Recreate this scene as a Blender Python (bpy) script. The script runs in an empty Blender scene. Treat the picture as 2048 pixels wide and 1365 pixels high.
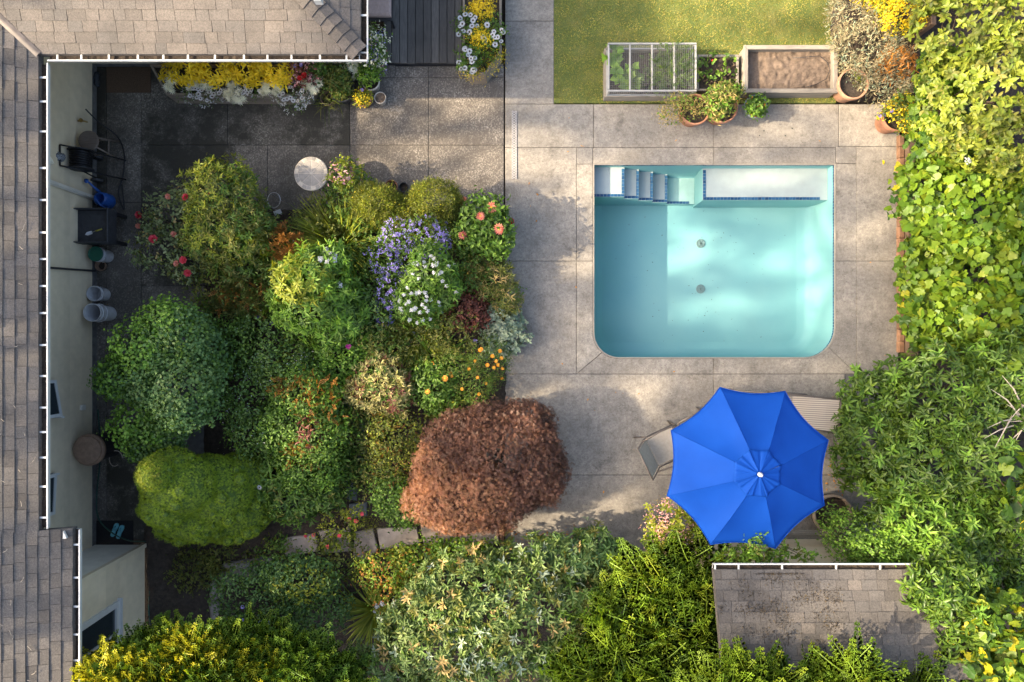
import bpy, bmesh, math, random
import numpy as np
from mathutils import Vector, Matrix
rng = np.random.default_rng(11)
random.seed(5)
R = math.radians
PI = math.pi
S = bpy.context.scene
COL = S.collection

# ------------------------------------------------------------------ camera, sky, sun, exposure
H = 12.0            # drone height
FPX = 2048 * 24 / 36.0
cam = bpy.data.cameras.new('camera'); cam.lens = 24; cam.sensor_width = 36; cam.clip_end = 2000; cam.clip_start = 0.05
co = bpy.data.objects.new('camera', cam); COL.objects.link(co)
co.location = (0, 0, H); co.rotation_euler = (0, 0, 0); S.camera = co

SUN_EL, SUN_AZ = 33.0, 5.4          # light travels to +X and a little to +Y
DL = Vector((math.cos(R(SUN_EL)) * math.cos(R(SUN_AZ)), math.cos(R(SUN_EL)) * math.sin(R(SUN_AZ)), -math.sin(R(SUN_EL))))
W = bpy.data.worlds.new('World'); S.world = W; W.use_nodes = True
nt = W.node_tree
sky = nt.nodes.new('ShaderNodeTexSky'); sky.sky_type = 'NISHITA'; sky.sun_disc = False
sky.sun_elevation = R(SUN_EL); sky.sun_rotation = math.atan2(-DL.x, -DL.y)
sky.air_density = 1.0; sky.dust_density = 6.0; sky.ozone_density = 0.3
bg = nt.nodes['Background']; nt.links.new(sky.outputs[0], bg.inputs[0]); bg.inputs[1].default_value = 0.15
sl = bpy.data.lights.new('sun', 'SUN'); sl.energy = 4.4; sl.angle = R(0.55); sl.color = (1.0, 0.82, 0.58)
so = bpy.data.objects.new('sun', sl); COL.objects.link(so); so.location = (-20, -2, 20)
so.rotation_euler = DL.to_track_quat('-Z', 'Y').to_euler()
S.view_settings.view_transform = 'Standard'; S.view_settings.look = 'None'
S.view_settings.exposure = 1.8; S.view_settings.gamma = 1; S.view_settings.use_curve_mapping = False
S.render.engine = 'CYCLES'
S.cycles.max_bounces = 6; S.cycles.diffuse_bounces = 3; S.cycles.transparent_max_bounces = 8
S.cycles.caustics_reflective = False; S.cycles.caustics_refractive = False

# ------------------------------------------------------------------ helpers
def P(x, y, z=0.0):
    """a point of the photograph's plan at height z, in metres"""
    k = (H - z) / FPX
    return Vector(((x - 1024) * k, (682 - y) * k, z))
def mpp(z=0.0): return (H - z) / FPX      # metres per plan pixel

def lin(c):
    """sRGB 0-255 to linear"""
    return tuple((v / 255 / 12.92) if v / 255 <= 0.04045 else ((v / 255 + 0.055) / 1.055) ** 2.4 for v in c)

MATS = {}
def newmat(name):
    m = bpy.data.materials.new(name); m.use_nodes = True
    n = m.node_tree.nodes; l = m.node_tree.links
    return m, n, l, n['Principled BSDF']
def ramp(n, l, src, cols, pos=None, interp='LINEAR'):
    r = n.new('ShaderNodeValToRGB'); e = r.color_ramp.elements; r.color_ramp.interpolation = interp
    pos = pos or [i / (len(cols) - 1) for i in range(len(cols))]
    while len(e) < len(cols): e.new(0.5)
    for i, (p, c) in enumerate(zip(pos, cols)):
        e[i].position = p; e[i].color = (c[0], c[1], c[2], 1)
    l.new(src, r.inputs[0]); return r.outputs[0]
def noise(n, l, scale, detail=4, rough=0.55, vec=None, dist=0.0):
    t = n.new('ShaderNodeTexNoise'); t.inputs['Scale'].default_value = scale; t.inputs['Detail'].default_value = detail
    t.inputs['Roughness'].default_value = rough; t.inputs['Distortion'].default_value = dist
    if vec is not None: l.new(vec, t.inputs['Vector'])
    return t.outputs[0]
def mixc(n, l, fac, a, b, mode='MIX'):
    m = n.new('ShaderNodeMix'); m.data_type = 'RGBA'; m.blend_type = mode
    for sock, v in ((m.inputs[0], fac), (m.inputs[6], a), (m.inputs[7], b)):
        if isinstance(v, (int, float)): sock.default_value = v
        elif isinstance(v, tuple): sock.default_value = (v[0], v[1], v[2], 1)
        else: l.new(v, sock)
    return m.outputs[2]
def coords(n, l, kind='Object'):
    t = n.new('ShaderNodeTexCoord'); return t.outputs[kind]
def worldpos(n):
    return n.new('ShaderNodeNewGeometry').outputs['Position']
def bump(n, l, b, height, strength=0.4, dist=0.01):
    k = n.new('ShaderNodeBump'); k.inputs['Strength'].default_value = strength; k.inputs['Distance'].default_value = dist
    l.new(height, k.inputs['Height']); l.new(k.outputs[0], b.inputs['Normal'])

def leaf_mat(name, cols, trans=0.35, rough=0.5, patch=0.25, spec=0.35):
    m, n, l, b = newmat(name)
    if name.startswith('l_'): cols = [(c[0] * 1.6, c[1] * 1.45, c[2] * 1.15) for c in cols]
    g = n.new('ShaderNodeNewGeometry')
    c = ramp(n, l, g.outputs['Random Per Island'], cols)
    nz = noise(n, l, 2.3, 3, vec=g.outputs['Position'])
    v = ramp(n, l, nz, [(1 - patch,) * 3, (1 + patch * 0.9,) * 3], [0.3, 0.7])
    c = mixc(n, l, 1.0, c, v, 'MULTIPLY')
    l.new(c, b.inputs['Base Color']); b.inputs['Roughness'].default_value = rough
    b.inputs['Specular IOR Level'].default_value = spec
    t = n.new('ShaderNodeBsdfTranslucent')
    c2 = mixc(n, l, 1.0, c, (1.25, 1.2, 0.55), 'MULTIPLY'); l.new(c2, t.inputs[0])
    mx = n.new('ShaderNodeMixShader'); mx.inputs[0].default_value = trans
    l.new(b.outputs[0], mx.inputs[1]); l.new(t.outputs[0], mx.inputs[2])
    l.new(mx.outputs[0], n['Material Output'].inputs[0])
    MATS[name] = m; return m
def plain(name, col, rough=0.6, var=0.12, scale=14, bmp=0.15, metal=0.0, spec=0.4, objvar=0.0, bscale=60):
    m, n, l, b = newmat(name)
    v = worldpos(n)
    c = ramp(n, l, noise(n, l, scale, 5, vec=v), [tuple(x * (1 - var) for x in col), tuple(x * (1 + var) for x in col)], [0.3, 0.7])
    if objvar:
        oi = n.new('ShaderNodeObjectInfo')
        k = ramp(n, l, oi.outputs['Random'], [(1 - objvar,) * 3, (1 + objvar,) * 3])
        c = mixc(n, l, 1.0, c, k, 'MULTIPLY')
    l.new(c, b.inputs['Base Color']); b.inputs['Roughness'].default_value = rough
    b.inputs['Metallic'].default_value = metal; b.inputs['Specular IOR Level'].default_value = spec
    if bmp: bump(n, l, b, noise(n, l, bscale, 4, vec=v), bmp, 0.004)
    MATS[name] = m; return m
def wood(name, col, rough=0.75, var=0.3, stretch=(1, 14, 14), objvar=0.15):
    m, n, l, b = newmat(name)
    mp = n.new('ShaderNodeMapping'); mp.inputs['Scale'].default_value = stretch
    l.new(coords(n, l), mp.inputs[0])
    nz = noise(n, l, 5.0, 7, 0.65, mp.outputs[0], 0.6)
    c = ramp(n, l, nz, [tuple(x * (1 - var) for x in col), col, tuple(x * (1 + var) for x in col)], [0.28, 0.5, 0.75])
    st = noise(n, l, 3.0, 5, vec=worldpos(n))
    c = mixc(n, l, ramp(n, l, st, [(0, 0, 0), (0.5,) * 3], [0.5, 0.75]), c, tuple(x * 0.5 for x in col))
    oi = n.new('ShaderNodeObjectInfo')
    c = mixc(n, l, 1.0, c, ramp(n, l, oi.outputs['Random'], [(1 - objvar,) * 3, (1 + objvar,) * 3]), 'MULTIPLY')
    l.new(c, b.inputs['Base Color']); b.inputs['Roughness'].default_value = rough
    bump(n, l, b, nz, 0.35, 0.006); MATS[name] = m; return m

class MB:
    def __init__(s): s.v = []; s.f = []; s.m = []
    def add(s, vs, fs, mi=0):
        o = len(s.v); s.v += [tuple(v) for v in vs]; s.f += [tuple(i + o for i in f) for f in fs]; s.m += [mi] * len(fs)
    def box(s, c, d, rz=0.0, mi=0, rot=None, ch=0.0):
        x, y, z = d[0] / 2, d[1] / 2, d[2] / 2
        M = rot if rot is not None else Matrix.Rotation(rz, 3, 'Z')
        c = Vector(c)
        if ch <= 0:
            vs = [Vector((a, b, e)) for e in (-z, z) for b in (-y, y) for a in (-x, x)]
            fs = [(0, 2, 3, 1), (4, 5, 7, 6), (0, 1, 5, 4), (2, 6, 7, 3), (0, 4, 6, 2), (1, 3, 7, 5)]
        else:
            vs = []
            for e, i in ((-z, 0), (z - ch, 0), (z, ch)):
                vs += [Vector((-x + i, -y + i, e)), Vector((x - i, -y + i, e)), Vector((x - i, y - i, e)), Vector((-x + i, y - i, e))]
            fs = [(3, 2, 1, 0), (8, 9, 10, 11)]
            for r in (0, 4):
                for k in range(4): fs.append((r + k, r + (k + 1) % 4, r + 4 + (k + 1) % 4, r + 4 + k))
        s.add([c + M @ v for v in vs], fs, mi)
    def prism(s, poly, z0, z1, ch=0.0, mi=0):
        n = len(poly)
        def ins(k, d):
            a, b, c = Vector(poly[k - 1]), Vector(poly[k]), Vector(poly[(k + 1) % n])
            e1 = (b - a).normalized(); e2 = (c - b).normalized()
            n1 = Vector((-e1.y, e1.x)); n2 = Vector((-e2.y, e2.x))
            q = n1 + n2
            q = q / max(0.3, q.dot(n1)); return b + q * d
        vs = [(p[0], p[1], z0) for p in poly] + [(p[0], p[1], z1 - ch) for p in poly]
        fs = [tuple(range(n - 1, -1, -1))]
        rows = 1
        if ch > 0:
            vs += [(ins(k, ch).x, ins(k, ch).y, z1) for k in range(n)]; rows = 2
        for r in range(rows):
            for k in range(n): fs.append((r * n + k, r * n + (k + 1) % n, (r + 1) * n + (k + 1) % n, (r + 1) * n + k))
        fs.append(tuple(range(rows * n, rows * n + n)))
        s.add(vs, fs, mi)
    def tube(s, pts, r, seg=6, mi=0, cap=True):
        pts = [Vector(p) for p in pts]; n = len(pts)
        rs = r if isinstance(r, (list, tuple)) else [r] * n
        vs = []; up = Vector((0.13, 0.31, 0.94))
        for i, p in enumerate(pts):
            t = (pts[min(i + 1, n - 1)] - pts[max(i - 1, 0)])
            t = t.normalized() if t.length > 1e-9 else Vector((0, 0, 1))
            a = t.cross(up)
            if a.length < 0.05: a = t.cross(Vector((1, 0, 0)))
            a.normalize(); b = t.cross(a)
            for k in range(seg):
                w = 2 * PI * k / seg
                vs.append(p + (a * math.cos(w) + b * math.sin(w)) * rs[i])
        fs = []
        for i in range(n - 1):
            for k in range(seg):
                fs.append((i * seg + k, i * seg + (k + 1) % seg, (i + 1) * seg + (k + 1) % seg, (i + 1) * seg + k))
        if cap: fs += [tuple(range(seg - 1, -1, -1)), tuple(range((n - 1) * seg, n * seg))]
        s.add(vs, fs, mi)
    def lathe(s, prof, c=(0, 0, 0), seg=28, mi=0, M=None, wob=0.0):
        c = Vector(c); vs = []
        for (r, z) in prof:
            for k in range(seg):
                w = 2 * PI * k / seg; rr = r * (1 + wob * math.sin(3 * w + z * 9))
                v = Vector((rr * math.cos(w), rr * math.sin(w), z))
                vs.append(c + (M @ v if M is not None else v))
        fs = []
        for i in range(len(prof) - 1):
            for k in range(seg):
                fs.append((i * seg + k, i * seg + (k + 1) % seg, (i + 1) * seg + (k + 1) % seg, (i + 1) * seg + k))
        fs.append(tuple(range(seg - 1, -1, -1)))
        fs.append(tuple(range((len(prof) - 1) * seg, len(prof) * seg)))
        s.add(vs, fs, mi)
    def mesh(s, name, mats, smooth=False):
        me = bpy.data.meshes.new(name); me.from_pydata(s.v, [], s.f)
        for m in (mats if isinstance(mats, (list, tuple)) else [mats]): me.materials.append(m)
        if len(set(s.m)) > 1: me.polygons.foreach_set('material_index', s.m)
        if smooth: me.polygons.foreach_set('use_smooth', [True] * len(s.f))
        me.update(); return me
    def build(s, name, mats, parent=None, smooth=False, **kw):
        return link(name, s.mesh(name, mats, smooth), parent, **kw)

WM = {}
def link(name, data, parent=None, label=None, cat=None, group=None, kind=None, loc=None, M=None):
    """parts are given in world coordinates; the parent inverse keeps them there"""
    o = bpy.data.objects.new(name, data); COL.objects.link(o)
    if M is None: M = Matrix.Translation(loc) if loc is not None else Matrix.Identity(4)
    o.matrix_basis = M; WM[o.name] = M
    if parent is not None:
        o.parent = parent; o.matrix_parent_inverse = WM[parent.name].inverted()
    if label: o['label'] = label
    if cat: o['category'] = cat
    if group: o['group'] = group
    if kind: o['kind'] = kind
    return o
def thing(name, label, cat, loc=(0, 0, 0), group=None):
    return link(name, None, None, label, cat, group, None, loc)
def smooth_edges(o, ang=40):
    me = o.data
    me.polygons.foreach_set('use_smooth', [True] * len(me.polygons))
    try: me.set_sharp_from_angle(angle=R(ang))
    except Exception: pass
    return o

# ---------- foliage
def T(verts, faces): return (np.array(verts, float), faces)
def leaf_t(w, fold=0.12, droop=0.15, p1=0.3, p2=0.7, k=0.75):
    return T([(0, 0, 0), (-w / 2 * 0.9, p1, fold * w), (w / 2 * 0.9, p1, fold * w), (0, p1, 0), (-w / 2 * k, p2, fold * w - droop * 0.35), (w / 2 * k, p2, fold * w - droop * 0.35), (0, p2, -droop * 0.35), (0, 1, -droop)],
             [(0, 3, 1), (0, 2, 3), (1, 3, 6, 4), (3, 2, 5, 6), (4, 6, 7), (6, 5, 7)])
LANCE = leaf_t(0.26); LANCE2 = leaf_t(0.3, 0.25, 0.28, 0.35, 0.72); OVATE = leaf_t(0.55, 0.2, 0.2); BROAD = leaf_t(0.8, 0.15, 0.25, 0.3, 0.65, 0.85)
THIN = leaf_t(0.13, 0.1, 0.1); SMALL = T([(0, 0, 0), (-0.28, 0.5, 0.05), (0.28, 0.5, 0.05), (0, 1, -0.08)], [(0, 2, 3, 1)])
SLIM = T([(0, 0, 0), (-0.09, 0.5, 0.0), (0.09, 0.5, 0.0), (0, 1, 0)], [(0, 2, 3, 1)])
def blade_t(w, bend, seg=5):
    v = []; 
    for i in range(seg + 1):
        t = i / seg; ww = w * (1 - t ** 2.2) * (0.6 + 0.4 * min(1, t * 4)); y = t * (1 - 0.18 * bend * t); z = -bend * t * t * 0.75
        v += [(-ww / 2, y, z + ww * 0.15), (0, y, z), (ww / 2, y, z + ww * 0.15)]
    f = []
    for i in range(seg):
        a = i * 3; f += [(a, a + 1, a + 4, a + 3), (a + 1, a + 2, a + 5, a + 4)]
    return T(v, f)
BLADES = [blade_t(0.035, b) for b in (0.1, 0.35, 0.7)]
STRAPS = [blade_t(0.075, b) for b in (0.3, 0.7, 1.1)]
def lobed_t(seed):
    r = random.Random(seed); v = [(0, 0.38, 0.0)]; n = 15; cup = r.uniform(-0.12, 0.16)
    for i in range(n):
        a = -PI / 2 + 2 * PI * i / n
        prof = [0.22, 0.47, 0.56, 0.43, 0.55, 0.46, 0.58, 0.63, 0.58, 0.46, 0.55, 0.43, 0.56, 0.47, 0.5][i] if i else 0.2
        rad = prof * r.uniform(0.9, 1.1)
        v.append((rad * math.cos(a), 0.38 + rad * math.sin(a), cup * rad * rad * 4 * 0.3 + r.uniform(-0.06, 0.06)))
    return T(v, [(0, 1 + i, 1 + (i + 1) % n) for i in range(n)])
VINES = [lobed_t(i) for i in range(6)]
def spray_t(n=9, l0=0.34, seed=0, droop=0.25):
    r = random.Random(seed); v = []; f = []
    for i in range(n + 1):
        t = i / n; v += [(-0.012, t, -droop * t * t), (0.012, t, -droop * t * t)]
    for i in range(1, n):
        t = i / n; ll = l0 * (1 - t * 0.75) * r.uniform(0.75, 1.1) * min(1, 0.45 + t * 2)
        for sd in (-1, 1):
            a = 2 * i + (0 if sd < 0 else 1); o = len(v); z = -droop * t * t
            d = Vector((sd * 0.75, 0.66, r.uniform(-0.15, 0.2)))
            q = Vector((sd * 0.012, t, z))
            nrm = Vector((-d.y, d.x, 0)).normalized()
            m = q + d * ll * 0.55
            v += [tuple(m + nrm * 0.055), tuple(m - nrm * 0.055), tuple(q + d * ll)]
            f += [(a, o, o + 1), (o, o + 2, o + 1)]
            o2 = len(v)
            for s2 in (-1, 1):      # small side leaflets
                e = m + (d * 0.6 + nrm * s2 * 0.8).normalized() * ll * 0.42
                k = len(v); v.append(tuple(e)); f.append((o, o + 1, k))
    for i in range(n): f.append((2 * i, 2 * i + 1, 2 * i + 3, 2 * i + 2))
    return T(v, f)
SPRAYS = [spray_t(8, 0.36, i, d) for i, d in enumerate((0.05, 0.2, 0.4))]
FERN = [spray_t(6, 0.3, 20 + i, 0.15) for i in range(2)]
def tuft_t(n, seed, spread=0.9, w=0.05):
    r = random.Random(seed); v = [(0, 0, 0)]; f = []
    for i in range(n):
        a = 2 * PI * i / n + r.uniform(-0.2, 0.2); s_ = spread * r.uniform(0.5, 1)
        d = Vector((math.cos(a) * s_, 1 - 0.45 * s_, math.sin(a) * s_)).normalized() * r.uniform(0.75, 1.1)
        p = Vector((-math.sin(a), 0, math.cos(a))) * w
        k = len(v); v += [tuple(d * 0.5 + p), tuple(d * 0.5 - p), tuple(d)]
        f += [(0, k, k + 2, k + 1)]
    return T(v, f)
TUFTS = [tuft_t(8, i) for i in range(3)]
def lacy_t(seed, n=7):
    r = random.Random(seed); v = [(0, 0, 0)]; f = []
    for i in range(n):
        a = PI / 2 + (i - (n - 1) / 2) * 0.5; ll = (1 - 0.1 * abs(i - (n - 1) / 2)) * r.uniform(0.8, 1.05)
        d = Vector((math.cos(a), math.sin(a), r.uniform(-0.3, 0.05))) * ll; p = Vector((-math.sin(a), math.cos(a), 0)) * 0.06
        k = len(v); v += [tuple(d * 0.5 + p), tuple(d * 0.5 - p), tuple(d)]; f.append((0, k, k + 2, k + 1))
    return T(v, f)
LACY = [lacy_t(i) for i in range(3)]

def leaf_mesh(name, tmpls, pos, dirv, nrm, size, mat):
    tmpls = tmpls if isinstance(tmpls, list) else [tmpls]
    n = len(pos); size = np.broadcast_to(np.asarray(size, float), (n,))
    y = dirv / (np.linalg.norm(dirv, axis=1, keepdims=True) + 1e-9)
    z = nrm - y * (nrm * y).sum(1, keepdims=True)
    bad = np.linalg.norm(z, axis=1) < 1e-3
    z[bad] = np.cross(y[bad], np.array([[0.3, 0.9, 0.2]]))
    z /= np.linalg.norm(z, axis=1, keepdims=True) + 1e-9
    x = np.cross(y, z)
    ch = rng.integers(0, len(tmpls), n)
    VV = []; LL = []; LS = []; off = 0; loff = 0
    for ti, (tv, tf) in enumerate(tmpls):
        idx = np.where(ch == ti)[0]; m = len(idx)
        if m == 0: continue
        s = size[idx][:, None, None]
        V = pos[idx][:, None, :] + s * (tv[None, :, 0:1] * x[idx][:, None, :] + tv[None, :, 1:2] * y[idx][:, None, :] + tv[None, :, 2:3] * z[idx][:, None, :])
        k = len(tv); VV.append(V.reshape(-1, 3))
        flat = np.concatenate([np.array(f) for f in tf]); starts = np.cumsum([0] + [len(f) for f in tf])[:-1]
        LL.append((flat[None, :] + (np.arange(m) * k)[:, None] + off).ravel())
        LS.append((starts[None, :] + (np.arange(m) * len(flat))[:, None] + loff).ravel())
        off += m * k; loff += m * len(flat)
    V = np.concatenate(VV); L = np.concatenate(LL).astype(np.int32); LSs = np.concatenate(LS).astype(np.int32)
    me = bpy.data.meshes.new(name)
    me.vertices.add(len(V)); me.vertices.foreach_set('co', V.astype(np.float32).ravel())
    me.loops.add(len(L)); me.loops.foreach_set('vertex_index', L)
    me.polygons.add(len(LSs)); me.polygons.foreach_set('loop_start', LSs)
    me.materials.append(mat); me.update(calc_edges=True); me.validate()
    return me

def unit(n, zmin=-1.0):
    out = np.zeros((0, 3))
    while len(out) < n:
        a = rng.normal(size=(n * 2, 3)); a /= np.linalg.norm(a, axis=1, keepdims=True)
        out = np.vstack([out, a[a[:, 2] > zmin]])
    return out[:n]
def shell(lobes, n, zmin=-0.15, rin=0.8, bumps=0.12, seed=0, inside=0.72, loose=0.05):
    """points near the skin of a union of ellipsoids (world units) and their outward normals"""
    A = np.array([(l[3] * l[4] + l[4] * l[5] + l[3] * l[5]) for l in lobes]); pr = A / A.sum()
    L = np.array(lobes, float); Pn = np.zeros((0, 3)); Nn = np.zeros((0, 3)); r2 = np.random.default_rng(seed + 3)
    K = r2.normal(size=(6, 3)) * 4.5; PH = r2.uniform(0, 6.28, 6)
    while len(Pn) < n:
        m = n * 2; w = rng.choice(len(lobes), m, p=pr); d = unit(m, zmin)
        f = np.sin(d @ K.T + PH + w[:, None] * 1.7).mean(1) * 2.2 * bumps
        r = (rin + (1 - rin) * np.sqrt(rng.random(m))) * (1 + f) * (1 + loose * np.minimum(rng.exponential(1.0, m), 3.0))
        p = L[w, :3] + d * L[w, 3:6] * r[:, None]
        nn = d / L[w, 3:6]; nn /= np.linalg.norm(nn, axis=1, keepdims=True)
        ok = p[:, 2] > 0.02
        if inside > 0 and len(lobes) > 1:
            for j in range(len(lobes)):
                q = ((p - L[j, :3]) / L[j, 3:6]); ok &= ((q * q).sum(1) > inside ** 2) | (w == j)
        Pn = np.vstack([Pn, p[ok]]); Nn = np.vstack([Nn, nn[ok]])
    return Pn[:n], Nn[:n]
def tangents(N):
    a = np.cross(N, np.array([[0.21, 0.37, 0.9]])); a /= np.linalg.norm(a, axis=1, keepdims=True) + 1e-9
    return a, np.cross(N, a)
def place(lobes, n, mode='rand', per=1, crad=0.06, lift=0.5, up=0.35, zmin=-0.15, rin=0.8, bumps=0.16, seed=0, rnd=0.5, loose=0.05, bias=(0, 0, 0.3)):
    """leaf positions, growth directions and face normals"""
    nc = max(1, n // per); C, N = shell(lobes, nc, zmin, rin, bumps, seed, 0.72, loose)
    C = np.repeat(C, per, 0); N = np.repeat(N, per, 0); m = len(C)
    Nu = N + np.array([[0, 0, up]]); Nu /= np.linalg.norm(Nu, axis=1, keepdims=True)
    if mode == 'whorl':
        Nj = Nu + np.repeat(rng.normal(size=(nc, 3)) * rnd * 0.5, per, 0); Nj /= np.linalg.norm(Nj, axis=1, keepdims=True)
        a, b = tangents(Nj)
        ph = np.repeat(rng.uniform(0, 6.28, nc), per) + np.tile(np.arange(per) * 2 * PI / per, nc) + rng.normal(size=m) * 0.25
        rad = a * np.cos(ph)[:, None] + b * np.sin(ph)[:, None]
        lf = lift + rng.normal(size=m)[:, None] * 0.22
        d = rad + Nj * lf; nr = Nj - rad * lf * 0.6 + rng.normal(size=(m, 3)) * 0.15
        pos = C + rng.normal(size=(m, 3)) * crad * 0.2
    elif mode == 'frond':
        b_ = np.array([bias]); d = N * 0.55 + rng.normal(size=(m, 3)) * rnd + b_; nr = np.array([[0, 0, 1.0]]) + N * 0.3 + rng.normal(size=(m, 3)) * 0.25
        pos = C + rng.normal(size=(m, 3)) * crad
    elif mode == 'up':
        d = Nu * 0.9 + rng.normal(size=(m, 3)) * rnd; nr = N + rng.normal(size=(m, 3)) * 0.6
        pos = C + rng.normal(size=(m, 3)) * crad
    else:
        a, b = tangents(Nu); ph = rng.uniform(0, 6.28, m)
        d = a * np.cos(ph)[:, None] + b * np.sin(ph)[:, None] + Nu * (lift * 0.6) + rng.normal(size=(m, 3)) * rnd * 0.4
        nr = Nu + rng.normal(size=(m, 3)) * rnd
        pos = C + rng.normal(size=(m, 3)) * crad
    return pos, d, nr
def plobes(lobes):
    """lobes given in plan pixels (x, y, z, rx, ry, rz) to metres"""
    out = []
    for (x, y, z, rx, ry, rz) in lobes:
        p = P(x, y, z); k = mpp(z); out.append((p.x, p.y, z, rx * k, ry * k, rz))
    return out
def top_z(wl, X, Y):
    z = 0.05
    for (a, b, c, rx, ry, rz) in wl:
        q = 1 - ((X - a) / rx) ** 2 - ((Y - b) / ry) ** 2
        if q > 0: z = max(z, c + rz * math.sqrt(q))
    return z
def on_top(wl, x, y, add=0.03):
    z = 0.5
    for _ in range(6):
        p = P(x, y, z); z = 0.5 * z + 0.5 * (top_z(wl, p.x, p.y) + add)
    return P(x, y, z)
def grow_lobes(lobes, n, frac, seed=1, dist=0.88):
    """add smaller bumps on the skin of the given lobes"""
    r = np.random.default_rng(seed); out = list(lobes)
    for i in range(n):
        l = lobes[r.integers(len(lobes))]; d = r.normal(size=3); d /= np.linalg.norm(d); d[2] = abs(d[2]) * 0.9 + 0.05
        s = frac * r.uniform(0.7, 1.3); rr = min(l[3], l[4], max(l[5], 0.25)) * s
        out.append((l[0] + d[0] * l[3] * dist, l[1] + d[1] * l[4] * dist, l[2] + d[2] * l[5] * dist, rr, rr, rr * 0.9))
    return out
FLOWER_CACHE = {}
def plant(name, label, cat, lobes, layers, flowers=(), group=None, stems=5, bumps=0, bfrac=0.35, stem_mat=None, kind_seed=0, base=None, z0=0.0, bdist=0.88, shoots=36):
    wl0 = plobes(lobes); wl = grow_lobes(wl0, bumps, bfrac, kind_seed + 7, bdist) if bumps else wl0
    cx = sum(l[0] for l in wl0) / len(wl0); cy = sum(l[1] for l in wl0) / len(wl0)
    if base is not None: cx, cy = base
    root = thing(name, label, cat, (cx, cy, z0), group)
    if stems:
        mb = MB()
        for i in range(stems):
            l = wl[(i * 7) % len(wl)]; d = unit(1, 0.0)[0]
            e = Vector((l[0] + d[0] * l[3] * 0.6, l[1] + d[1] * l[4] * 0.6, l[2] + d[2] * l[5] * 0.6))
            b = Vector((cx + random.uniform(-0.05, 0.05), cy + random.uniform(-0.05, 0.05), z0 - 0.03)); m = b.lerp(e, 0.5) + Vector((random.uniform(-0.05, 0.05), random.uniform(-0.05, 0.05), 0.08))
            mb.tube([b, m, e], [0.016, 0.011, 0.005], 5)
        mb.build('stem', stem_mat or MATS['twig'], root)
    for i, (tm, n, size, mat, kw) in enumerate(layers):
        kw = dict(kw); sv = kw.pop('sv', 0.25); nm = kw.pop('name', 'foliage'); sub = kw.pop('lobes', None)
        use = plobes(sub) if sub else wl
        pos, d, nr = place(use, n, seed=kind_seed + i, **kw)
        sz = size * (1 + rng.uniform(-sv, sv, len(pos)))
        me = leaf_mesh(nm, tm, pos, d, nr, sz, MATS[mat] if isinstance(mat, str) else mat)
        link(nm, me, root, kind='stuff')
    if shoots and layers:
        tm, n, size, mat, kw = layers[0]; per = 10
        C, N = shell(wl0, shoots, -0.05, 0.9, 0.1, kind_seed); ax = N + rng.normal(size=(shoots, 3)) * 0.45 + np.array([[0, 0, 0.25]]); ax /= np.linalg.norm(ax, axis=1, keepdims=True)
        Ls = rng.uniform(0.1, 0.26, shoots) * min(1.0, 0.5 + 0.6 * max(l[3] for l in wl0)); t = np.tile(np.linspace(0, 1, per), shoots); ax2 = np.repeat(ax, per, 0)
        pos = np.repeat(C, per, 0) + ax2 * (t * np.repeat(Ls, per))[:, None]; d = ax2 * 0.6 + rng.normal(size=pos.shape) * 0.6; nr = np.array([[0, 0, 1.0]]) + rng.normal(size=pos.shape) * 0.4
        link('shoots', leaf_mesh('shoots', tm, pos, d, nr, size * (1.05 - 0.45 * t), MATS[mat] if isinstance(mat, str) else mat), root, kind='stuff')
    for (fm, pts, size, add) in flowers:
        for q in pts:
            p = on_top(wl, q[0], q[1], add); s_ = size * random.uniform(0.85, 1.15)
            Mx = Matrix.Translation(p) @ Matrix.Rotation(random.uniform(0, 6.28), 4, 'Z') @ Matrix.Rotation(random.uniform(-0.35, 0.35), 4, 'X') @ Matrix.Rotation(random.uniform(-0.35, 0.35), 4, 'Y') @ Matrix.Scale(s_, 4)
            link('flower', fm, root, M=Mx)
    return root, wl
def scatter_px(cx, cy, rx, ry, n):
    out = []
    while len(out) < n:
        a, b = random.uniform(-1, 1), random.uniform(-1, 1)
        if a * a + b * b < 1: out.append((cx + a * rx, cy + b * ry))
    return out
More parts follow.
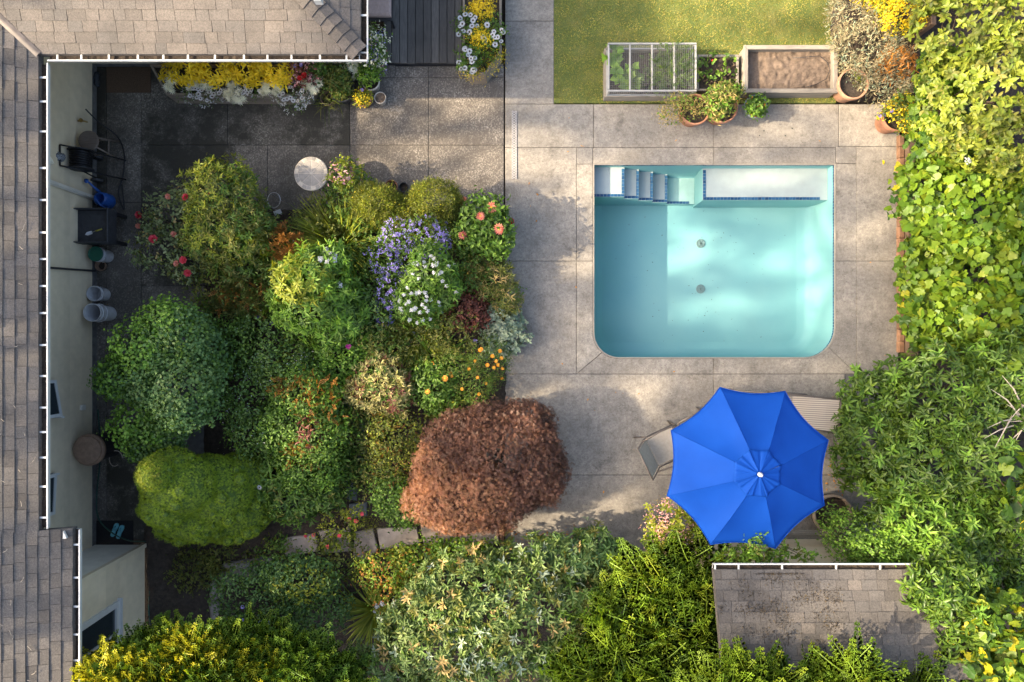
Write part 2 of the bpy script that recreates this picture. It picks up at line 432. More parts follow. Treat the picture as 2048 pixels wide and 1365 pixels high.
# ------------------------------------------------------------------ materials
def concrete_mat():
    m, n, l, b = newmat('concrete'); v = worldpos(n)
    c = ramp(n, l, noise(n, l, 1.1, 7, 0.62, v), [(0.165, 0.152, 0.133), (0.245, 0.225, 0.194), (0.315, 0.288, 0.245)], [0.3, 0.5, 0.7])
    c = mixc(n, l, ramp(n, l, noise(n, l, 7, 8, 0.75, v), [(0, 0, 0), (0.85,) * 3], [0.42, 0.7]), c, (0.135, 0.12, 0.1))
    c = mixc(n, l, ramp(n, l, noise(n, l, 2.2, 9, 0.8, v, 0.4), [(0.95,) * 3, (0, 0, 0)], [0.3, 0.45]), c, (0.085, 0.076, 0.066))
    c = mixc(n, l, ramp(n, l, noise(n, l, 60, 3, 0.6, v), [(0, 0, 0), (1,) * 3], [0.6, 0.7]), c, (0.09, 0.08, 0.07))
    c = mixc(n, l, ramp(n, l, noise(n, l, 160, 2, 0.6, v), [(0, 0, 0), (0.45,) * 3], [0.55, 0.75]), c, (0.34, 0.31, 0.265))
    c = mixc(n, l, 1.0, c, ramp(n, l, noise(n, l, 22, 6, 0.85, v), [(0.72,) * 3, (1.25,) * 3], [0.36, 0.64]), 'MULTIPLY')
    c = mixc(n, l, ramp(n, l, noise(n, l, 34, 2, 0.5, v), [(0, 0, 0), (0.75,) * 3], [0.66, 0.72]), c, (0.075, 0.066, 0.056))
    oi = n.new('ShaderNodeObjectInfo')
    c = mixc(n, l, 1.0, c, ramp(n, l, oi.outputs['Random'], [(0.9, 0.9, 0.91), (1.08, 1.07, 1.05)]), 'MULTIPLY')
    l.new(c, b.inputs['Base Color']); b.inputs['Roughness'].default_value = 0.85
    bump(n, l, b, noise(n, l, 55, 6, 0.7, v), 0.3, 0.004); MATS['concrete'] = m
concrete_mat()
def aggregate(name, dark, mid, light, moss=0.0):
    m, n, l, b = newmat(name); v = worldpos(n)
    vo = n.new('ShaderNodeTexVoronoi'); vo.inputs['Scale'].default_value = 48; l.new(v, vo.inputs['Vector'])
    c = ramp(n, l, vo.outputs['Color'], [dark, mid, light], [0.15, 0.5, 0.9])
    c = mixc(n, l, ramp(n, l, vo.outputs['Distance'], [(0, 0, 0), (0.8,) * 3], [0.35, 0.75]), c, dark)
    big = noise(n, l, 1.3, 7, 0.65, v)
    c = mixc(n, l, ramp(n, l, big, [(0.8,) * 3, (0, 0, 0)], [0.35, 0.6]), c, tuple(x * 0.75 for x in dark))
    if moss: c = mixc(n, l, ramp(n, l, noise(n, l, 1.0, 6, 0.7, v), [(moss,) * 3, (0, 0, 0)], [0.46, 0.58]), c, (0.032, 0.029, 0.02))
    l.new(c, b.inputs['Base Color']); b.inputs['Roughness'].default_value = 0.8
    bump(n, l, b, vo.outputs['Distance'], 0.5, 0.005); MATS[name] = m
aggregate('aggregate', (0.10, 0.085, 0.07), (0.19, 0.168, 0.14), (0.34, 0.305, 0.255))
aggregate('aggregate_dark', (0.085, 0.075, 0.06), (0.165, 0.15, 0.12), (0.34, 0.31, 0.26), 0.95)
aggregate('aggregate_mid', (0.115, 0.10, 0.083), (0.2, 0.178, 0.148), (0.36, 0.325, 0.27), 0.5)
def soil_mat(name, c1, c2, c3):
    m, n, l, b = newmat(name); v = worldpos(n)
    c = ramp(n, l, noise(n, l, 16, 8, 0.7, v), [c1, c2, c3], [0.3, 0.5, 0.75])
    c = mixc(n, l, ramp(n, l, noise(n, l, 90, 3, 0.6, v), [(0, 0, 0), (0.6,) * 3], [0.6, 0.75]), c, tuple(min(1, x * 2.0) for x in c3))
    l.new(c, b.inputs['Base Color']); b.inputs['Roughness'].default_value = 0.95
    bump(n, l, b, noise(n, l, 45, 7, 0.7, v), 0.8, 0.02); MATS[name] = m
soil_mat('soil', (0.018, 0.013, 0.009), (0.04, 0.029, 0.02), (0.075, 0.055, 0.04))
soil_mat('soil_dry', (0.075, 0.054, 0.038), (0.145, 0.105, 0.075), (0.215, 0.16, 0.118))
def shingle_mat(name, cols):
    m, n, l, b = newmat(name); v = worldpos(n)
    oi = n.new('ShaderNodeObjectInfo'); g = n.new('ShaderNodeNewGeometry')
    ad = n.new('ShaderNodeMath'); ad.operation = 'ADD'; l.new(oi.outputs['Random'], ad.inputs[0]); l.new(g.outputs['Random Per Island'], ad.inputs[1])
    fr = n.new('ShaderNodeMath'); fr.operation = 'FRACT'; l.new(ad.outputs[0], fr.inputs[0])
    c = ramp(n, l, fr.outputs[0], cols)
    c = mixc(n, l, ramp(n, l, noise(n, l, 140, 3, 0.7, v), [(0, 0, 0), (0.55,) * 3], [0.4, 0.7]), c, tuple(x * 0.45 for x in cols[0]))
    c = mixc(n, l, ramp(n, l, noise(n, l, 200, 2, 0.7, v), [(0, 0, 0), (0.4,) * 3], [0.55, 0.7]), c, tuple(min(1, x * 1.7) for x in cols[-1]))
    c = mixc(n, l, ramp(n, l, noise(n, l, 1.6, 6, 0.7, v), [(0.55,) * 3, (0, 0, 0)], [0.3, 0.55]), c, tuple(x * 0.55 for x in cols[0]))
    c = mixc(n, l, 1.0, c, ramp(n, l, noise(n, l, 45, 4, 0.9, v), [(0.62,) * 3, (1.38,) * 3], [0.36, 0.64]), 'MULTIPLY')
    l.new(c, b.inputs['Base Color']); b.inputs['Roughness'].default_value = 0.9
    bump(n, l, b, noise(n, l, 220, 3, 0.7, v), 0.5, 0.003); MATS[name] = m
shingle_mat('shingle', [(0.085, 0.075, 0.066), (0.13, 0.112, 0.097), (0.10, 0.092, 0.085), (0.155, 0.132, 0.112)])
shingle_mat('shingle_grey', [(0.07, 0.063, 0.057), (0.115, 0.103, 0.092), (0.09, 0.085, 0.081), (0.15, 0.13, 0.112)])
plain('white_paint', (0.52, 0.52, 0.5), 0.45, 0.06, 8, 0.05)
plain('siding', (0.62, 0.52, 0.36), 0.6, 0.08, 6, 0.1, objvar=0.05)
plain('siding_pale', (0.66, 0.62, 0.53), 0.6, 0.08, 6, 0.1)
plain('foundation', (0.13, 0.125, 0.12), 0.9, 0.3, 9, 0.4)
plain('debris', (0.035, 0.025, 0.018), 0.95, 0.6, 60, 0.8)
plain('flashing', (0.15, 0.125, 0.105), 0.6, 0.25, 10, 0.1)
plain('metal_dark', (0.03, 0.03, 0.032), 0.45, 0.2)
plain('bronze', (0.12, 0.10, 0.085), 0.4, 0.15)
plain('black_plastic', (0.018, 0.018, 0.02), 0.5, 0.2)
plain('charcoal_plastic', (0.045, 0.046, 0.05), 0.55, 0.25)
plain('white_plastic', (0.55, 0.555, 0.56), 0.4, 0.12, 18)
plain('blue_plastic', (0.02, 0.085, 0.32), 0.4, 0.15)
plain('green_plastic', (0.012, 0.10, 0.06), 0.4, 0.15)
plain('brown_plastic', (0.26, 0.17, 0.115), 0.5, 0.2)
plain('terracotta', (0.33, 0.155, 0.09), 0.8, 0.25, 9, 0.3, objvar=0.12)
plain('terracotta_pale', (0.38, 0.205, 0.125), 0.8, 0.2, 9, 0.3)
plain('glaze_grey', (0.22, 0.24, 0.25), 0.4, 0.2)
plain('ceramic_pale', (0.5, 0.46, 0.4), 0.6, 0.2)
plain('twig', (0.10, 0.07, 0.045), 0.85, 0.3, 30)
plain('twig_pale', (0.36, 0.31, 0.25), 0.85, 0.3, 30)
plain('bark', (0.12, 0.09, 0.07), 0.9, 0.4, 20, 0.6)
plain('rubber_mat', (0.012, 0.012, 0.013), 0.9, 0.3, 40, 0.5)
plain('coir', (0.10, 0.065, 0.04), 0.95, 0.3, 60, 0.7)
plain('aqua_rubber', (0.14, 0.42, 0.48), 0.6, 0.1)
plain('hose_green', (0.02, 0.07, 0.05), 0.45, 0.15)
plain('hose_black', (0.012, 0.012, 0.014), 0.45, 0.15)
plain('sling', (0.42, 0.37, 0.30), 0.8, 0.1, 20, 0.2)
plain('cushion', (0.36, 0.27, 0.24), 0.9, 0.12, 20, 0.2)
plain('steel', (0.5, 0.5, 0.5), 0.35, 0.15, metal=0.8)
plain('brass', (0.4, 0.28, 0.1), 0.4, 0.2, metal=0.8)
plain('stone', (0.22, 0.195, 0.17), 0.9, 0.35, 7, 0.6, objvar=0.2)
plain('flagstone', (0.30, 0.25, 0.21), 0.9, 0.3, 5, 0.5, objvar=0.15)
plain('slate_step', (0.13, 0.14, 0.15), 0.8, 0.3, 6, 0.5, objvar=0.2)
plain('brick', (0.19, 0.105, 0.06), 0.85, 0.3, 14, 0.5, objvar=0.2)
plain('orange_leaf', (0.42, 0.15, 0.04), 0.8, 0.4, 30, 0)
plain('curtain', (0.16, 0.07, 0.035), 0.8, 0.2)
wood('wood_grey', (0.22, 0.195, 0.16), stretch=(1, 12, 12))
wood('wood_grey_y', (0.22, 0.195, 0.16), stretch=(12, 1, 12))
wood('wood_deck', (0.085, 0.078, 0.07), var=0.5, stretch=(14, 1, 14), objvar=0.3)
wood('wood_planter', (0.24, 0.19, 0.14), stretch=(1, 12, 12))
wood('wood_planter_y', (0.24, 0.2, 0.15), stretch=(12, 1, 12))
wood('wood_brown', (0.14, 0.09, 0.06), stretch=(12, 1, 12))
wood('barrel', (0.26, 0.2, 0.145), stretch=(6, 6, 1))
wood('stool_wood', (0.18, 0.14, 0.11), stretch=(1, 10, 10))
def glass_mat():
    m, n, l, b = newmat('window_glass')
    b.inputs['Base Color'].default_value = (0.02, 0.03, 0.035, 1); b.inputs['Roughness'].default_value = 0.06; b.inputs['Specular IOR Level'].default_value = 0.8
    MATS['window_glass'] = m
glass_mat()
def pool_mats():
    m, n, l, b = newmat('pool_plaster'); v = worldpos(n)
    c = ramp(n, l, noise(n, l, 0.7, 5, 0.5, v), [(0.135, 0.325, 0.345), (0.16, 0.355, 0.367), (0.185, 0.38, 0.38)], [0.3, 0.5, 0.7])
    # algae film where the floor meets the western wall
    sx = n.new('ShaderNodeSeparateXYZ'); l.new(v, sx.inputs[0])
    mr = n.new('ShaderNodeMapRange'); mr.inputs[1].default_value = 1.4; mr.inputs[2].default_value = 2.3; mr.inputs[3].default_value = 0.85; mr.inputs[4].default_value = 0.0
    l.new(sx.outputs[0], mr.inputs[0])
    mm = n.new('ShaderNodeMath'); mm.operation = 'MULTIPLY'; l.new(mr.outputs[0], mm.inputs[0]); l.new(noise(n, l, 2.0, 6, 0.6, v), mm.inputs[1])
    c = mixc(n, l, mm.outputs[0], c, (0.13, 0.34, 0.235))
    vo = n.new('ShaderNodeTexVoronoi'); vo.feature = 'DISTANCE_TO_EDGE'; vo.inputs['Scale'].default_value = 15; l.new(v, vo.inputs['Vector'])
    c = mixc(n, l, ramp(n, l, noise(n, l, 28, 4, 0.8, v), [(0, 0, 0), (0.35,) * 3], [0.62, 0.75]), c, (0.11, 0.32, 0.36))
    c = mixc(n, l, ramp(n, l, noise(n, l, 90, 2, 0.5, v), [(0, 0, 0), (0.9,) * 3], [0.745, 0.77]), c, (0.06, 0.1, 0.09))
    l.new(c, b.inputs['Base Color']); b.inputs['Roughness'].default_value = 0.6; b.inputs['Specular IOR Level'].default_value = 0.2
    bump(n, l, b, noise(n, l, 22, 5, 0.6, v), 0.18, 0.004); MATS['pool_plaster'] = m
    plain('pool_white', (0.29, 0.345, 0.345), 0.5, 0.06, 6, 0.1)
    plain('pool_pale', (0.29, 0.47, 0.44), 0.5, 0.08, 6, 0.1)
    plain('pool_aqua', (0.28, 0.62, 0.62), 0.5, 0.08, 6, 0.1)
    m, n, l, b = newmat('pool_tile'); g = n.new('ShaderNodeNewGeometry')
    c = ramp(n, l, g.outputs['Random Per Island'], [(0.008, 0.04, 0.10), (0.018, 0.075, 0.16), (0.03, 0.10, 0.19)])
    l.new(c, b.inputs['Base Color']); b.inputs['Roughness'].default_value = 0.15; MATS['pool_tile'] = m
pool_mats()
def canopy_mat():
    m, n, l, b = newmat('canopy_blue'); v = worldpos(n)
    w = n.new('ShaderNodeTexWave'); w.inputs['Scale'].default_value = 160; l.new(v, w.inputs['Vector'])
    c = ramp(n, l, noise(n, l, 2.5, 6, 0.6, v), [(0.005, 0.06, 0.335), (0.0065, 0.072, 0.39)], [0.3, 0.7])
    l.new(c, b.inputs['Base Color']); b.inputs['Roughness'].default_value = 0.65
    b.inputs['Sheen Weight'].default_value = 0.0; b.inputs['Specular IOR Level'].default_value = 0.12; b.inputs['Sheen Tint'].default_value = (0.6, 0.65, 1, 1)
    bump(n, l, b, w.outputs[0], 0.08, 0.001)
    t = n.new('ShaderNodeBsdfTranslucent'); l.new(c, t.inputs[0])
    mx = n.new('ShaderNodeMixShader'); mx.inputs[0].default_value = 0.15
    l.new(b.outputs[0], mx.inputs[1]); l.new(t.outputs[0], mx.inputs[2]); l.new(mx.outputs[0], n['Material Output'].inputs[0])
    MATS['canopy_blue'] = m
canopy_mat()
def lawn_mat():
    m, n, l, b = newmat('lawn'); v = worldpos(n)
    c = ramp(n, l, noise(n, l, 2.0, 7, 0.7, v), [(0.06, 0.09, 0.016), (0.10, 0.13, 0.026), (0.2, 0.19, 0.055)], [0.3, 0.5, 0.75])
    l.new(c, b.inputs['Base Color']); b.inputs['Roughness'].default_value = 0.9
    bump(n, l, b, noise(n, l, 80, 5, 0.7, v), 0.8, 0.02); MATS['lawn'] = m
lawn_mat()
# leaves (base colours)
leaf_mat('l_yellowgreen', [(0.075, 0.12, 0.012), (0.14, 0.19, 0.02), (0.21, 0.235, 0.03), (0.10, 0.15, 0.018)])
leaf_mat('l_olive', [(0.045, 0.075, 0.016), (0.085, 0.11, 0.025), (0.13, 0.135, 0.035)])
leaf_mat('l_green', [(0.03, 0.07, 0.013), (0.055, 0.115, 0.019), (0.09, 0.165, 0.03)])
leaf_mat('l_fresh', [(0.05, 0.12, 0.015), (0.09, 0.19, 0.025), (0.14, 0.25, 0.04)])
leaf_mat('l_bluegreen', [(0.036, 0.085, 0.032), (0.062, 0.128, 0.046), (0.10, 0.175, 0.066)], trans=0.35)
leaf_mat('l_rose', [(0.085, 0.125, 0.06), (0.13, 0.18, 0.09), (0.19, 0.23, 0.13)], trans=0.3)
leaf_mat('l_grey', [(0.10, 0.16, 0.14), (0.16, 0.22, 0.19), (0.22, 0.27, 0.235)], trans=0.2)
leaf_mat('l_silver', [(0.42, 0.45, 0.43), (0.55, 0.58, 0.55), (0.36, 0.40, 0.38)], trans=0.2)
leaf_mat('l_rhodo', [(0.04, 0.08, 0.024), (0.07, 0.12, 0.034), (0.12, 0.17, 0.06)], trans=0.2, rough=0.5, spec=0.35)
leaf_mat('l_rhodo2', [(0.022, 0.055, 0.008), (0.04, 0.085, 0.011), (0.075, 0.13, 0.016), (0.03, 0.068, 0.009)], trans=0.3, rough=0.42, spec=0.4)
leaf_mat('l_vine', [(0.06, 0.13, 0.018), (0.10, 0.18, 0.025), (0.15, 0.23, 0.03), (0.08, 0.15, 0.03), (0.26, 0.27, 0.03)], trans=0.4, rough=0.45)
leaf_mat('l_vine_dark', [(0.035, 0.085, 0.025), (0.06, 0.12, 0.03), (0.09, 0.16, 0.035)], trans=0.35, rough=0.45)
leaf_mat('l_pieris', [(0.06, 0.10, 0.012), (0.105, 0.15, 0.018), (0.155, 0.19, 0.026), (0.08, 0.12, 0.02)], trans=0.3)
leaf_mat('l_yellow', [(0.38, 0.31, 0.012), (0.5, 0.42, 0.02), (0.6, 0.5, 0.03)], trans=0.35)
leaf_mat('l_cedar', [(0.075, 0.15, 0.016), (0.115, 0.205, 0.02), (0.165, 0.26, 0.028)], trans=0.4)
leaf_mat('l_cedar_gold', [(0.24, 0.29, 0.016), (0.34, 0.37, 0.02), (0.42, 0.42, 0.03)], trans=0.35)
leaf_mat('l_cedar_lime', [(0.10, 0.19, 0.016), (0.15, 0.24, 0.02), (0.2, 0.27, 0.03)], trans=0.4)
leaf_mat('l_spruce', [(0.10, 0.175, 0.012), (0.15, 0.23, 0.016), (0.2, 0.28, 0.024)], trans=0.3, patch=0.15)
leaf_mat('l_maple', [(0.05, 0.026, 0.023), (0.085, 0.044, 0.038), (0.125, 0.066, 0.055), (0.06, 0.038, 0.028)], trans=0.3, patch=0.35)
leaf_mat('l_maple_sunlit', [(0.18, 0.10, 0.072), (0.26, 0.155, 0.105), (0.2, 0.095, 0.075)], trans=0.4)
leaf_mat('l_rust', [(0.25, 0.11, 0.025), (0.32, 0.16, 0.04), (0.2, 0.1, 0.03)], trans=0.3)
leaf_mat('l_burgundy', [(0.06, 0.02, 0.018), (0.09, 0.03, 0.025), (0.12, 0.05, 0.035)], trans=0.2)
leaf_mat('l_lavender', [(0.17, 0.155, 0.12), (0.24, 0.215, 0.165), (0.15, 0.155, 0.11), (0.20, 0.2, 0.15)], trans=0.2)
leaf_mat('l_straw', [(0.22, 0.17, 0.08), (0.3, 0.24, 0.11), (0.15, 0.13, 0.05)], trans=0.25)
leaf_mat('l_variegated', [(0.28, 0.29, 0.12), (0.10, 0.12, 0.035), (0.34, 0.31, 0.16), (0.07, 0.09, 0.03)], trans=0.25)
leaf_mat('l_grass', [(0.07, 0.11, 0.014), (0.13, 0.17, 0.02), (0.2, 0.22, 0.035)], trans=0.3)
leaf_mat('l_lawn', [(0.085, 0.125, 0.018), (0.16, 0.18, 0.035), (0.32, 0.265, 0.09), (0.115, 0.15, 0.026)], trans=0.3, patch=0.4)
leaf_mat('l_conifer', [(0.02, 0.045, 0.015), (0.035, 0.07, 0.02)], trans=0.1)
leaf_mat('p_purple', [(0.22, 0.17, 0.55), (0.32, 0.26, 0.68), (0.42, 0.36, 0.75)], trans=0.25, patch=0.1)
leaf_mat('p_white', [(0.5, 0.5, 0.53), (0.6, 0.6, 0.61), (0.42, 0.44, 0.48)], trans=0.25, patch=0.05)
leaf_mat('p_red', [(0.5, 0.015, 0.02), (0.62, 0.03, 0.035), (0.45, 0.02, 0.03)], trans=0.25, patch=0.05)
leaf_mat('p_rose', [(0.62, 0.05, 0.08), (0.7, 0.09, 0.11), (0.55, 0.03, 0.06)], trans=0.25, patch=0.05)
leaf_mat('p_coral', [(0.66, 0.16, 0.11), (0.72, 0.24, 0.17), (0.7, 0.30, 0.2)], trans=0.25, patch=0.05)
leaf_mat('p_pink', [(0.7, 0.28, 0.3), (0.75, 0.4, 0.4), (0.78, 0.5, 0.45)], trans=0.25, patch=0.05)
leaf_mat('p_magenta', [(0.55, 0.03, 0.3), (0.65, 0.06, 0.38)], trans=0.25, patch=0.05)
leaf_mat('p_orange', [(0.62, 0.22, 0.015), (0.7, 0.32, 0.03)], trans=0.25, patch=0.05)
leaf_mat('p_yellow', [(0.7, 0.5, 0.02), (0.75, 0.6, 0.05)], trans=0.25, patch=0.05)

# ------------------------------------------------------------------ ground, slabs
PX0, PX1, PY0, PY1 = P(1186, 0).x, P(1672, 0).x, P(0, 717).y, P(0, 327).y     # pool opening
def struct(name, mb, mat, **kw):
    return mb.build(name, mat, None, kind='structure', **kw)
g = MB(); E = 400; hx0, hx1, hy0, hy1 = PX0 - 0.1, PX1 + 0.1, PY0 - 0.1, PY1 + 0.1
vs = [(-E, -E, -0.1), (E, -E, -0.1), (E, E, -0.1), (-E, E, -0.1), (hx0, hy0, -0.1), (hx1, hy0, -0.1), (hx1, hy1, -0.1), (hx0, hy1, -0.1)]
g.add(vs, [(0, 1, 5, 4), (1, 2, 6, 5), (2, 3, 7, 6), (3, 0, 4, 7)])
struct('ground', g, MATS['soil'])
def px_poly(pts, z=0.0): 
    out = [(P(x, y, z).x, P(x, y, z).y) for x, y in pts]
    a = sum(out[i - 1][0] * out[i][1] - out[i][0] * out[i - 1][1] for i in range(len(out)))
    return out if a > 0 else out[::-1]
def shrink(poly, d):
    n = len(poly); out = []
    for k in range(n):
        a, b, c = Vector(poly[k - 1]), Vector(poly[k]), Vector(poly[(k + 1) % n])
        e1 = (b - a).normalized(); e2 = (c - b).normalized(); n1 = Vector((-e1.y, e1.x)); n2 = Vector((-e2.y, e2.x)); q = n1 + n2
        q = q / max(0.3, q.dot(n1)); out.append(tuple(b + q * d))
    return out
def slab(parent, pts, mat, z=0.0, gap=0.0035, th=0.08, name='slab'):
    mb = MB(); poly = shrink(px_poly(pts), gap); zz = z + random.uniform(-0.0015, 0.0015)
    mb.prism(poly, zz - th, zz, 0.006); o = mb.build(name, MATS[mat], parent); return o
def rect(x0, y0, x1, y1): return [(x0, y0), (x1, y0), (x1, y1), (x0, y1)]
base = MB(); base.prism(shrink(px_poly(rect(1010, -90, 1108, 208)), 0.012), -0.1, -0.022)
base.prism(shrink(px_poly(rect(1010, 208, 1185, 1120)), 0.012), -0.1, -0.022); base.prism(shrink(px_poly(rect(1187, 208, 1800, 325)), 0.012), -0.1, -0.022)
base.prism(shrink(px_poly(rect(1187, 719, 1760, 1120)), 0.012), -0.1, -0.022); base.prism(shrink(px_poly(rect(1676, 328, 1800, 717)), 0.012), -0.1, -0.022)
deck = struct('pool_deck', base, MATS['foundation'])
rr = 50
def arc(cx, cy, r, a0, a1, n=9):
    return [(cx + r * math.cos(R(a0 + (a1 - a0) * i / n)), cy + r * math.sin(R(a0 + (a1 - a0) * i / n))) for i in range(n + 1)]
# pool outline: square at the top, rounded at the bottom (plan pixels)
BL = arc(1186 + 52, 717 - 52, 52, 180, 90); BR = arc(1672 - 62, 717 - 62, 62, 90, 0)
for r_ in [rect(1010, -90, 1108, 42), rect(1010, 42, 1108, 208), rect(1010, 208, 1187, 295), rect(1187, 208, 1427, 295), rect(1427, 208, 1678, 295), rect(1678, 208, 1800, 293),
           rect(1010, 295, 1153, 522), rect(1153, 295, 1186, 328), rect(1186, 295, 1427, 327), rect(1427, 295, 1672, 327), rect(1672, 293, 1713, 327), rect(1713, 293, 1797, 522),
           rect(1010, 522, 1153, 748), rect(1153, 328, 1186, 522), rect(1672, 327, 1713, 522), rect(1713, 522, 1797, 748),
           rect(1010, 748, 1427, 950), rect(1427, 748, 1690, 950), rect(1010, 950, 1427, 1115), rect(1427, 950, 1760, 1115)]:
    slab(deck, r_, 'concrete')
m1 = 4
slab(deck, [(1153, 522), (1186, 522)] + BL[:m1 + 2] + [(1153, 748)], 'concrete')
slab(deck, BL[m1 + 1:] + [(1427, 717), (1427, 748), (1153, 748)], 'concrete')
slab(deck, [(1427, 717)] + BR[:m1 + 2] + [(1713, 748), (1427, 748)], 'concrete')
slab(deck, BR[m1 + 1:] + [(1672, 522), (1713, 522), (1713, 748)], 'concrete')

patio_b = MB(); patio_b.prism(shrink(px_poly(rect(190, 125, 1008, 420)), 0.012), -0.1, -0.022); patio_b.prism(shrink(px_poly(rect(190, 422, 410, 1080)), 0.012), -0.1, -0.022)
patio = struct('patio', patio_b, MATS['foundation'])
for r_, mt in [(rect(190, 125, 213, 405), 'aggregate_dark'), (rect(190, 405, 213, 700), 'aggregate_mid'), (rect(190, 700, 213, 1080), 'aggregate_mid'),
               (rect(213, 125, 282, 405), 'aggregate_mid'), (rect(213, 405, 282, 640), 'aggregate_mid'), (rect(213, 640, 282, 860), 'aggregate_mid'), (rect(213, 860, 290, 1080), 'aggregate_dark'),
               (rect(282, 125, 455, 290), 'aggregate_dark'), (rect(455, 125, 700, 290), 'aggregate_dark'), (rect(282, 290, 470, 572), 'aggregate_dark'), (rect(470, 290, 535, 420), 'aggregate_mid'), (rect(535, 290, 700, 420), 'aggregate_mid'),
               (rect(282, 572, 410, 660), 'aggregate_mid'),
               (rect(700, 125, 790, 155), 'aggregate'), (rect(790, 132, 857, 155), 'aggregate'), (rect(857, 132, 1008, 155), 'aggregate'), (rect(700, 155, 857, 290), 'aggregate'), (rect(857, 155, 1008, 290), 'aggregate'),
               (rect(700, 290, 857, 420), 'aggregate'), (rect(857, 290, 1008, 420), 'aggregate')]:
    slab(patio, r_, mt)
def bumpy(name, x0, y0, x1, y1, z, amp, mat, res=0.06, edge=0.12, sc=5.0, drop=0.08, parent=None, kind='structure', seed=0):
    """an uneven soil sheet over a plan rectangle whose rim sinks away"""
    a = P(x0, y1); b = P(x1, y0); nx = max(4, int((b.x - a.x) / res)); ny = max(4, int((b.y - a.y) / res))
    r2 = np.random.default_rng(seed); K = r2.normal(size=(14, 2)) * sc * np.linspace(0.4, 3, 14)[:, None]; ph = r2.uniform(0, 6.28, 14); am = 1 / np.linspace(1, 4, 14)
    X, Y = np.meshgrid(np.linspace(a.x, b.x, nx), np.linspace(a.y, b.y, ny)); Q = np.stack([X, Y], -1)
    Z = (np.sin(Q @ K.T + ph) * am).sum(-1) / 2.2 * amp + z + r2.normal(size=X.shape) * amp * 0.25
    if edge:
        D = np.minimum(np.minimum(X - a.x, b.x - X), np.minimum(Y - a.y, b.y - Y)); Z -= drop * np.clip(1 - D / edge, 0, 1)
    vs = np.stack([X, Y, Z], -1).reshape(-1, 3).tolist(); fs = [(j * nx + i, j * nx + i + 1, (j + 1) * nx + i + 1, (j + 1) * nx + i) for j in range(ny - 1) for i in range(nx - 1)]
    mb = MB(); mb.add(vs, fs); return mb.build(name, MATS[mat], parent, smooth=True, kind=kind)
bumpy('garden_bed', 405, 408, 1018, 1050, 0.03, 0.035, 'soil', seed=1)
bumpy('lower_bed', 285, 1045, 1004, 1560, 0.03, 0.04, 'soil', seed=2)
bumpy('lower_bed', 990, 1112, 1420, 1560, 0.03, 0.04, 'soil', seed=12)
bumpy('corner_bed', 1660, -60, 1830, 203, 0.03, 0.04, 'soil', seed=3)
bumpy('bank', 1800, -200, 2500, 1500, 0.12, 0.05, 'soil', res=0.15, seed=4, edge=0.05, drop=0.2)
# lawn
a = P(1108, 206); b = P(1672, -160)
mb = MB(); mb.prism(px_poly(rect(1108, -160, 1672, 206)), -0.1, 0.0); lawn = struct('lawn', mb, MATS['lawn'])
n = 56000
pos = np.stack([rng.uniform(a.x, b.x, n), rng.uniform(a.y, b.y, n), np.zeros(n)], -1)
d = np.stack([rng.normal(size=n) * 0.8, rng.normal(size=n) * 0.8, np.ones(n) * 0.4], -1)
link('grass', leaf_mesh('grass', SLIM, pos, d, rng.normal(size=(n, 3)) * 0.5 + np.array([[0, 0, 1.0]]), rng.uniform(0.02, 0.045, n), MATS['l_lawn']), None, 'short green lawn grass with dry straw patches', 'grass', kind='stuff')

# ------------------------------------------------------------------ pool
pool = thing('swimming_pool', 'empty aqua painted swimming pool with white steps, bench and rounded lower corners', 'pool', ((PX0 + PX1) / 2, (PY0 + PY1) / 2, -0.98))
PD = 0.98
outline = px_poly([(1186, 327), (1672, 327)] + BR[::-1] + BL[::-1])
mb = MB(); rings = []
prof = [(0.0, -0.03), (0.0, -0.16), (0.004, -0.55), (0.02, -0.75), (0.07, -0.92), (0.16, -0.96), (0.28, -PD)]
vs = []
for (d_, z_) in prof:
    pl = shrink(outline, d_ + 0.012) if d_ >= 0 else outline
    vs += [(p[0], p[1], z_) for p in pl]
nn = len(outline); fs = []
for r_ in range(len(prof) - 1):
    for k in range(nn): fs.append((r_ * nn + (k + 1) % nn, r_ * nn + k, (r_ + 1) * nn + k, (r_ + 1) * nn + (k + 1) % nn))
fs.append(tuple(range((len(prof) - 1) * nn, len(prof) * nn)))
mb.add(vs, fs)
basin = mb.build('basin', MATS['pool_plaster'], pool); smooth_edges(basin, 50)
# waterline tiles
mb = MB()
pl = shrink(outline, 0.014)
for k in range(nn):
    a_, b_ = Vector(pl[k]), Vector(pl[(k + 1) % nn]); L_ = (b_ - a_).length; cnt = max(1, round(L_ / 0.052)); e = (b_ - a_) / L_; q = Vector((-e.y, e.x))
    for i in range(cnt):
        for zz in (-0.058,):
            c = a_ + e * (i + 0.5) * L_ / cnt + q * 0.003
            mb.box((c.x, c.y, zz), (L_ / cnt - 0.005, 0.006, 0.047), math.atan2(e.y, e.x))
mb.build('waterline_tile', MATS['pool_tile'], pool, kind='stuff')
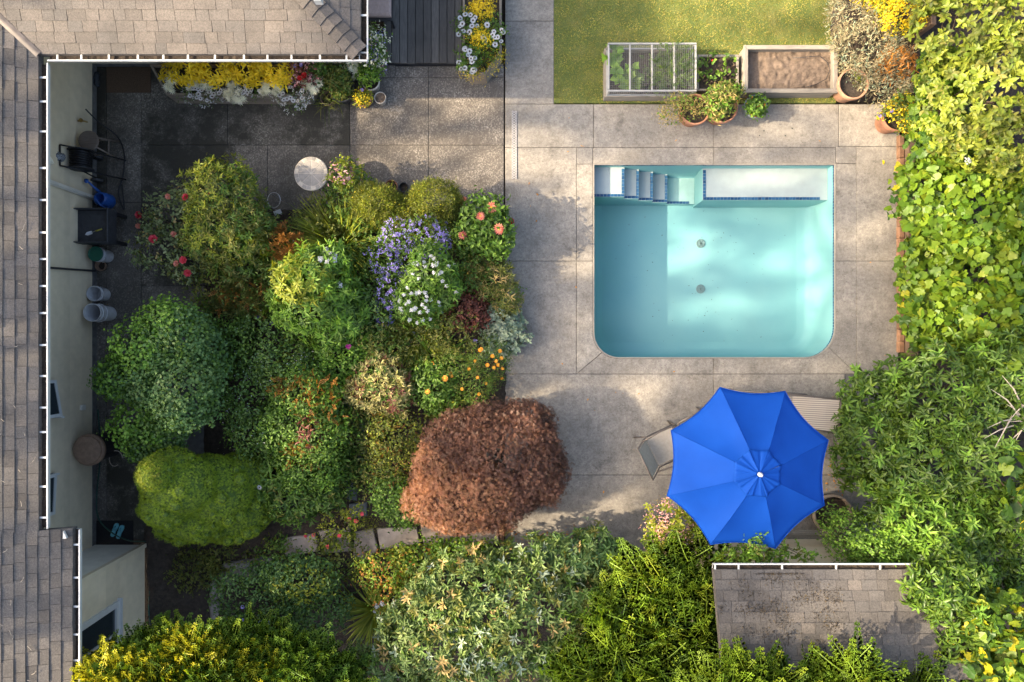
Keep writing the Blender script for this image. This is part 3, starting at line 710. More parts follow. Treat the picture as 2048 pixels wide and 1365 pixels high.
# coping lip
mb = MB(); o1 = outline; o2 = shrink(outline, 0.022)
vs = [(p[0], p[1], 0.004) for p in o1] + [(p[0], p[1], 0.004) for p in o2] + [(p[0], p[1], -0.03) for p in o2] + [(p[0], p[1], -0.03) for p in o1]
fs = []
for r_ in range(4):
    for k in range(nn): fs.append((r_ * nn + k, r_ * nn + (k + 1) % nn, ((r_ + 1) % 4) * nn + (k + 1) % nn, ((r_ + 1) % 4) * nn + k))
mb.add(vs, fs); plain('coping_edge', (0.24, 0.215, 0.18), 0.8, 0.15); mb.build('coping', MATS['coping_edge'], pool)
def tiles(mb, x0, x1, y0, y1, z):
    """one row of nosing tiles laid on a step edge"""
    horiz = (x1 - x0) > (y1 - y0); L_ = max(x1 - x0, y1 - y0); cnt = max(1, round(L_ / 0.062))
    for i in range(cnt):
        t = (i + 0.5) / cnt
        c = (x0 + (x1 - x0) * t, (y0 + y1) / 2) if horiz else ((x0 + x1) / 2, y0 + (y1 - y0) * t)
        s_ = (L_ / cnt - 0.006, y1 - y0) if horiz else (x1 - x0, L_ / cnt - 0.006)
        mb.box((c[0], c[1], z + 0.003), (s_[0], s_[1], 0.01))
YF = 2.575; x_prev = PX0 + 0.012; TOPY = PY1 - 0.012
for i, (xe, dd, mt) in enumerate([(2.011, 0.20, 'pool_white'), (2.30, 0.36, 'pool_white'), (2.586, 0.52, 'pool_white'), (2.888, 0.68, 'pool_white'), (3.43, 0.84, 'pool_pale')]):
    mb = MB(); mb.box(((x_prev + xe) / 2, (YF + TOPY) / 2, (-dd - 0.012 - PD) / 2), (xe - x_prev, TOPY - YF, PD - dd - 0.012)); mb.box(((x_prev + xe) / 2, (YF + TOPY) / 2, -dd - 0.006), (xe - x_prev - 0.004, TOPY - YF - 0.004, 0.012), mi=1)
    st = mb.build('step', [MATS['pool_plaster'], MATS[mt]], pool)
    t = MB()
    if i < 4: tiles(t, xe - 0.052, xe - 0.004, YF + 0.055, TOPY - 0.03, -dd)
    tiles(t, x_prev + 0.01, xe - (0.004 if i < 4 else 0.1), YF + 0.004, YF + 0.05, -dd)
    t.build('nosing_tile', MATS['pool_tile'], st, kind='stuff'); x_prev = xe + 0.001
mb = MB(); bx1 = PX1 - 0.014
mb.box(((3.432 + bx1) / 2, (2.535 + TOPY) / 2, (-0.302 - PD) / 2), (bx1 - 3.432, TOPY - 2.535, PD - 0.302)); mb.box(((3.432 + bx1) / 2, (2.535 + TOPY) / 2, -0.296), (bx1 - 3.436, TOPY - 2.539, 0.012), mi=1)
bn = mb.build('bench', [MATS['pool_plaster'], MATS['pool_white']], pool)
t = MB(); tiles(t, 3.438, 3.488, 2.59, TOPY - 0.03, -0.29); tiles(t, 3.438, bx1 - 0.14, 2.539, 2.588, -0.29); t.build('nosing_tile', MATS['pool_tile'], bn, kind='stuff')
for (x, y) in ((1401, 487), (1401, 578)):
    c = P(x, y, -PD); mb = MB(); mb.lathe([(0.0, 0), (0.085, 0.0), (0.085, 0.012), (0.072, 0.016), (0.07, 0.008), (0.0, 0.008)], c, 24)
    for k in range(6):
        a_ = k * PI / 3; mb.box((c.x + 0.035 * math.cos(a_), c.y + 0.035 * math.sin(a_), -PD + 0.013), (0.065, 0.008, 0.01), a_)
    mb.lathe([(0.0, 0.008), (0.025, 0.008), (0.02, 0.018), (0, 0.018)], c, 12)
    plain('drain', (0.12, 0.2, 0.2), 0.5, 0.2); mb.build('drain', MATS['drain'], pool)
n = 120; px_ = np.stack([rng.normal(1420, 75, n), rng.normal(500, 75, n)], -1); px_[60:] = np.stack([rng.uniform(1230, 1620, n - 60), rng.uniform(430, 690, n - 60)], -1)
pp = np.array([tuple(P(a_, b_, -PD + 0.004)) for a_, b_ in px_]); ph = rng.uniform(0, 6.28, n)
leaf_mat('flecks', [(0.02, 0.035, 0.03), (0.05, 0.06, 0.04), (0.10, 0.16, 0.15)], trans=0.0)
link('leaf_flecks', leaf_mesh('leaf_flecks', [SMALL, LANCE], pp, np.stack([np.cos(ph), np.sin(ph), np.zeros(n)], -1), np.tile(np.array([[0.0, 0, 1]]), (n, 1)) + rng.normal(size=(n, 3)) * 0.1, rng.uniform(0.008, 0.032, n), MATS['flecks']), pool, kind='stuff')
# skimmer lids in the deck
for (x, y, r_) in ((1523, 267, 0.075), (1577, 265, 0.115)):
    c = P(x, y, 0.0); mb = MB(); mb.lathe([(0, 0.0), (r_, 0.0), (r_, 0.0045), (r_ - 0.008, 0.006), (r_ - 0.01, 0.0035), (0, 0.0038)], c, 30)
    mb.box((c.x + r_ * 0.55, c.y + r_ * 0.6, 0.005), (0.02, 0.02, 0.004), mi=1); mb.box((c.x - r_ * 0.5, c.y - r_ * 0.5, 0.005), (0.02, 0.02, 0.004), mi=1)
    plain('lid_concrete', (0.2, 0.182, 0.155), 0.8, 0.2); mb.build('skimmer_lid', [MATS['lid_concrete'], MATS['metal_dark']], None, label='small round concrete coloured skimmer lid in pool deck' if r_ < 0.1 else 'larger round skimmer lid with two finger holes in pool deck', cat='lid')
# strip drain
dr = thing('strip_drain', 'long narrow white strip drain with crossed grating in the concrete deck', 'drain', P(1028, 290))
k0 = P(1023.5, 358); k1 = P(1033.5, 222)
mb = MB(); mb.box(((k0.x + k1.x) / 2, (k0.y + k1.y) / 2, 0.004), (k1.x - k0.x, k1.y - k0.y, 0.006)); plain('drain_slot', (0.16, 0.15, 0.14), 0.8); mb.build('channel', MATS['drain_slot'], dr)
mb = MB(); cnt = 27; hh = (k1.y - k0.y) / cnt; wd = k1.x - k0.x
plain('drain_white', (0.36, 0.34, 0.32), 0.6, 0.1)
for i in range(cnt):
    yc = k0.y + (i + 0.5) * hh
    for s_ in (-1, 1): mb.box(((k0.x + k1.x) / 2, yc, 0.0095 + 0.0005 * s_), (math.hypot(wd * 0.8, hh), 0.012, 0.004), s_ * math.atan2(hh, wd * 0.8))
for xx in (k0.x + 0.006, k1.x - 0.006): mb.box((xx, (k0.y + k1.y) / 2, 0.0108), (0.012, k1.y - k0.y, 0.006))
mb.build('grating', MATS['drain_white'], dr)
# ------------------------------------------------------------------ house: roofs, gutters, walls
TP = 1 / 3.0; PITCH = math.atan(TP); EX = 0.142
ZE = 2.47; XE = -6.605; YE = 4.005; XR = -2.115; XW = -6.215; ZW = ZE - (XW - XE) * TP; YW = -2.645
def clip(poly, lines):
    """clip a convex polygon by half planes a*x+b*y<=c"""
    for (a, b, c) in lines:
        out = []
        for i in range(len(poly)):
            p, q = poly[i - 1], poly[i]; dp = a * p[0] + b * p[1] - c; dq = a * q[0] + b * q[1] - c
            if (dp <= 0) != (dq <= 0):
                t = dp / (dp - dq); out.append((p[0] + (q[0] - p[0]) * t, p[1] + (q[1] - p[1]) * t))
            if dq <= 0: out.append(q)
        poly = out
        if len(poly) < 3: return []
    return poly
def area(p): return abs(sum(p[i - 1][0] * p[i][1] - p[i][0] * p[i - 1][1] for i in range(len(p)))) / 2
def shingle_roof(roof, O, U, V, u0, u1, v0, v1, lines, mat, seed, see, wmin=0.16, wmax=0.31):
    """courses of single shingles on the plane O + u*U + v*V (U along the eave, V up the slope); each in the picture its own object"""
    r = random.Random(seed); N = U.cross(V).normalized(); N = N if N.z > 0 else -N; rest = MB(); cnt = 0
    ci = 0; v = v0
    while v < v1:
        u = u0 - r.uniform(0, 0.3)
        while u < u1:
            w = r.uniform(wmin, wmax)
            pl = clip([(u + 0.0025, v), (u + w - 0.0025, v), (u + w - 0.0025, v + EX + 0.05), (u + 0.0025, v + EX + 0.05)], lines)
            if pl and area(pl) > 0.0015:
                lift0, lift1 = 0.012 + r.choice((0, 0, 0.004, 0.006)), 0.003
                j = r.uniform(-0.003, 0.003)
                def q(p, top):
                    t = (p[1] - v) / (EX + 0.05); h = lift0 + (lift1 - lift0) * t if top else -0.004
                    return O + U * p[0] + V * (p[1] + j) + N * h
                n = len(pl); vs = [q(p, 0) for p in pl] + [q(p, 1) for p in pl]
                fs = [tuple(range(n - 1, -1, -1)), tuple(range(n, 2 * n))] + [(k, (k + 1) % n, n + (k + 1) % n, n + k) for k in range(n)]
                c = O + U * (u + w / 2) + V * (v + EX / 2); kx = FPX / (H - c.z); ix, iy = 1024 + c.x * kx, 682 - c.y * kx
                if see and -10 < ix < 2058 and -10 < iy < 1375 and cnt < 300:
                    m = MB(); m.add(vs, fs); m.build('shingle', MATS[mat], roof); cnt += 1
                else: rest.add(vs, fs)
            u += w
        v += EX; ci += 1
    if rest.f: rest.build('shingle_field', MATS[mat], roof, kind='stuff')
    return cnt
house = thing('house', 'beige sided house with brown shingle roofs and white gutters around the patio', 'house', (-7.33, 0, 0))
ZR = 1.45  # plan depth of each slope up to the ridge of the side wing
def zl(x): return ZE + (XE - x) * TP          # west wing slope (rises to -X)
def zt(y): return ZE + (y - YE) * TP          # top wing slope (rises to +Y)
# roof decks
mb = MB(); RX = -11.5; t_ = 0.03
q = [(XE, YE, ZE), (XE, YW, ZE), (XW, YW, ZW), (XW, -9, ZW), (RX, -9, zl(RX)), (RX, YE + (XE - RX), zl(RX))]
dn = 0.1
mb.add([(x, y, z - 0.012) for x, y, z in q] + [(x, y, z - dn) for x, y, z in q], [tuple(range(6))[::-1], tuple(range(6, 12))] + [(k, (k + 1) % 6, 6 + (k + 1) % 6, 6 + k) for k in range(6)])
# far slope of the west wing
q = [(RX, -9, zl(RX)), (RX, YE + (XE - RX), zl(RX)), (2 * RX - XE, YE + (XE - RX), ZE), (2 * RX - XE, -9, ZE)]
mb.add([(x, y, z - 0.012) for x, y, z in q] + [(x, y, z - dn) for x, y, z in q], [tuple(range(4)), tuple(range(7, 3, -1))] + [(k, (k + 1) % 4, 4 + (k + 1) % 4, 4 + k) for k in range(4)])
roofL = mb.build('roof', MATS['shingle_grey'], house)
DEP = 2.6
mb = MB()
q = [(XE, YE, ZE), (XR, YE, ZE), (XR - DEP, YE + DEP, zt(YE + DEP)), (XE - DEP, YE + DEP, zt(YE + DEP))]
mb.add([(x, y, z - 0.012) for x, y, z in q] + [(x, y, z - dn) for x, y, z in q], [tuple(range(4)), tuple(range(7, 3, -1))] + [(k, (k + 1) % 4, 4 + (k + 1) % 4, 4 + k) for k in range(4)])
q = [(XR, YE, ZE), (XR, YE + 2 * DEP, ZE), (XR - DEP, YE + DEP, zt(YE + DEP))]
mb.add([(x, y, z - 0.012) for x, y, z in q] + [(x, y, z - dn) for x, y, z in q], [(0, 1, 2), (5, 4, 3)] + [(k, (k + 1) % 3, 3 + (k + 1) % 3, 3 + k) for k in range(3)])
q = [(XR, YE + 2 * DEP, ZE), (-12, YE + 2 * DEP, ZE), (-12, YE + DEP, zt(YE + DEP)), (XR - DEP, YE + DEP, zt(YE + DEP))]
mb.add([(x, y, z - 0.012) for x, y, z in q] + [(x, y, z - dn) for x, y, z in q], [tuple(range(4)), tuple(range(7, 3, -1))] + [(k, (k + 1) % 4, 4 + (k + 1) % 4, 4 + k) for k in range(4)])
roofT = mb.build('roof', MATS['shingle'], house)
cp, sp = math.cos(PITCH), math.sin(PITCH)
# west wing: u along +Y from Y=-9, v up the slope from the eave
OL = Vector((XE, -9.0, ZE)); UL = Vector((0, 1, 0)); VL = Vector((-cp, 0, sp))
# plane normal must point up: U x V
UL = Vector((0, -1, 0)); OL = Vector((XE, YE + 6, ZE))       # u measured southwards
vL = (XE - RX) / cp; dv = (XW - XE) / cp
# valley: u = 6 - (plan distance) -> points with y < YE + (XE - x): (YE+6-u) <= YE + v*cp -> -u - v*cp <= -6
shingle_roof(roofL, OL, UL, VL, 0, 6 + YE - YW, 0.0, vL, [(-1, -cp, -6.0 - 0.03), (1, 0, 6 + YE - YW)], 'shingle_grey', 3, True)
shingle_roof(roofL, OL + VL * (-dv), UL, VL, 6 + YE - YW, 15, 0.0, vL + dv, [(-1, 0, -(6 + YE - YW))], 'shingle_grey', 4, True)
# top wing south slope: u along +X from XE-DEP
OT = Vector((XE - DEP, YE, ZE)); UT = Vector((1, 0, 0)); VT = Vector((0, cp, sp)); LT = XR - XE
shingle_roof(roofT, OT, UT, VT, 0, DEP + LT, 0.0, DEP / cp, [(-1, -cp, -DEP - 0.03), (1, cp, DEP + LT + 0.0)], 'shingle', 8, True, 0.15, 0.3)
OR_ = Vector((XR, YE, ZE)); UR_ = Vector((0, 1, 0)); VR_ = Vector((-cp, 0, sp))
shingle_roof(roofT, OR_, UR_, VR_, 0, 2 * DEP, 0.0, DEP / cp, [(-1, cp, 0), (1, cp, 2 * DEP)], 'shingle', 9, True, 0.15, 0.3)
# hip caps
e = Vector((-1, 1, TP)).normalized(); lat = Vector((1, 1, 0)).normalized(); upn = lat.cross(e) if lat.cross(e).z > 0 else e.cross(lat)
for i in range(22):
    c0 = Vector((XR, YE, ZE)) + e * (0.02 + i * 0.15); m = MB()
    h0, h1 = 0.04, 0.018; L_ = 0.2; vs = []
    for (tt, h) in ((0, h0), (L_, h1)):
        for s_ in (-0.14, 0, 0.14):
            vs.append(c0 + e * tt + lat * s_ + Vector((0, 0, h - abs(s_) * 0.236)))
    vs += [v - Vector((0, 0, 0.016)) for v in vs]
    m.add(vs, [(0, 1, 4, 3), (1, 2, 5, 4), (0, 6, 7, 1), (1, 7, 8, 2), (3, 4, 10, 9), (4, 5, 11, 10), (0, 3, 9, 6), (2, 8, 11, 5)])
    m.build('hip_shingle', MATS['shingle'], roofT)
# valley flashing
m = MB(); ev = Vector((-1, 1, TP)).normalized(); c0 = Vector((XE, YE, ZE)); lw = Vector((1, 1, 0)).normalized()
vs = []
for tt in (-0.02, 4.2):
    for s_ in (-0.05, -0.01, 0.01, 0.05): vs.append(c0 + ev * tt + lw * s_ + Vector((0, 0, abs(s_) * 0.236 + 0.016 + (0.02 if abs(s_) < 0.05 else 0))))
vs += [v - Vector((0, 0, 0.008)) for v in vs]
m.add(vs, [(0, 1, 5, 4), (1, 2, 6, 5), (2, 3, 7, 6), (0, 8, 9, 1), (1, 9, 10, 2), (2, 10, 11, 3)])
m.build('valley_flashing', MATS['flashing'], roofL)
# gutters
def gutter(a, b, inward, hangers, name='gutter'):
    """open white trough from a to b below the eave; inward points back to the roof"""
    a, b, n = Vector(a), Vector(b), Vector(inward); d = (b - a).normalized(); L_ = (b - a).length; w = 0.115; hh = 0.1
    m = MB(); ang = math.atan2(d.y, d.x); c = (a + b) / 2
    def bar(off, zz, dw, dh, mi=0): m.box((c.x + n.x * off, c.y + n.y * off, c.z + zz), (L_, dw, dh), ang, mi)
    bar(0.0, 0.0, 0.02, 0.016); bar(0.008, -0.035, 0.006, 0.06); bar(w / 2 + 0.004, -0.068, w - 0.01, 0.006); bar(w, -0.03, 0.006, 0.07)
    g_ = m.build(name, MATS['white_paint'], house)
    m = MB(); seg = int(L_ / 0.05); vs = []; fs = []
    for i in range(seg + 1):
        for off in (0.012, w * 0.5, w - 0.006):
            p = a + d * (L_ * i / seg) + n * off; vs.append((p.x, p.y, a.z - 0.045 + random.uniform(-0.012, 0.012)))
    for i in range(seg):
        for k in range(2): fs.append((i * 3 + k, i * 3 + k + 1, i * 3 + k + 4, i * 3 + k + 3))
    m.add(vs, fs); m.build('leaf_litter', MATS['debris'], g_, kind='stuff')
    for t in hangers:
        m = MB(); p = a + d * t + n * (w / 2); m.box((p.x, p.y, a.z + 0.002), (0.026, w - 0.004, 0.006), ang); m.build('hanger', MATS['white_paint'], g_)
    return g_
def yz(y, z): return P(0, y, z).y
ZG = 2.45
hy = [155, 203, 263, 336, 400, 465, 518, 572, 626, 690, 752, 815, 864, 915, 973, 1035]
GX = P(95, 0, ZG).x
gutter((GX, YE - 0.115, ZG), (GX, YW + 0.02, ZG), (-1, 0, 0), [YE - 0.115 - yz(y, ZG) for y in hy])
GY = P(0, 121, ZG).y; GR = P(735, 0, ZG).x
hx = [115, 163, 218, 276, 327, 376, 430, 488, 535, 583, 640, 693]
gutter((GX, GY, ZG), (GR, GY, ZG), (0, 1, 0), [P(x, 0, ZG).x - GX for x in hx])
gutter((GR, GY + 0.012, ZG), (GR, GY + 5.2, ZG), (-1, 0, 0), [0.19, 0.62, 1.1, 1.6])
GW = P(159, 0, ZW - 0.02).x
ZQ = ZW - 0.02
gutter((GW, YW - 0.03, ZQ), (GW, -8.9, ZQ), (-1, 0, 0), [YW - 0.03 - P(0, y, ZW).y for y in (1090, 1156, 1214, 1270, 1322)])
# fascia & soffit
m = MB(); m.box(((XE - 0.12 + -7.33) / 2 + 0.02, (YE + YW) / 2 + 0.1, ZE - 0.14), (abs(-7.33 - XE) - 0.1, YE - YW + 1.6, 0.02)); m.box((-4.75, (YE + 4.85) / 2 + 0.1, ZE - 0.145), (4.9, 0.7, 0.02)); m.build('soffit', MATS['siding'], house)
# walls: one plank each
def plank_wall(name, p0, p1, out, z0, z1, mat, hgt=0.155):
    p0, p1, out = Vector(p0), Vector(p1), Vector(out); L_ = (p1 - p0).length; ang = math.atan2((p1 - p0).y, (p1 - p0).x); c = (p0 + p1) / 2
    mb = MB(); cc = c - out * 0.08; mb.box((cc.x, cc.y, (z0 + z1) / 2), (L_, 0.12, z1 - z0), ang); w = mb.build(name, MATS[mat], house)
    z = z0
    while z < z1 - 0.02:
        h = min(hgt, z1 - z); m = MB()
        lo, hi = 0.026, 0.004
        A = p0; B = p1
        vs = [A + out * lo + Vector((0, 0, z)), B + out * lo + Vector((0, 0, z)), B + out * hi + Vector((0, 0, z + h)), A + out * hi + Vector((0, 0, z + h)),
              A - out * 0.019 + Vector((0, 0, z)), B - out * 0.019 + Vector((0, 0, z)), B - out * 0.019 + Vector((0, 0, z + h)), A - out * 0.019 + Vector((0, 0, z + h))]
        m.add(vs, [(0, 1, 2, 3), (7, 6, 5, 4), (0, 4, 5, 1), (3, 2, 6, 7), (0, 3, 7, 4), (1, 5, 6, 2)]); m.build('plank', MATS[mat], w); z += h
    return w
WX = -7.33; WY = 4.85; WBX = -6.45; WBY = -3.59
plank_wall('wall', (WX, WBY, 0), (WX, WY, 0), (1, 0, 0), 0.1, 2.3, 'siding')
plank_wall('wall', (WX + 0.02, WY, 0), (-2.6, WY, 0), (0, -1, 0), 0.1, 2.3, 'siding')
plank_wall('wall', (-2.6, WY, 0), (-2.6, WY + 4, 0), (1, 0, 0), 0.1, 2.3, 'siding')
plank_wall('wall', (WBX, -8.5, 0), (WBX, WBY, 0), (1, 0, 0), 0.06, 2.25, 'siding', 0.19)
plank_wall('wall', (WX + 0.02, WBY, 0), (WBX - 0.001, WBY, 0), (0, 1, 0), 0.06, 2.25, 'siding_pale', 0.19)
m = MB(); m.box((WX - 0.03, (WBY + WY) / 2, 0.04), (0.12, WY - WBY, 0.16)); m.box(((WX - 2.6) / 2, WY + 0.03, 0.04), (-2.6 - WX, 0.12, 0.16)); m.build('foundation', MATS['foundation'], house)
m = MB(); m.box((WBX + 0.012, WBY + 0.012, 1.14), (0.07, 0.07, 2.2)); m.build('corner_board', MATS['siding'], house)
# wing window with curtain, sashes and casements
wn = MB(); y0, y1, z0, z1 = -5.2, -4.27, 0.92, 1.95; xw = WBX + 0.03
for (yc, zc, dy, dz) in (((y0 + y1) / 2, z0, y1 - y0 + 0.09, 0.09), ((y0 + y1) / 2, z1, y1 - y0 + 0.09, 0.09), (y0, (z0 + z1) / 2, 0.09, z1 - z0 - 0.09), (y1, (z0 + z1) / 2, 0.09, z1 - z0 - 0.09)):
    wn.box((xw, yc, zc), (0.06, dy, dz))
win = wn.build('window', MATS['white_paint'], house)
m = MB(); m.box((xw + 0.02, (y0 + y1) / 2, z0 - 0.052), (0.1, y1 - y0 + 0.16, 0.025)); m.build('sill', MATS['white_paint'], win)
m = MB(); m.box((xw, (y0 + y1) / 2, (z0 + z1) / 2), (0.04, 0.035, z1 - z0 - 0.09)); m.build('mullion', MATS['white_paint'], win)
for ya, yb in ((y0 + 0.045, (y0 + y1) / 2 - 0.02), ((y0 + y1) / 2 + 0.02, y1 - 0.045)):
    m = MB(); m.box((xw - 0.005, (ya + yb) / 2, (z0 + z1) / 2), (0.008, yb - ya, z1 - z0 - 0.09)); m.build('pane', MATS['window_glass'], win)
m = MB(); m.box((xw + 0.004, -4.95, z0 + 0.5), (0.006, 0.26, 0.8)); m.build('curtain', MATS['curtain'], win)
def casement(ya, yb, z0, h, open_):
    """white sash hinged at ya, standing open at yb"""
    fr = MB(); fr.box((WX + 0.025, (ya + yb) / 2, z0 + h / 2), (0.05, abs(yb - ya), h)); w_ = fr.build('window', MATS['window_glass'], house)
    a_ = Vector((WX + 0.055, ya, 0)); b_ = Vector((WX + 0.055 + open_, yb, 0)); d = b_ - a_; ang = math.atan2(d.y, d.x); c = (a_ + b_) / 2; L_ = d.length
    m = MB(); m.box((c.x, c.y, z0 + 0.025), (L_, 0.035, 0.05), ang); m.box((c.x, c.y, z0 + h - 0.025), (L_, 0.035, 0.05), ang)
    for p in (a_.lerp(b_, 0.04), a_.lerp(b_, 0.96)): m.box((p.x, p.y, z0 + h / 2), (0.05, 0.036, h - 0.1), ang)
    m.build('sash', MATS['white_paint'], w_)
    m = MB(); m.box((c.x, c.y, z0 + h / 2), (L_ - 0.1, 0.008, h - 0.1), ang); m.build('pane', MATS['window_glass'], w_)
    m = MB(); m.box((WX + 0.07 + open_ * 0.4, yb - 0.01, z0 + 0.012), (0.1 + open_ * 0.8, 0.03, 0.03)); m.build('stay', MATS['white_paint'], w_)
casement(-0.62, -1.2, 1.12, 0.8, 0.1); casement(-2.75, -2.1, 1.15, 0.8, 0.03)
# downspout from the left gutter
def smooth_path(pts, k=6):
    pts = [Vector(p) for p in pts]; out = []
    for i in range(len(pts) - 1):
        a, b, c, d = pts[max(i - 1, 0)], pts[i], pts[i + 1], pts[min(i + 2, len(pts) - 1)]
        for j in range(k):
            t = j / k; out.append(0.5 * ((2 * b) + (c - a) * t + (2 * a - 5 * b + 4 * c - d) * t * t + (3 * b - a - 3 * c + d) * t ** 3))
    return out + [pts[-1]]
def pipe(name, pts, r, mat, parent=None, seg=8, **kw):
    pts = smooth_path(pts); m = MB(); m.tube(pts, r, seg); return m.build(name, MATS[mat], parent, smooth=True, **kw)
dsy = P(0, 362, 1.4).y
m = MB(); m.tube([(GX - 0.05, dsy + 0.1, ZE - 0.1), (GX - 0.1, dsy + 0.08, ZE - 0.25), (WX + 0.08, dsy + 0.06, 1.75), (WX + 0.06, dsy + 0.02, 1.3), (WX + 0.06, dsy, 0.06)], 0.04, 4); m.build('downspout', MATS['siding_pale'], house)
m = MB(); m.tube([(WX + 0.06, P(0, 543).y, 0.1), (WX + 0.06, P(0, 536, 1).y - 0.02, 1.2), (WX + 0.06, P(0, 530, 2).y, 2.2)], 0.018, 6); m.build('conduit', MATS['metal_dark'], house)
m = MB(); m.box((WX + 0.03, P(0, 815, 0.4).y, 0.4), (0.05, 0.09, 0.11), ch=0.01); m.build('outlet_box', MATS['siding_pale'], house)
m = MB(); c = Vector((WX + 0.02, P(0, 240, 0.55).y, 0.5)); m.tube([c, c + Vector((0.09, 0, 0)), c + Vector((0.12, 0, -0.06))], 0.014, 8); m.lathe([(0, 0), (0.035, 0), (0.035, 0.012), (0, 0.012)], c + Vector((0.07, 0, 0.03)), 10); m.build('spigot', MATS['brass'], house)
# roof vent fin on the west slope and small flashing pieces
m = MB(); c = P(25, 43, zl(-8.9) + 0.05); m.box((c.x, c.y, zl(c.x) + 0.05), (0.3, 0.05, 0.1)); m.build('vent_pipe', MATS['metal_dark'], roofL)
m = MB(); c = P(132, 1070, 2.4); m.add([(c.x - 0.03, c.y + 0.06, 2.42), (c.x + 0.02, c.y - 0.04, 2.42), (c.x - 0.03, c.y - 0.05, 2.42), (c.x - 0.03, c.y + 0.06, 2.38), (c.x + 0.02, c.y - 0.04, 2.38), (c.x - 0.03, c.y - 0.05, 2.38)], [(0, 1, 2), (5, 4, 3), (0, 3, 4, 1), (1, 4, 5, 2), (2, 5, 3, 0)]); m.build('step_flashing', MATS['white_paint'], roofL)
m = MB(); c = P(638, 2, 2.9); m.box((c.x, c.y, 2.93), (0.1, 0.07, 0.12), ch=0.01); m.build('roof_vent', MATS['white_paint'], roofT)
# twigs and needles fallen on the west roof
n = 160; m = MB()
for i in range(n):
    y = random.uniform(-6.5, 2.0) if random.random() < 0.8 else random.uniform(-6, -1); x = random.uniform(-8.9, -6.65); z = zl(x) + 0.026; a_ = random.uniform(0, PI); L_ = random.uniform(0.03, 0.09)
    dx, dy = math.cos(a_) * L_, math.sin(a_) * L_
    m.tube([(x, y, z), (x + dx * 0.5 + 0.01, y + dy * 0.5, z - dx * 0.5 * TP + 0.004), (x + dx, y + dy + 0.01, z - dx * TP)], 0.0035, 4)
m.build('fallen_twig', MATS['twig_pale'], roofL, kind='stuff')

# ------------------------------------------------------------------ shed
ZS = 2.2; YS = P(0, 1139, ZS).y; XS0 = P(1427, 0, ZS).x; XS1 = P(1885, 0, ZS).x; DS = 1.25
shed = thing('shed', 'small shed with mossy grey shingle roof and white gutter behind umbrella', 'shed', ((XS0 + XS1) / 2, YS - DS, 0))
m = MB()
for sg in (1, -1):
    q = [(XS0, YS - DS + DS * sg, ZS), (XS1, YS - DS + DS * sg, ZS), (XS1, YS - DS, ZS + DS * TP), (XS0, YS - DS, ZS + DS * TP)]
    f = [(3, 2, 1, 0), (4, 5, 6, 7)] if sg > 0 else [(0, 1, 2, 3), (7, 6, 5, 4)]
    m.add([(x, y, z - 0.012) for x, y, z in q] + [(x, y, z - 0.1) for x, y, z in q], f + [(k, (k + 1) % 4, 4 + (k + 1) % 4, 4 + k) for k in range(4)])
roofS = m.build('roof', MATS['shingle_grey'], shed)
OS = Vector((XS1, YS, ZS)); cnt = shingle_roof(roofS, OS, Vector((-1, 0, 0)), Vector((0, -cp, sp)), 0, XS1 - XS0, 0, DS / cp, [(1, 0, XS1 - XS0), (0, 1, DS / cp)], 'shingle_grey', 15, True, 0.15, 0.25)
OS2 = Vector((XS0, YS - 2 * DS, ZS)); shingle_roof(roofS, OS2, Vector((1, 0, 0)), Vector((0, cp, sp)), 0, XS1 - XS0, 0, DS / cp, [(1, 0, XS1 - XS0), (0, 1, DS / cp)], 'shingle_grey', 16, True, 0.15, 0.25)
for i in range(24):
    m = MB(); x = XS0 + i * 0.155; zc = ZS + DS * TP
    vs = []
    for (tt, h) in ((0, 0.036), (0.2, 0.018)):
        for s_ in (-0.13, 0, 0.13): vs.append((x + tt, YS - DS + s_, zc + h - abs(s_) * TP))
    vs += [(a_, b_, c_ - 0.014) for a_, b_, c_ in vs]
    m.add(vs, [(0, 3, 4, 1), (1, 4, 5, 2), (0, 1, 7, 6), (1, 2, 8, 7), (3, 9, 10, 4), (4, 10, 11, 5), (0, 6, 9, 3), (2, 5, 11, 8)]); m.build('ridge_shingle', MATS['shingle_grey'], roofS)
_h = house; house = shed
gy = P(0, 1128, ZS).y
gutter((P(1427, 0, ZS).x, gy, ZS), (P(1850, 0, ZS).x, gy, ZS), (0, -1, 0), [P(x, 0, ZS).x - P(1427, 0, ZS).x for x in (1430, 1477, 1564, 1672, 1760)])
plank_wall('wall', (XS0 + 0.25, YS - 0.22, 0), (XS1 - 0.2, YS - 0.22, 0), (0, 1, 0), 0.03, 2.05, 'siding')
plank_wall('wall', (XS0 + 0.25, YS - 2 * DS + 0.25, 0), (XS0 + 0.25, YS - 0.222, 0), (-1, 0, 0), 0.03, 2.05, 'siding')
house = _h
# moss and dark debris on the shed roof
n = 2600; cu = rng.normal(size=40) * 0.5 + 0.95; cv = rng.normal(size=40) * 0.28 + 0.55; ki = rng.integers(0, 40, n); u = cu[ki] + rng.normal(size=n) * 0.09; v = np.clip(cv[ki] + rng.normal(size=n) * 0.05, 0.05, 1.25)
X = XS0 + u; ok = (X > XS0 + 0.02); X = X[ok]; v = v[ok]; Y = YS - v * cp; Z = ZS + v * sp + 0.02
N_ = np.tile(np.array([[0, sp, cp]]), (len(X), 1)); ph = rng.uniform(0, 6.28, len(X)); D_ = np.stack([np.cos(ph), np.sin(ph) * cp, -np.sin(ph) * sp], -1)
leaf_mat('moss', [(0.012, 0.010, 0.008), (0.03, 0.022, 0.015), (0.10, 0.07, 0.03)], trans=0.0)
link('moss_litter', leaf_mesh('moss_litter', [OVATE, SMALL], np.stack([X, Y, Z], -1), D_, N_ + rng.normal(size=(len(X), 3)) * 0.3, rng.uniform(0.008, 0.024, len(X)), MATS['moss']), roofS, kind='stuff')
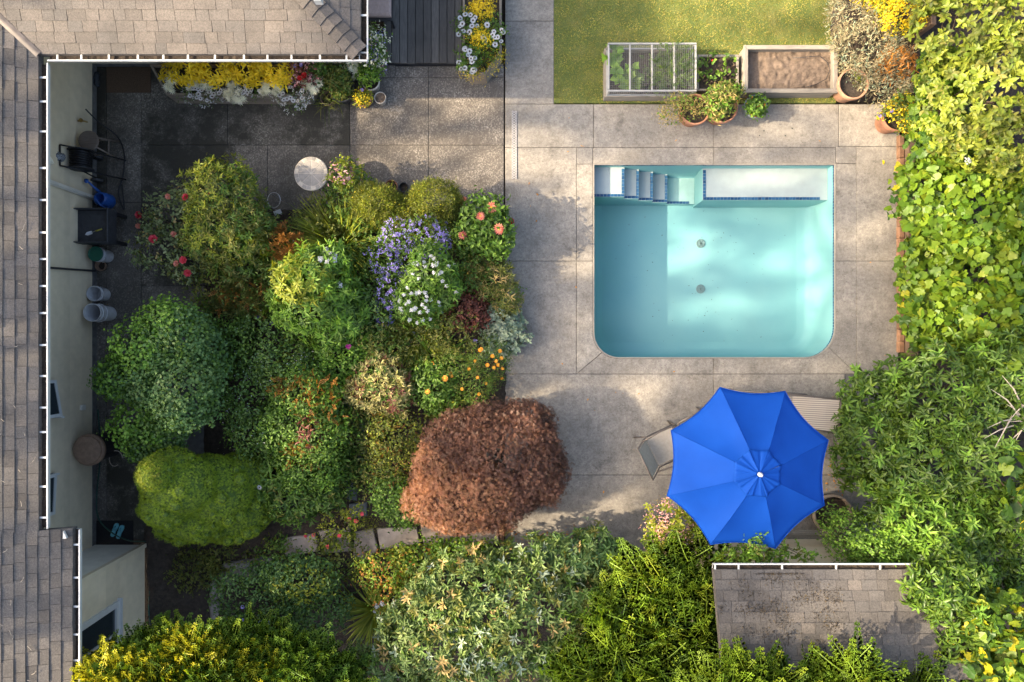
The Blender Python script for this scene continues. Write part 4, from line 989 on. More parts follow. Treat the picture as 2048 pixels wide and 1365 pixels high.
# ------------------------------------------------------------------ umbrella
UC = P(1496, 936, 2.05); UCx, UCy = UC.x, UC.y; ZED = 2.03; ZTOP = 2.5; RU = 1.245; RV = 0.36
umb = thing('patio_umbrella', 'open blue eight panel patio umbrella with ruffled vent and white finial', 'umbrella', (UCx, UCy, 0))
A0 = 109.0
def canopy_pt(a, r, k, t):
    pass
for k in range(8):
    a0, a1 = R(A0 + 45 * k), R(A0 + 45 * (k + 1)); m = MB(); nu, nv = 8, 10; vs = []
    for j in range(nv + 1):
        f = j / nv; r = RV * 0.9 + (RU - RV * 0.9) * f
        for i in range(nu + 1):
            t = i / nu; s_ = 4 * t * (1 - t)
            p0 = Vector((math.cos(a0), math.sin(a0))) * r; p1 = Vector((math.cos(a1), math.sin(a1))) * r
            q = p0.lerp(p1, t); q *= 1 - 0.055 * s_ * f ** 4
            z = ZTOP - 0.06 - (ZTOP - 0.06 - ZED) * (f ** 1.12) * 0.99 - 0.045 * s_ * math.sin(PI * min(1, f * 0.9 + 0.05)) + 0.012 * s_ * f ** 6
            z += 0.004 * math.sin(7 * t + 9 * f + k)
            vs.append((UCx + q.x, UCy + q.y, z))
    for (dz, e_) in ((0, 0),):
        pass
    top = vs; bot = [(x, y, z - 0.004) for x, y, z in vs]; n = len(vs); w = nu + 1
    fs = []
    for j in range(nv):
        for i in range(nu):
            a_ = j * w + i; fs.append((a_, a_ + w, a_ + w + 1, a_ + 1)); fs.append((n + a_, n + a_ + 1, n + a_ + w + 1, n + a_ + w))
    for i in range(nu): a_ = nv * w + i; fs.append((a_, n + a_, n + a_ + 1, a_ + 1))
    m.add(top + bot, fs); pn = m.build('canopy_panel', MATS['canopy_blue'], umb, smooth=True)
    # hem and seam
    m = MB(); edge = [Vector(vs[nv * w + i]) + Vector((0, 0, 0.003)) for i in range(nu + 1)]; m.tube(edge, 0.006, 5); m.build('hem', MATS['canopy_blue'], pn, smooth=True)
    m = MB(); m.tube([Vector(vs[j * w]) + Vector((0, 0, 0.001)) for j in range(nv + 1)], 0.004, 5); m.build('seam', MATS['canopy_blue'], pn, smooth=True)
# ruffled vent
for k in range(8):
    a0, a1 = R(A0 + 45 * k), R(A0 + 45 * (k + 1)); m = MB(); nu, nv = 12, 8; vs = []
    for j in range(nv + 1):
        f = j / nv; r = 0.02 + (RV - 0.02) * f
        for i in range(nu + 1):
            t = i / nu; s_ = 4 * t * (1 - t); aa = a0 + (a1 - a0) * t
            rad = r * (math.cos(R(22.5)) / math.cos(aa - (a0 + a1) / 2)) * (1 - 0.03 * s_ * f)
            z = ZTOP + 0.02 - 0.085 * f + 0.009 * f * (math.sin(t * PI * 4.0 + k * 1.7) + 0.7 * math.sin(t * PI * 7.3 + k * 2.9)) + 0.02 * (1 - s_) * f - 0.012 * s_ * (1 - f)
            vs.append((UCx + rad * math.cos(aa), UCy + rad * math.sin(aa), z))
    w = nu + 1; m.add(vs, [(j * w + i, (j + 1) * w + i, (j + 1) * w + i + 1, j * w + i + 1) for j in range(nv) for i in range(nu)])
    v_ = m.build('vent_panel', MATS['canopy_blue'], umb, smooth=True)
    sd = v_.modifiers.new('thick', 'SOLIDIFY'); sd.thickness = 0.003
m = MB(); m.lathe([(0, -0.02), (0.03, -0.02), (0.032, 0.02), (0.028, 0.06), (0.018, 0.085), (0, 0.09)], (UCx, UCy, ZTOP + 0.02), 16); m.build('finial', MATS['white_plastic'], umb, smooth=True)
m = MB(); m.tube([(UCx, UCy, 0.03), (UCx, UCy, ZTOP)], 0.02, 12); m.build('pole', MATS['white_paint'], umb, smooth=True)
m = MB(); m.lathe([(0, 0), (0.26, 0), (0.26, 0.04), (0.2, 0.07), (0.05, 0.09), (0.03, 0.3), (0, 0.3)], (UCx, UCy, 0.0), 24); m.build('base', MATS['charcoal_plastic'], umb)
for k in range(8):
    a0 = R(A0 + 45 * k); d = Vector((math.cos(a0), math.sin(a0), 0)); o = Vector((UCx, UCy, 0)); m = MB()
    m.tube([o + d * 0.03 + Vector((0, 0, ZTOP - 0.07)), o + d * RU * 0.55 + Vector((0, 0, ZTOP - 0.33)), o + d * (RU - 0.02) + Vector((0, 0, ZED - 0.02))], 0.007, 5)
    m.tube([o + d * 0.03 + Vector((0, 0, ZTOP - 0.62)), o + d * RU * 0.5 + Vector((0, 0, ZTOP - 0.31))], 0.006, 5); m.build('rib', MATS['white_paint'], umb)

# ------------------------------------------------------------------ sling furniture
def sling_panel(m, prof, w, mi=0, th=0.008):
    """a sheet along a side profile [(x,z)...], width w along y"""
    n = len(prof); vs = []
    for (x, z) in prof: vs += [(x, -w / 2, z), (x, w / 2, z), (x, -w / 2, z - th), (x, w / 2, z - th)]
    fs = []
    for i in range(n - 1):
        a_ = i * 4; fs += [(a_, a_ + 4, a_ + 5, a_ + 1), (a_ + 2, a_ + 3, a_ + 7, a_ + 6), (a_, a_ + 2, a_ + 6, a_ + 4), (a_ + 1, a_ + 5, a_ + 7, a_ + 3)]
    fs += [(0, 1, 3, 2), (n * 4 - 4, n * 4 - 2, n * 4 - 1, n * 4 - 3)]
    m.add(vs, fs, mi)
def xform(m, loc, rz):
    M = Matrix.Translation(loc) @ Matrix.Rotation(rz, 4, 'Z'); m.v = [tuple(M @ Vector(v)) for v in m.v]; return m
def sling_mat():
    mt, n, l, b = newmat('sling_weave'); w = n.new('ShaderNodeTexWave'); w.inputs['Scale'].default_value = 9; w.bands_direction = 'Y'; w.inputs['Distortion'].default_value = 0.2
    l.new(coords(n, l), w.inputs['Vector']); c = ramp(n, l, w.outputs[0], [(0.15, 0.13, 0.11), (0.36, 0.32, 0.27)]); l.new(c, b.inputs['Base Color']); b.inputs['Roughness'].default_value = 0.8
    bump(n, l, b, w.outputs[0], 0.4, 0.003); MATS['sling_weave'] = mt
sling_mat()
def armchair(loc, rz, label, seat_x=0.5, width=0.56):
    c = thing('patio_chair', label, 'chair', loc)
    def bd(nm, m, mt, **k): return xform(m, loc, rz).build(nm, MATS[mt], c, **k)
    m = MB(); sling_panel(m, [(0.25, 0.43), (0.1, 0.415), (-0.1, 0.395), (-0.22, 0.39)], width - 0.06); bd('seat', m, 'sling')
    m = MB(); sling_panel(m, [(-0.23, 0.4), (-0.32, 0.6), (-0.41, 0.8), (-0.47, 0.92)], width - 0.06); bd('backrest', m, 'sling')
    for s_ in (-1, 1):
        y = s_ * width / 2
        m = MB(); m.tube([(0.28, y, 0.44), (-0.22, y, 0.4), (-0.48, y, 0.95)], 0.013, 8); bd('side_rail', m, 'bronze', smooth=True)
        m = MB(); m.tube([(0.3, y, 0.012), (0.3, y, 0.6), (0.22, y + s_ * 0.02, 0.64), (0.0, y + s_ * 0.03, 0.645), (-0.34, y, 0.63)], 0.015, 8); bd('armrest', m, 'bronze', smooth=True)
        m = MB(); m.tube([(-0.2, y, 0.42), (-0.36, y, 0.012)], 0.013, 8); bd('leg', m, 'bronze', smooth=True)
    m = MB(); m.tube([(-0.48, -width / 2, 0.95), (-0.48, width / 2, 0.95)], 0.014, 8); bd('top_rail', m, 'bronze', smooth=True)
    m = MB(); m.tube([(0.28, -width / 2, 0.44), (0.28, width / 2, 0.44)], 0.013, 8); bd('front_rail', m, 'bronze', smooth=True)
    return c
pc = P(1292, 918, 0.95); armchair((pc.x + 0.42, pc.y + 0.12, 0), R(26), 'beige sling patio chair tucked under the blue umbrella beside pale deck')
pc2 = P(1345, 838, 0.65); armchair((pc2.x + 0.5, pc2.y - 0.32, 0), R(-62), 'beige sling patio chair mostly hidden under the blue umbrella canopy')
def chaise(loc, rz, label):
    c = thing('sun_lounger', label, 'lounger', loc)
    def bd(nm, m, mt, **k): return xform(m, loc, rz).build(nm, MATS[mt], c, **k)
    m = MB(); sling_panel(m, [(-1.25, 0.32), (-0.6, 0.31), (0.0, 0.32)], 0.52); bd('seat', m, 'sling_weave')
    m = MB(); sling_panel(m, [(0.0, 0.33), (0.22, 0.48), (0.45, 0.62), (0.62, 0.7)], 0.52); bd('backrest', m, 'sling_weave')
    for s_ in (-1, 1):
        y = s_ * 0.28
        m = MB(); m.tube([(-1.3, y, 0.33), (0.02, y, 0.33), (0.64, y, 0.71)], 0.014, 8); bd('side_rail', m, 'bronze', smooth=True)
        for x in (-1.05, 0.1):
            m = MB(); m.tube([(x, y, 0.32), (x + 0.04, y, 0.012)], 0.014, 8); bd('leg', m, 'bronze', smooth=True)
        m = MB(); m.tube([(-0.45, y + s_ * 0.03, 0.33), (-0.4, y + s_ * 0.03, 0.52), (0.15, y + s_ * 0.03, 0.54)], 0.014, 8); bd('armrest', m, 'bronze', smooth=True)
    m = MB(); m.tube([(0.64, -0.28, 0.71), (0.64, 0.28, 0.71)], 0.012, 8); bd('top_rail', m, 'bronze', smooth=True)
    return c
lc = P(1677, 829, 0.7); chaise((lc.x - 0.62, lc.y + 0.02, 0), R(-4), 'ribbed taupe sling lounger reaching out between umbrella and rhododendron')

# ------------------------------------------------------------------ pots
def pot(name, label, x, y, rpx, h, mat, soil_m='soil', z0=0.0, tilt=None, group=None, soil_drop=0.08, rimw=0.028, cat='pot'):
    p = P(x, y, z0 + h); r = rpx * mpp(z0 + h); c = thing(name, label, cat, (p.x, p.y, z0), group)
    m = MB(); rw = max(0.012, r * 0.11)
    m.lathe([(0, 0), (r * 0.66, 0), (r * 0.72, 0.02), (r * 0.93, h * 0.78), (r * 0.96, h * 0.8), (r, h * 0.83), (r, h - 0.008), (r - rw * 0.3, h), (r - rw * 0.8, h), (r - rw, h - 0.01), (r - rw * 1.15, h * 0.75), (r * 0.6, 0.03), (0, 0.03)], (p.x, p.y, z0), 32)
    b_ = m.build('pot_body', MATS[mat], c); smooth_edges(b_, 35)
    m = MB(); vs = [(p.x, p.y, z0 + h - soil_drop + 0.01)]; k = 20
    for i in range(k): vs.append((p.x + (r - rw * 1.05) * math.cos(2 * PI * i / k), p.y + (r - rw * 1.05) * math.sin(2 * PI * i / k), z0 + h - soil_drop + random.uniform(-0.008, 0.008)))
    m.add(vs, [(0, 1 + i, 1 + (i + 1) % k) for i in range(k)]); m.build('potting_soil', MATS[soil_m], c, smooth=True)
    return c, p, r
# ------------------------------------------------------------------ raised vegetable beds
def board(parent, x0, x1, y0, y1, z0, z1, mat, name='board', ch=0.006):
    m = MB(); m.box(((x0 + x1) / 2, (y0 + y1) / 2, (z0 + z1) / 2), (x1 - x0, y1 - y0, z1 - z0), ch=ch); return m.build(name, MATS[mat], parent)
def soil_top(parent, x0, x1, y0, y1, z, mat, amp, seed):
    nx, ny = max(6, int((x1 - x0) / 0.025)), max(6, int((y1 - y0) / 0.025)); r2 = np.random.default_rng(seed)
    X, Y = np.meshgrid(np.linspace(x0, x1, nx), np.linspace(y0, y1, ny)); Q = np.stack([X, Y], -1)
    Z = np.full(X.shape, z)
    for sc, am in ((3, 0.5), (6, 0.6), (12, 0.8), (26, 0.7)):       # lumps and crumbs at several sizes
        gx_, gy_ = max(2, int((x1 - x0) * sc * 1.6)), max(2, int((y1 - y0) * sc * 1.6)); G = r2.normal(size=(gy_ + 2, gx_ + 2))
        fu = (X - x0) / (x1 - x0) * gx_; fv = (Y - y0) / (y1 - y0) * gy_; iu = np.minimum(fu.astype(int), gx_); iv = np.minimum(fv.astype(int), gy_); fu = fu - iu; fv = fv - iv
        fu = fu * fu * (3 - 2 * fu); fv = fv * fv * (3 - 2 * fv)
        Z = Z + am * amp * 0.5 * ((G[iv, iu] * (1 - fu) + G[iv, iu + 1] * fu) * (1 - fv) + (G[iv + 1, iu] * (1 - fu) + G[iv + 1, iu + 1] * fu) * fv)
    m = MB(); m.add(np.stack([X, Y, Z], -1).reshape(-1, 3).tolist(), [(j * nx + i, j * nx + i + 1, (j + 1) * nx + i + 1, (j + 1) * nx + i) for j in range(ny - 1) for i in range(nx - 1)])
    return m.build('soil_surface', MATS[mat], parent, smooth=True)
def raised_bed(label, x0, x1, y0, y1, h, t, sz, smat, amp, seed, courses=2, cap=0.0):
    b_ = thing('raised_bed', label, 'planter', ((x0 + x1) / 2, (y0 + y1) / 2, 0)); dz = h / courses
    for i in range(courses):
        za, zb = i * dz + 0.001, (i + 1) * dz - 0.004
        board(b_, x0, x1, y0, y0 + t, za, zb, 'wood_grey'); board(b_, x0, x1, y1 - t, y1, za, zb, 'wood_grey')
        board(b_, x0, x0 + t, y0 + t + 0.001, y1 - t - 0.001, za, zb, 'wood_grey_y'); board(b_, x1 - t, x1, y0 + t + 0.001, y1 - t - 0.001, za, zb, 'wood_grey_y')
    if cap:
        o = 0.02
        def trap(pts, nm='cap_board', mt='wood_grey'):
            m = MB(); m.prism(shrink(pts, 0.0015), h, h + 0.035, 0.005); m.build(nm, MATS[mt], b_)
        X0, X1, Y0, Y1 = x0 - o, x1 + o, y0 - o, y1 + o
        trap([(X0, Y0), (X1, Y0), (X1 - cap, Y0 + cap), (X0 + cap, Y0 + cap)]); trap([(X0 + cap, Y1 - cap), (X1 - cap, Y1 - cap), (X1, Y1), (X0, Y1)])
        trap([(X0, Y0), (X0 + cap, Y0 + cap), (X0 + cap, Y1 - cap), (X0, Y1)], mt='wood_grey_y'); trap([(X1 - cap, Y0 + cap), (X1, Y0), (X1, Y1), (X1 - cap, Y1 - cap)], mt='wood_grey_y')
    soil_top(b_, x0 + t - 0.002, x1 - t + 0.002, y0 + t - 0.002, y1 - t + 0.002, sz, smat, amp, seed)
    return b_
bed1 = raised_bed('weathered grey raised bed of leafy greens under a white mesh cage', 1.60, 3.13, 4.215, 5.06, 0.22, 0.045, 0.13, 'soil', 0.018, 1)
bed2 = raised_bed('low narrow raised bed of strawberry plants between two larger beds', 3.20, 3.93, 4.33, 4.96, 0.19, 0.04, 0.14, 'soil', 0.02, 2)
bed3 = raised_bed('tall mitred wooden raised bed filled with bare brown soil', 3.99, 5.56, 4.27, 5.05, 0.28, 0.04, 0.16, 'soil_dry', 0.022, 3, 2, 0.075)
m = MB(); m.tube([P(1586, 116, 0.22) , P(1640, 112, 0.25), P(1655, 125, 0.22), P(1660, 140, 0.22), P(1652, 158, 0.22), P(1632, 169, 0.21), P(1612, 174, 0.19)], 0.006, 6); m.build('drip_hose', MATS['hose_black'], None, smooth=True, label='thin black drip hose curled on bare soil of the mitred bed', cat='hose')
# wire cage over the first bed
cage = thing('wire_cage', 'white framed wire mesh cage over the leafy raised bed', 'cage', (2.37, 4.64, 0.22))
cx0, cx1, cy0, cy1, cz = 1.625, 3.125, 4.225, 5.05, 0.45
plain('cage_white', (0.3, 0.3, 0.29), 0.6, 0.1, 14)
for (xa, xb, ya, yb) in ((cx0, cx1, cy0, cy0 + 0.026), (cx0, cx1, cy1 - 0.026, cy1), (cx0, cx0 + 0.026, cy0 + 0.036, cy1 - 0.036), (cx1 - 0.026, cx1, cy0 + 0.036, cy1 - 0.036)):
    board(cage, xa, xb, ya, yb, cz - 0.035, cz, 'cage_white', 'top_rail', 0.003); board(cage, xa, xb, ya, yb, 0.221, 0.25, 'cage_white', 'bottom_rail', 0.003)
for i in range(1, 4):
    xc = cx0 + (cx1 - cx0) * i / 4; board(cage, xc - 0.013, xc + 0.013, cy0 + 0.028, cy1 - 0.028, cz - 0.034, cz - 0.001, 'cage_white', 'crossbar', 0.003)
for xc in (cx0 + 0.0175, cx1 - 0.0175):
    for yc in (cy0 + 0.0175, cy1 - 0.0175): board(cage, xc - 0.016, xc + 0.016, yc - 0.016, yc + 0.016, 0.251, cz - 0.036, 'cage_white', 'post', 0.002)
m = MB(); stp = 0.034; wr = 0.0019; z = cz - 0.002
i = 1
while cx0 + i * stp < cx1: m.box((cx0 + i * stp, (cy0 + cy1) / 2, cz + 0.002), (wr, cy1 - cy0 - 0.02, wr)); i += 1
i = 1
while cy0 + i * stp < cy1: m.box(((cx0 + cx1) / 2, cy0 + i * stp, cz + 0.0052), (cx1 - cx0 - 0.02, wr, wr)); i += 1
for yy in (cy0 - 0.003, cy1 + 0.003):
    i = 1
    while cx0 + i * stp < cx1: m.box((cx0 + i * stp, yy, 0.345), (wr, wr, 0.2)); i += 1
    for k in range(1, 6): m.box(((cx0 + cx1) / 2, yy + 0.003 * (1 if yy > cy1 else -1), 0.25 + k * stp), (cx1 - cx0 - 0.02, wr, wr))
m.build('wire_mesh', MATS['cage_white'], cage, kind='stuff')

# ------------------------------------------------------------------ planter boxes
def poly_box(label, pts_px, ztop, names_mat, wall=0.04, z0=0.0, soil_drop=0.06):
    poly = px_poly(pts_px, ztop); n = len(poly); cx = sum(p[0] for p in poly) / n; cy = sum(p[1] for p in poly) / n
    b_ = thing('planter_box', label, 'planter', (cx, cy, z0)); inn = shrink(poly, wall)
    for k in range(n):
        a_, c_ = poly[k], poly[(k + 1) % n]; ia, ic = inn[k], inn[(k + 1) % n]
        cnt = 3; dz = (ztop - z0) / cnt
        for i in range(cnt):
            q = [a_, c_, ic, ia]; m = MB(); m.prism(shrink(q, 0.001), z0 + i * dz + 0.001, z0 + (i + 1) * dz - 0.004, 0.004)
            m.build('board', MATS[names_mat[0] if abs(c_[0] - a_[0]) > abs(c_[1] - a_[1]) else names_mat[1]], b_)
    m = MB(); m.prism(shrink(poly, wall + 0.0), z0 + 0.02, ztop - soil_drop); m.build('potting_soil', MATS['soil'], b_)
    return b_
poly_box('weathered planter of yellow coleus and white trailing flowers below the roof gutter', [(298, 128), (332, 190), (612, 192), (652, 128)], 0.42, ('wood_planter', 'wood_planter_y'))
poly_box('tall wooden planter of white daisies and golden foliage beside plank deck', [(925, -60), (925, 132), (940, 148), (972, 148), (1003, 102), (1003, -60)], 0.45, ('wood_planter', 'wood_planter_y'))

# ------------------------------------------------------------------ wood deck with chair
dk0 = P(770, 0).x; dk1 = P(925, 0).x; dy0 = P(0, 132).y; dy1 = 8.2
m = MB(); m.box(((dk0 + dk1) / 2, (dy0 + dy1) / 2, 0.03), (dk1 - dk0 - 0.02, dy1 - dy0 - 0.02, 0.1)); wd = struct('wood_deck', m, MATS['metal_dark'])
x = dk0
while x < dk1 - 0.01:
    w_ = min(0.138, dk1 - x); m = MB(); zz = 0.112 + random.uniform(-0.003, 0.003); m.box((x + w_ / 2, (dy0 + dy1) / 2 + random.uniform(-0.01, 0.01), zz), (w_ - 0.009, dy1 - dy0, 0.032), ch=0.004); m.build('plank', MATS['wood_deck'], wd); x += w_
dc = P(757, 16, 0.5)
ch_ = thing('deck_chair', 'dark framed chair with dusty pink cushion on the plank deck', 'chair', (dc.x, dc.y, 0.128))
m = MB(); m.box((dc.x, dc.y + 0.12, 0.5), (0.42, 0.52, 0.09), ch=0.03); cu = m.build('seat_cushion', MATS['cushion'], ch_); 
for i in range(3):
    for j in range(3):
        m = MB(); m.lathe([(0, 0.0), (0.012, 0.0), (0.006, 0.006), (0, 0.006)], (dc.x - 0.12 + 0.12 * i, dc.y + 0.0 + 0.12 * j, 0.545), 8); m.build('button', MATS['cushion'], cu)
for sx in (-1, 1):
    for sy in (-0.16, 0.36):
        m = MB(); m.box((dc.x + sx * 0.2, dc.y + sy, 0.29), (0.035, 0.035, 0.32)); m.build('leg', MATS['metal_dark'], ch_)
m = MB(); m.box((dc.x, dc.y + 0.1, 0.44), (0.46, 0.58, 0.03)); m.build('seat_frame', MATS['metal_dark'], ch_)
# ------------------------------------------------------------------ round mosaic table
tc = P(622, 347, 0.62); tr = 34 * mpp(0.62)
tb = thing('round_table', 'round pale stone mosaic bistro table with dark metal legs on patio', 'table', (tc.x, tc.y, 0))
plain('table_stone', (0.23, 0.215, 0.195), 0.6, 0.2, 14, objvar=0.12); plain('table_rim', (0.4, 0.36, 0.3), 0.6, 0.2, 14); plain('table_line', (0.62, 0.58, 0.5), 0.6, 0.1)
m = MB(); m.lathe([(0, 0.585), (tr, 0.585), (tr, 0.612), (tr - 0.008, 0.62), (0, 0.62)], (tc.x, tc.y, 0), 40); tt = m.build('tabletop', MATS['table_rim'], tb)
for k in range(8):
    m = MB(); a0, a1 = 2 * PI * k / 8 + 0.02, 2 * PI * (k + 1) / 8 - 0.02; r0, r1 = 0.012, tr * 0.74
    pts = [(tc.x + r0 * math.cos((a0 + a1) / 2), tc.y + r0 * math.sin((a0 + a1) / 2))] + [(tc.x + r1 * math.cos(a0 + (a1 - a0) * i / 5), tc.y + r1 * math.sin(a0 + (a1 - a0) * i / 5)) for i in range(6)]
    m.prism(pts, 0.6195, 0.6235, 0.001); m.build('tile', MATS['table_stone'], tt)
for k in range(20):
    m = MB(); a0, a1 = 2 * PI * k / 20 + 0.02, 2 * PI * (k + 1) / 20 - 0.02; r0, r1 = tr * 0.77, tr * 0.97
    pts = [(tc.x + r1 * math.cos(a0), tc.y + r1 * math.sin(a0)), (tc.x + r1 * math.cos(a1), tc.y + r1 * math.sin(a1)), (tc.x + r0 * math.cos(a1), tc.y + r0 * math.sin(a1)), (tc.x + r0 * math.cos(a0), tc.y + r0 * math.sin(a0))]
    m.prism(pts, 0.6195, 0.6235, 0.001); m.build('tile', MATS['table_stone' if k % 3 else 'table_rim'], tt)
for k in range(3):
    a_ = R(-60 + 120 * k); d = Vector((math.cos(a_), math.sin(a_), 0)); o = Vector((tc.x, tc.y, 0))
    m = MB(); m.tube([o + d * 0.2 + Vector((0, 0, 0.58)), o + d * 0.06 + Vector((0, 0, 0.3)), o + d * 0.24 + Vector((0, 0, 0.06)), o + d * 0.29 + Vector((0, 0, 0.012))], 0.012, 8); m.build('leg', MATS['metal_dark'], tb, smooth=True)
m = MB(); m.tube([(tc.x + 0.07 * math.cos(t * PI / 8), tc.y + 0.07 * math.sin(t * PI / 8), 0.3) for t in range(17)], 0.008, 6); m.build('ring', MATS['metal_dark'], tb)

# ------------------------------------------------------------------ clutter along the west wall
# mats
m = MB(); c = P(258, 160); m.box((c.x, c.y, 0.008), (0.78, 0.45, 0.014), ch=0.004); m.build('doormat', MATS['coir'], None, label='worn brown coir doormat beside the window planter', cat='mat')
m = MB(); c = P(228, 1066); m.box((c.x, c.y, 0.006), (0.68, 0.44, 0.01), ch=0.003); m.build('doormat', MATS['rubber_mat'], None, label='black rubber doormat under a pair of aqua flip flops', cat='mat')
for i, (x, y, rz) in enumerate(((229, 1060, -22), (240, 1064, -20))):
    c = P(x, y, 0.02); f = thing('flip_flop', 'aqua flip flop lying on the black doormat', 'sandal', (c.x, c.y, 0.011), 'pair of aqua flip flops')
    pr = [(0.0, -0.125), (0.028, -0.118), (0.036, -0.09), (0.03, -0.02), (0.042, 0.05), (0.045, 0.09), (0.03, 0.125), (0.0, 0.13), (-0.03, 0.115), (-0.04, 0.08), (-0.034, 0.0), (-0.036, -0.08), (-0.026, -0.115)]
    M = Matrix.Rotation(R(rz), 2); pts = [tuple(M @ Vector(p) + Vector((c.x, c.y))) for p in pr]
    m = MB(); m.prism(pts, 0.0115, 0.03, 0.003); m.build('sole', MATS['aqua_rubber'], f)
    m = MB(); g_ = lambda a, b, z: tuple(M @ Vector((a, b)) + Vector((c.x, c.y))) + (z,)
    m.tube([g_(-0.034, -0.01, 0.03), g_(-0.015, 0.04, 0.062), g_(0.0, 0.08, 0.035)], 0.006, 6); m.tube([g_(0.034, -0.01, 0.03), g_(0.015, 0.04, 0.062), g_(0.0, 0.08, 0.035)], 0.006, 6); plain('aqua_strap', (0.09, 0.33, 0.4), 0.5); m.build('strap', MATS['aqua_strap'], f, smooth=True)
# boots
for (x, y, rz) in ((180, 152, 20), (192, 158, 5)):
    c = P(x, y, 0.05); f = thing('shoe', 'dark muddy garden shoe by the wall next to brown doormat', 'shoe', (c.x, c.y, 0.0), 'pair of muddy garden shoes')
    M = Matrix.Rotation(R(rz), 3, 'Z'); m = MB()
    pr = [(0.0, -0.13), (0.034, -0.12), (0.04, -0.06), (0.034, 0.0), (0.045, 0.07), (0.03, 0.13), (0.0, 0.14), (-0.03, 0.12), (-0.042, 0.06), (-0.034, 0.0), (-0.04, -0.06), (-0.03, -0.12)]
    pts = [tuple((M @ Vector((p[0], p[1], 0)) + c).xy) for p in pr]; m.prism(pts, 0.001, 0.03, 0.003); m.build('sole', MATS['black_plastic'], f)
    m = MB(); n_ = len(pr); vs = []
    for (s_, z, sy) in ((0.96, 0.03, 0), (0.9, 0.06, -0.005), (0.62, 0.09, -0.035), (0.5, 0.11, -0.05), (0.4, 0.08, -0.05)):
        for p in pr: q = M @ Vector((p[0] * s_, p[1] * s_ + sy, 0)) + c; vs.append((q.x, q.y, z))
    m.add(vs, [(r * n_ + k, r * n_ + (k + 1) % n_, (r + 1) * n_ + (k + 1) % n_, (r + 1) * n_ + k) for r in range(4) for k in range(n_)]); plain('shoe_leather', (0.05, 0.055, 0.065), 0.7, 0.4, 30); m.build('upper', MATS['shoe_leather'], f, smooth=True)
# stool
sc_ = P(176, 281, 0.62); st = thing('wooden_stool', 'round seated weathered wooden stool standing against the beige wall', 'stool', (sc_.x + 0.0, sc_.y, 0))
m = MB(); m.lathe([(0, 0.585), (0.165, 0.585), (0.172, 0.6), (0.165, 0.618), (0.14, 0.622), (0, 0.612)], (sc_.x, sc_.y, 0), 28); m.build('seat', MATS['stool_wood'], st)
ft = []
for k in range(4):
    a_ = R(45 + 90 * k); d = Vector((math.cos(a_), math.sin(a_), 0)); o = Vector((sc_.x, sc_.y, 0)); m = MB(); m.tube([o + d * 0.1 + Vector((0, 0, 0.59)), o + d * 0.22 + Vector((0, 0, 0.001))], 0.015, 8); m.build('leg', MATS['stool_wood'], st, smooth=True); ft.append(o + d * 0.18)
for k in range(4):
    m = MB(); z = 0.2 + 0.05 * (k % 2); m.tube([ft[k] + Vector((0, 0, z)), ft[(k + 1) % 4] + Vector((0, 0, z))], 0.011, 6); m.build('rung', MATS['stool_wood'], st, smooth=True)
# hose reel cart
hc = P(158, 318, 0.75); hr = thing('hose_reel_cart', 'black hose reel cart with coiled hose beside the wooden stool', 'hose reel', (hc.x, hc.y, 0))
m = MB()
for s_ in (-0.17, 0.17):
    m.tube([(hc.x + 0.36, hc.y + s_, 0.02), (hc.x + 0.05, hc.y + s_, 0.72), (hc.x - 0.16, hc.y + s_, 0.98)], 0.013, 8); m.tube([(hc.x - 0.1, hc.y + s_, 0.02), (hc.x + 0.0, hc.y + s_, 0.72)], 0.013, 8)
m.tube([(hc.x - 0.16, hc.y - 0.17, 0.98), (hc.x - 0.16, hc.y + 0.17, 0.98)], 0.013, 8); m.build('frame', MATS['black_plastic'], hr, smooth=True)
My = Matrix.Rotation(R(90), 3, 'X')
m = MB(); m.lathe([(0, -0.16), (0.2, -0.16), (0.2, -0.145), (0.1, -0.14), (0.1, 0.14), (0.2, 0.145), (0.2, 0.16), (0, 0.16)], (hc.x, hc.y, 0.7), 24, M=My); m.build('drum', MATS['black_plastic'], hr)
m = MB(); pts = []
for i in range(260):
    a_ = i * 0.33; pts.append((hc.x + 0.13 * math.cos(a_) * (1 + 0.2 * (i > 130)), hc.y - 0.13 + 0.26 * abs(((i / 130.0) % 2) - 1 if i > 130 else i / 130.0), 0.7 + 0.13 * math.sin(a_) * (1 + 0.2 * (i > 130))))
m.tube(pts, 0.012, 6); m.build('coiled_hose', MATS['hose_black'], hr, smooth=True)
m = MB(); m.lathe([(0, -0.02), (0.1, -0.02), (0.1, 0.02), (0, 0.02)], (hc.x - 0.1, hc.y - 0.2, 0.1), 16, M=My); m.lathe([(0, -0.02), (0.1, -0.02), (0.1, 0.02), (0, 0.02)], (hc.x - 0.1, hc.y + 0.2, 0.1), 16, M=My); m.build('wheel', MATS['charcoal_plastic'], hr)
def check_mat():
    mt, n, l, b = newmat('check_cloth'); ck = n.new('ShaderNodeTexChecker'); ck.inputs['Scale'].default_value = 60; ck.inputs['Color1'].default_value = (0.3, 0.31, 0.33, 1); ck.inputs['Color2'].default_value = (0.02, 0.02, 0.025, 1)
    l.new(coords(n, l), ck.inputs['Vector']); l.new(ck.outputs[0], b.inputs['Base Color']); b.inputs['Roughness'].default_value = 0.9; MATS['check_cloth'] = mt
check_mat()
bc = P(121, 316, 1.15); m = MB(); m.lathe([(0, 0.0), (0.06, 0.01), (0.085, 0.06), (0.08, 0.14), (0.04, 0.2), (0, 0.2)], (hc.x - 0.2, hc.y - 0.02, 0.86), 14, wob=0.12); m.build('cloth_bag', MATS['check_cloth'], hr, smooth=True)
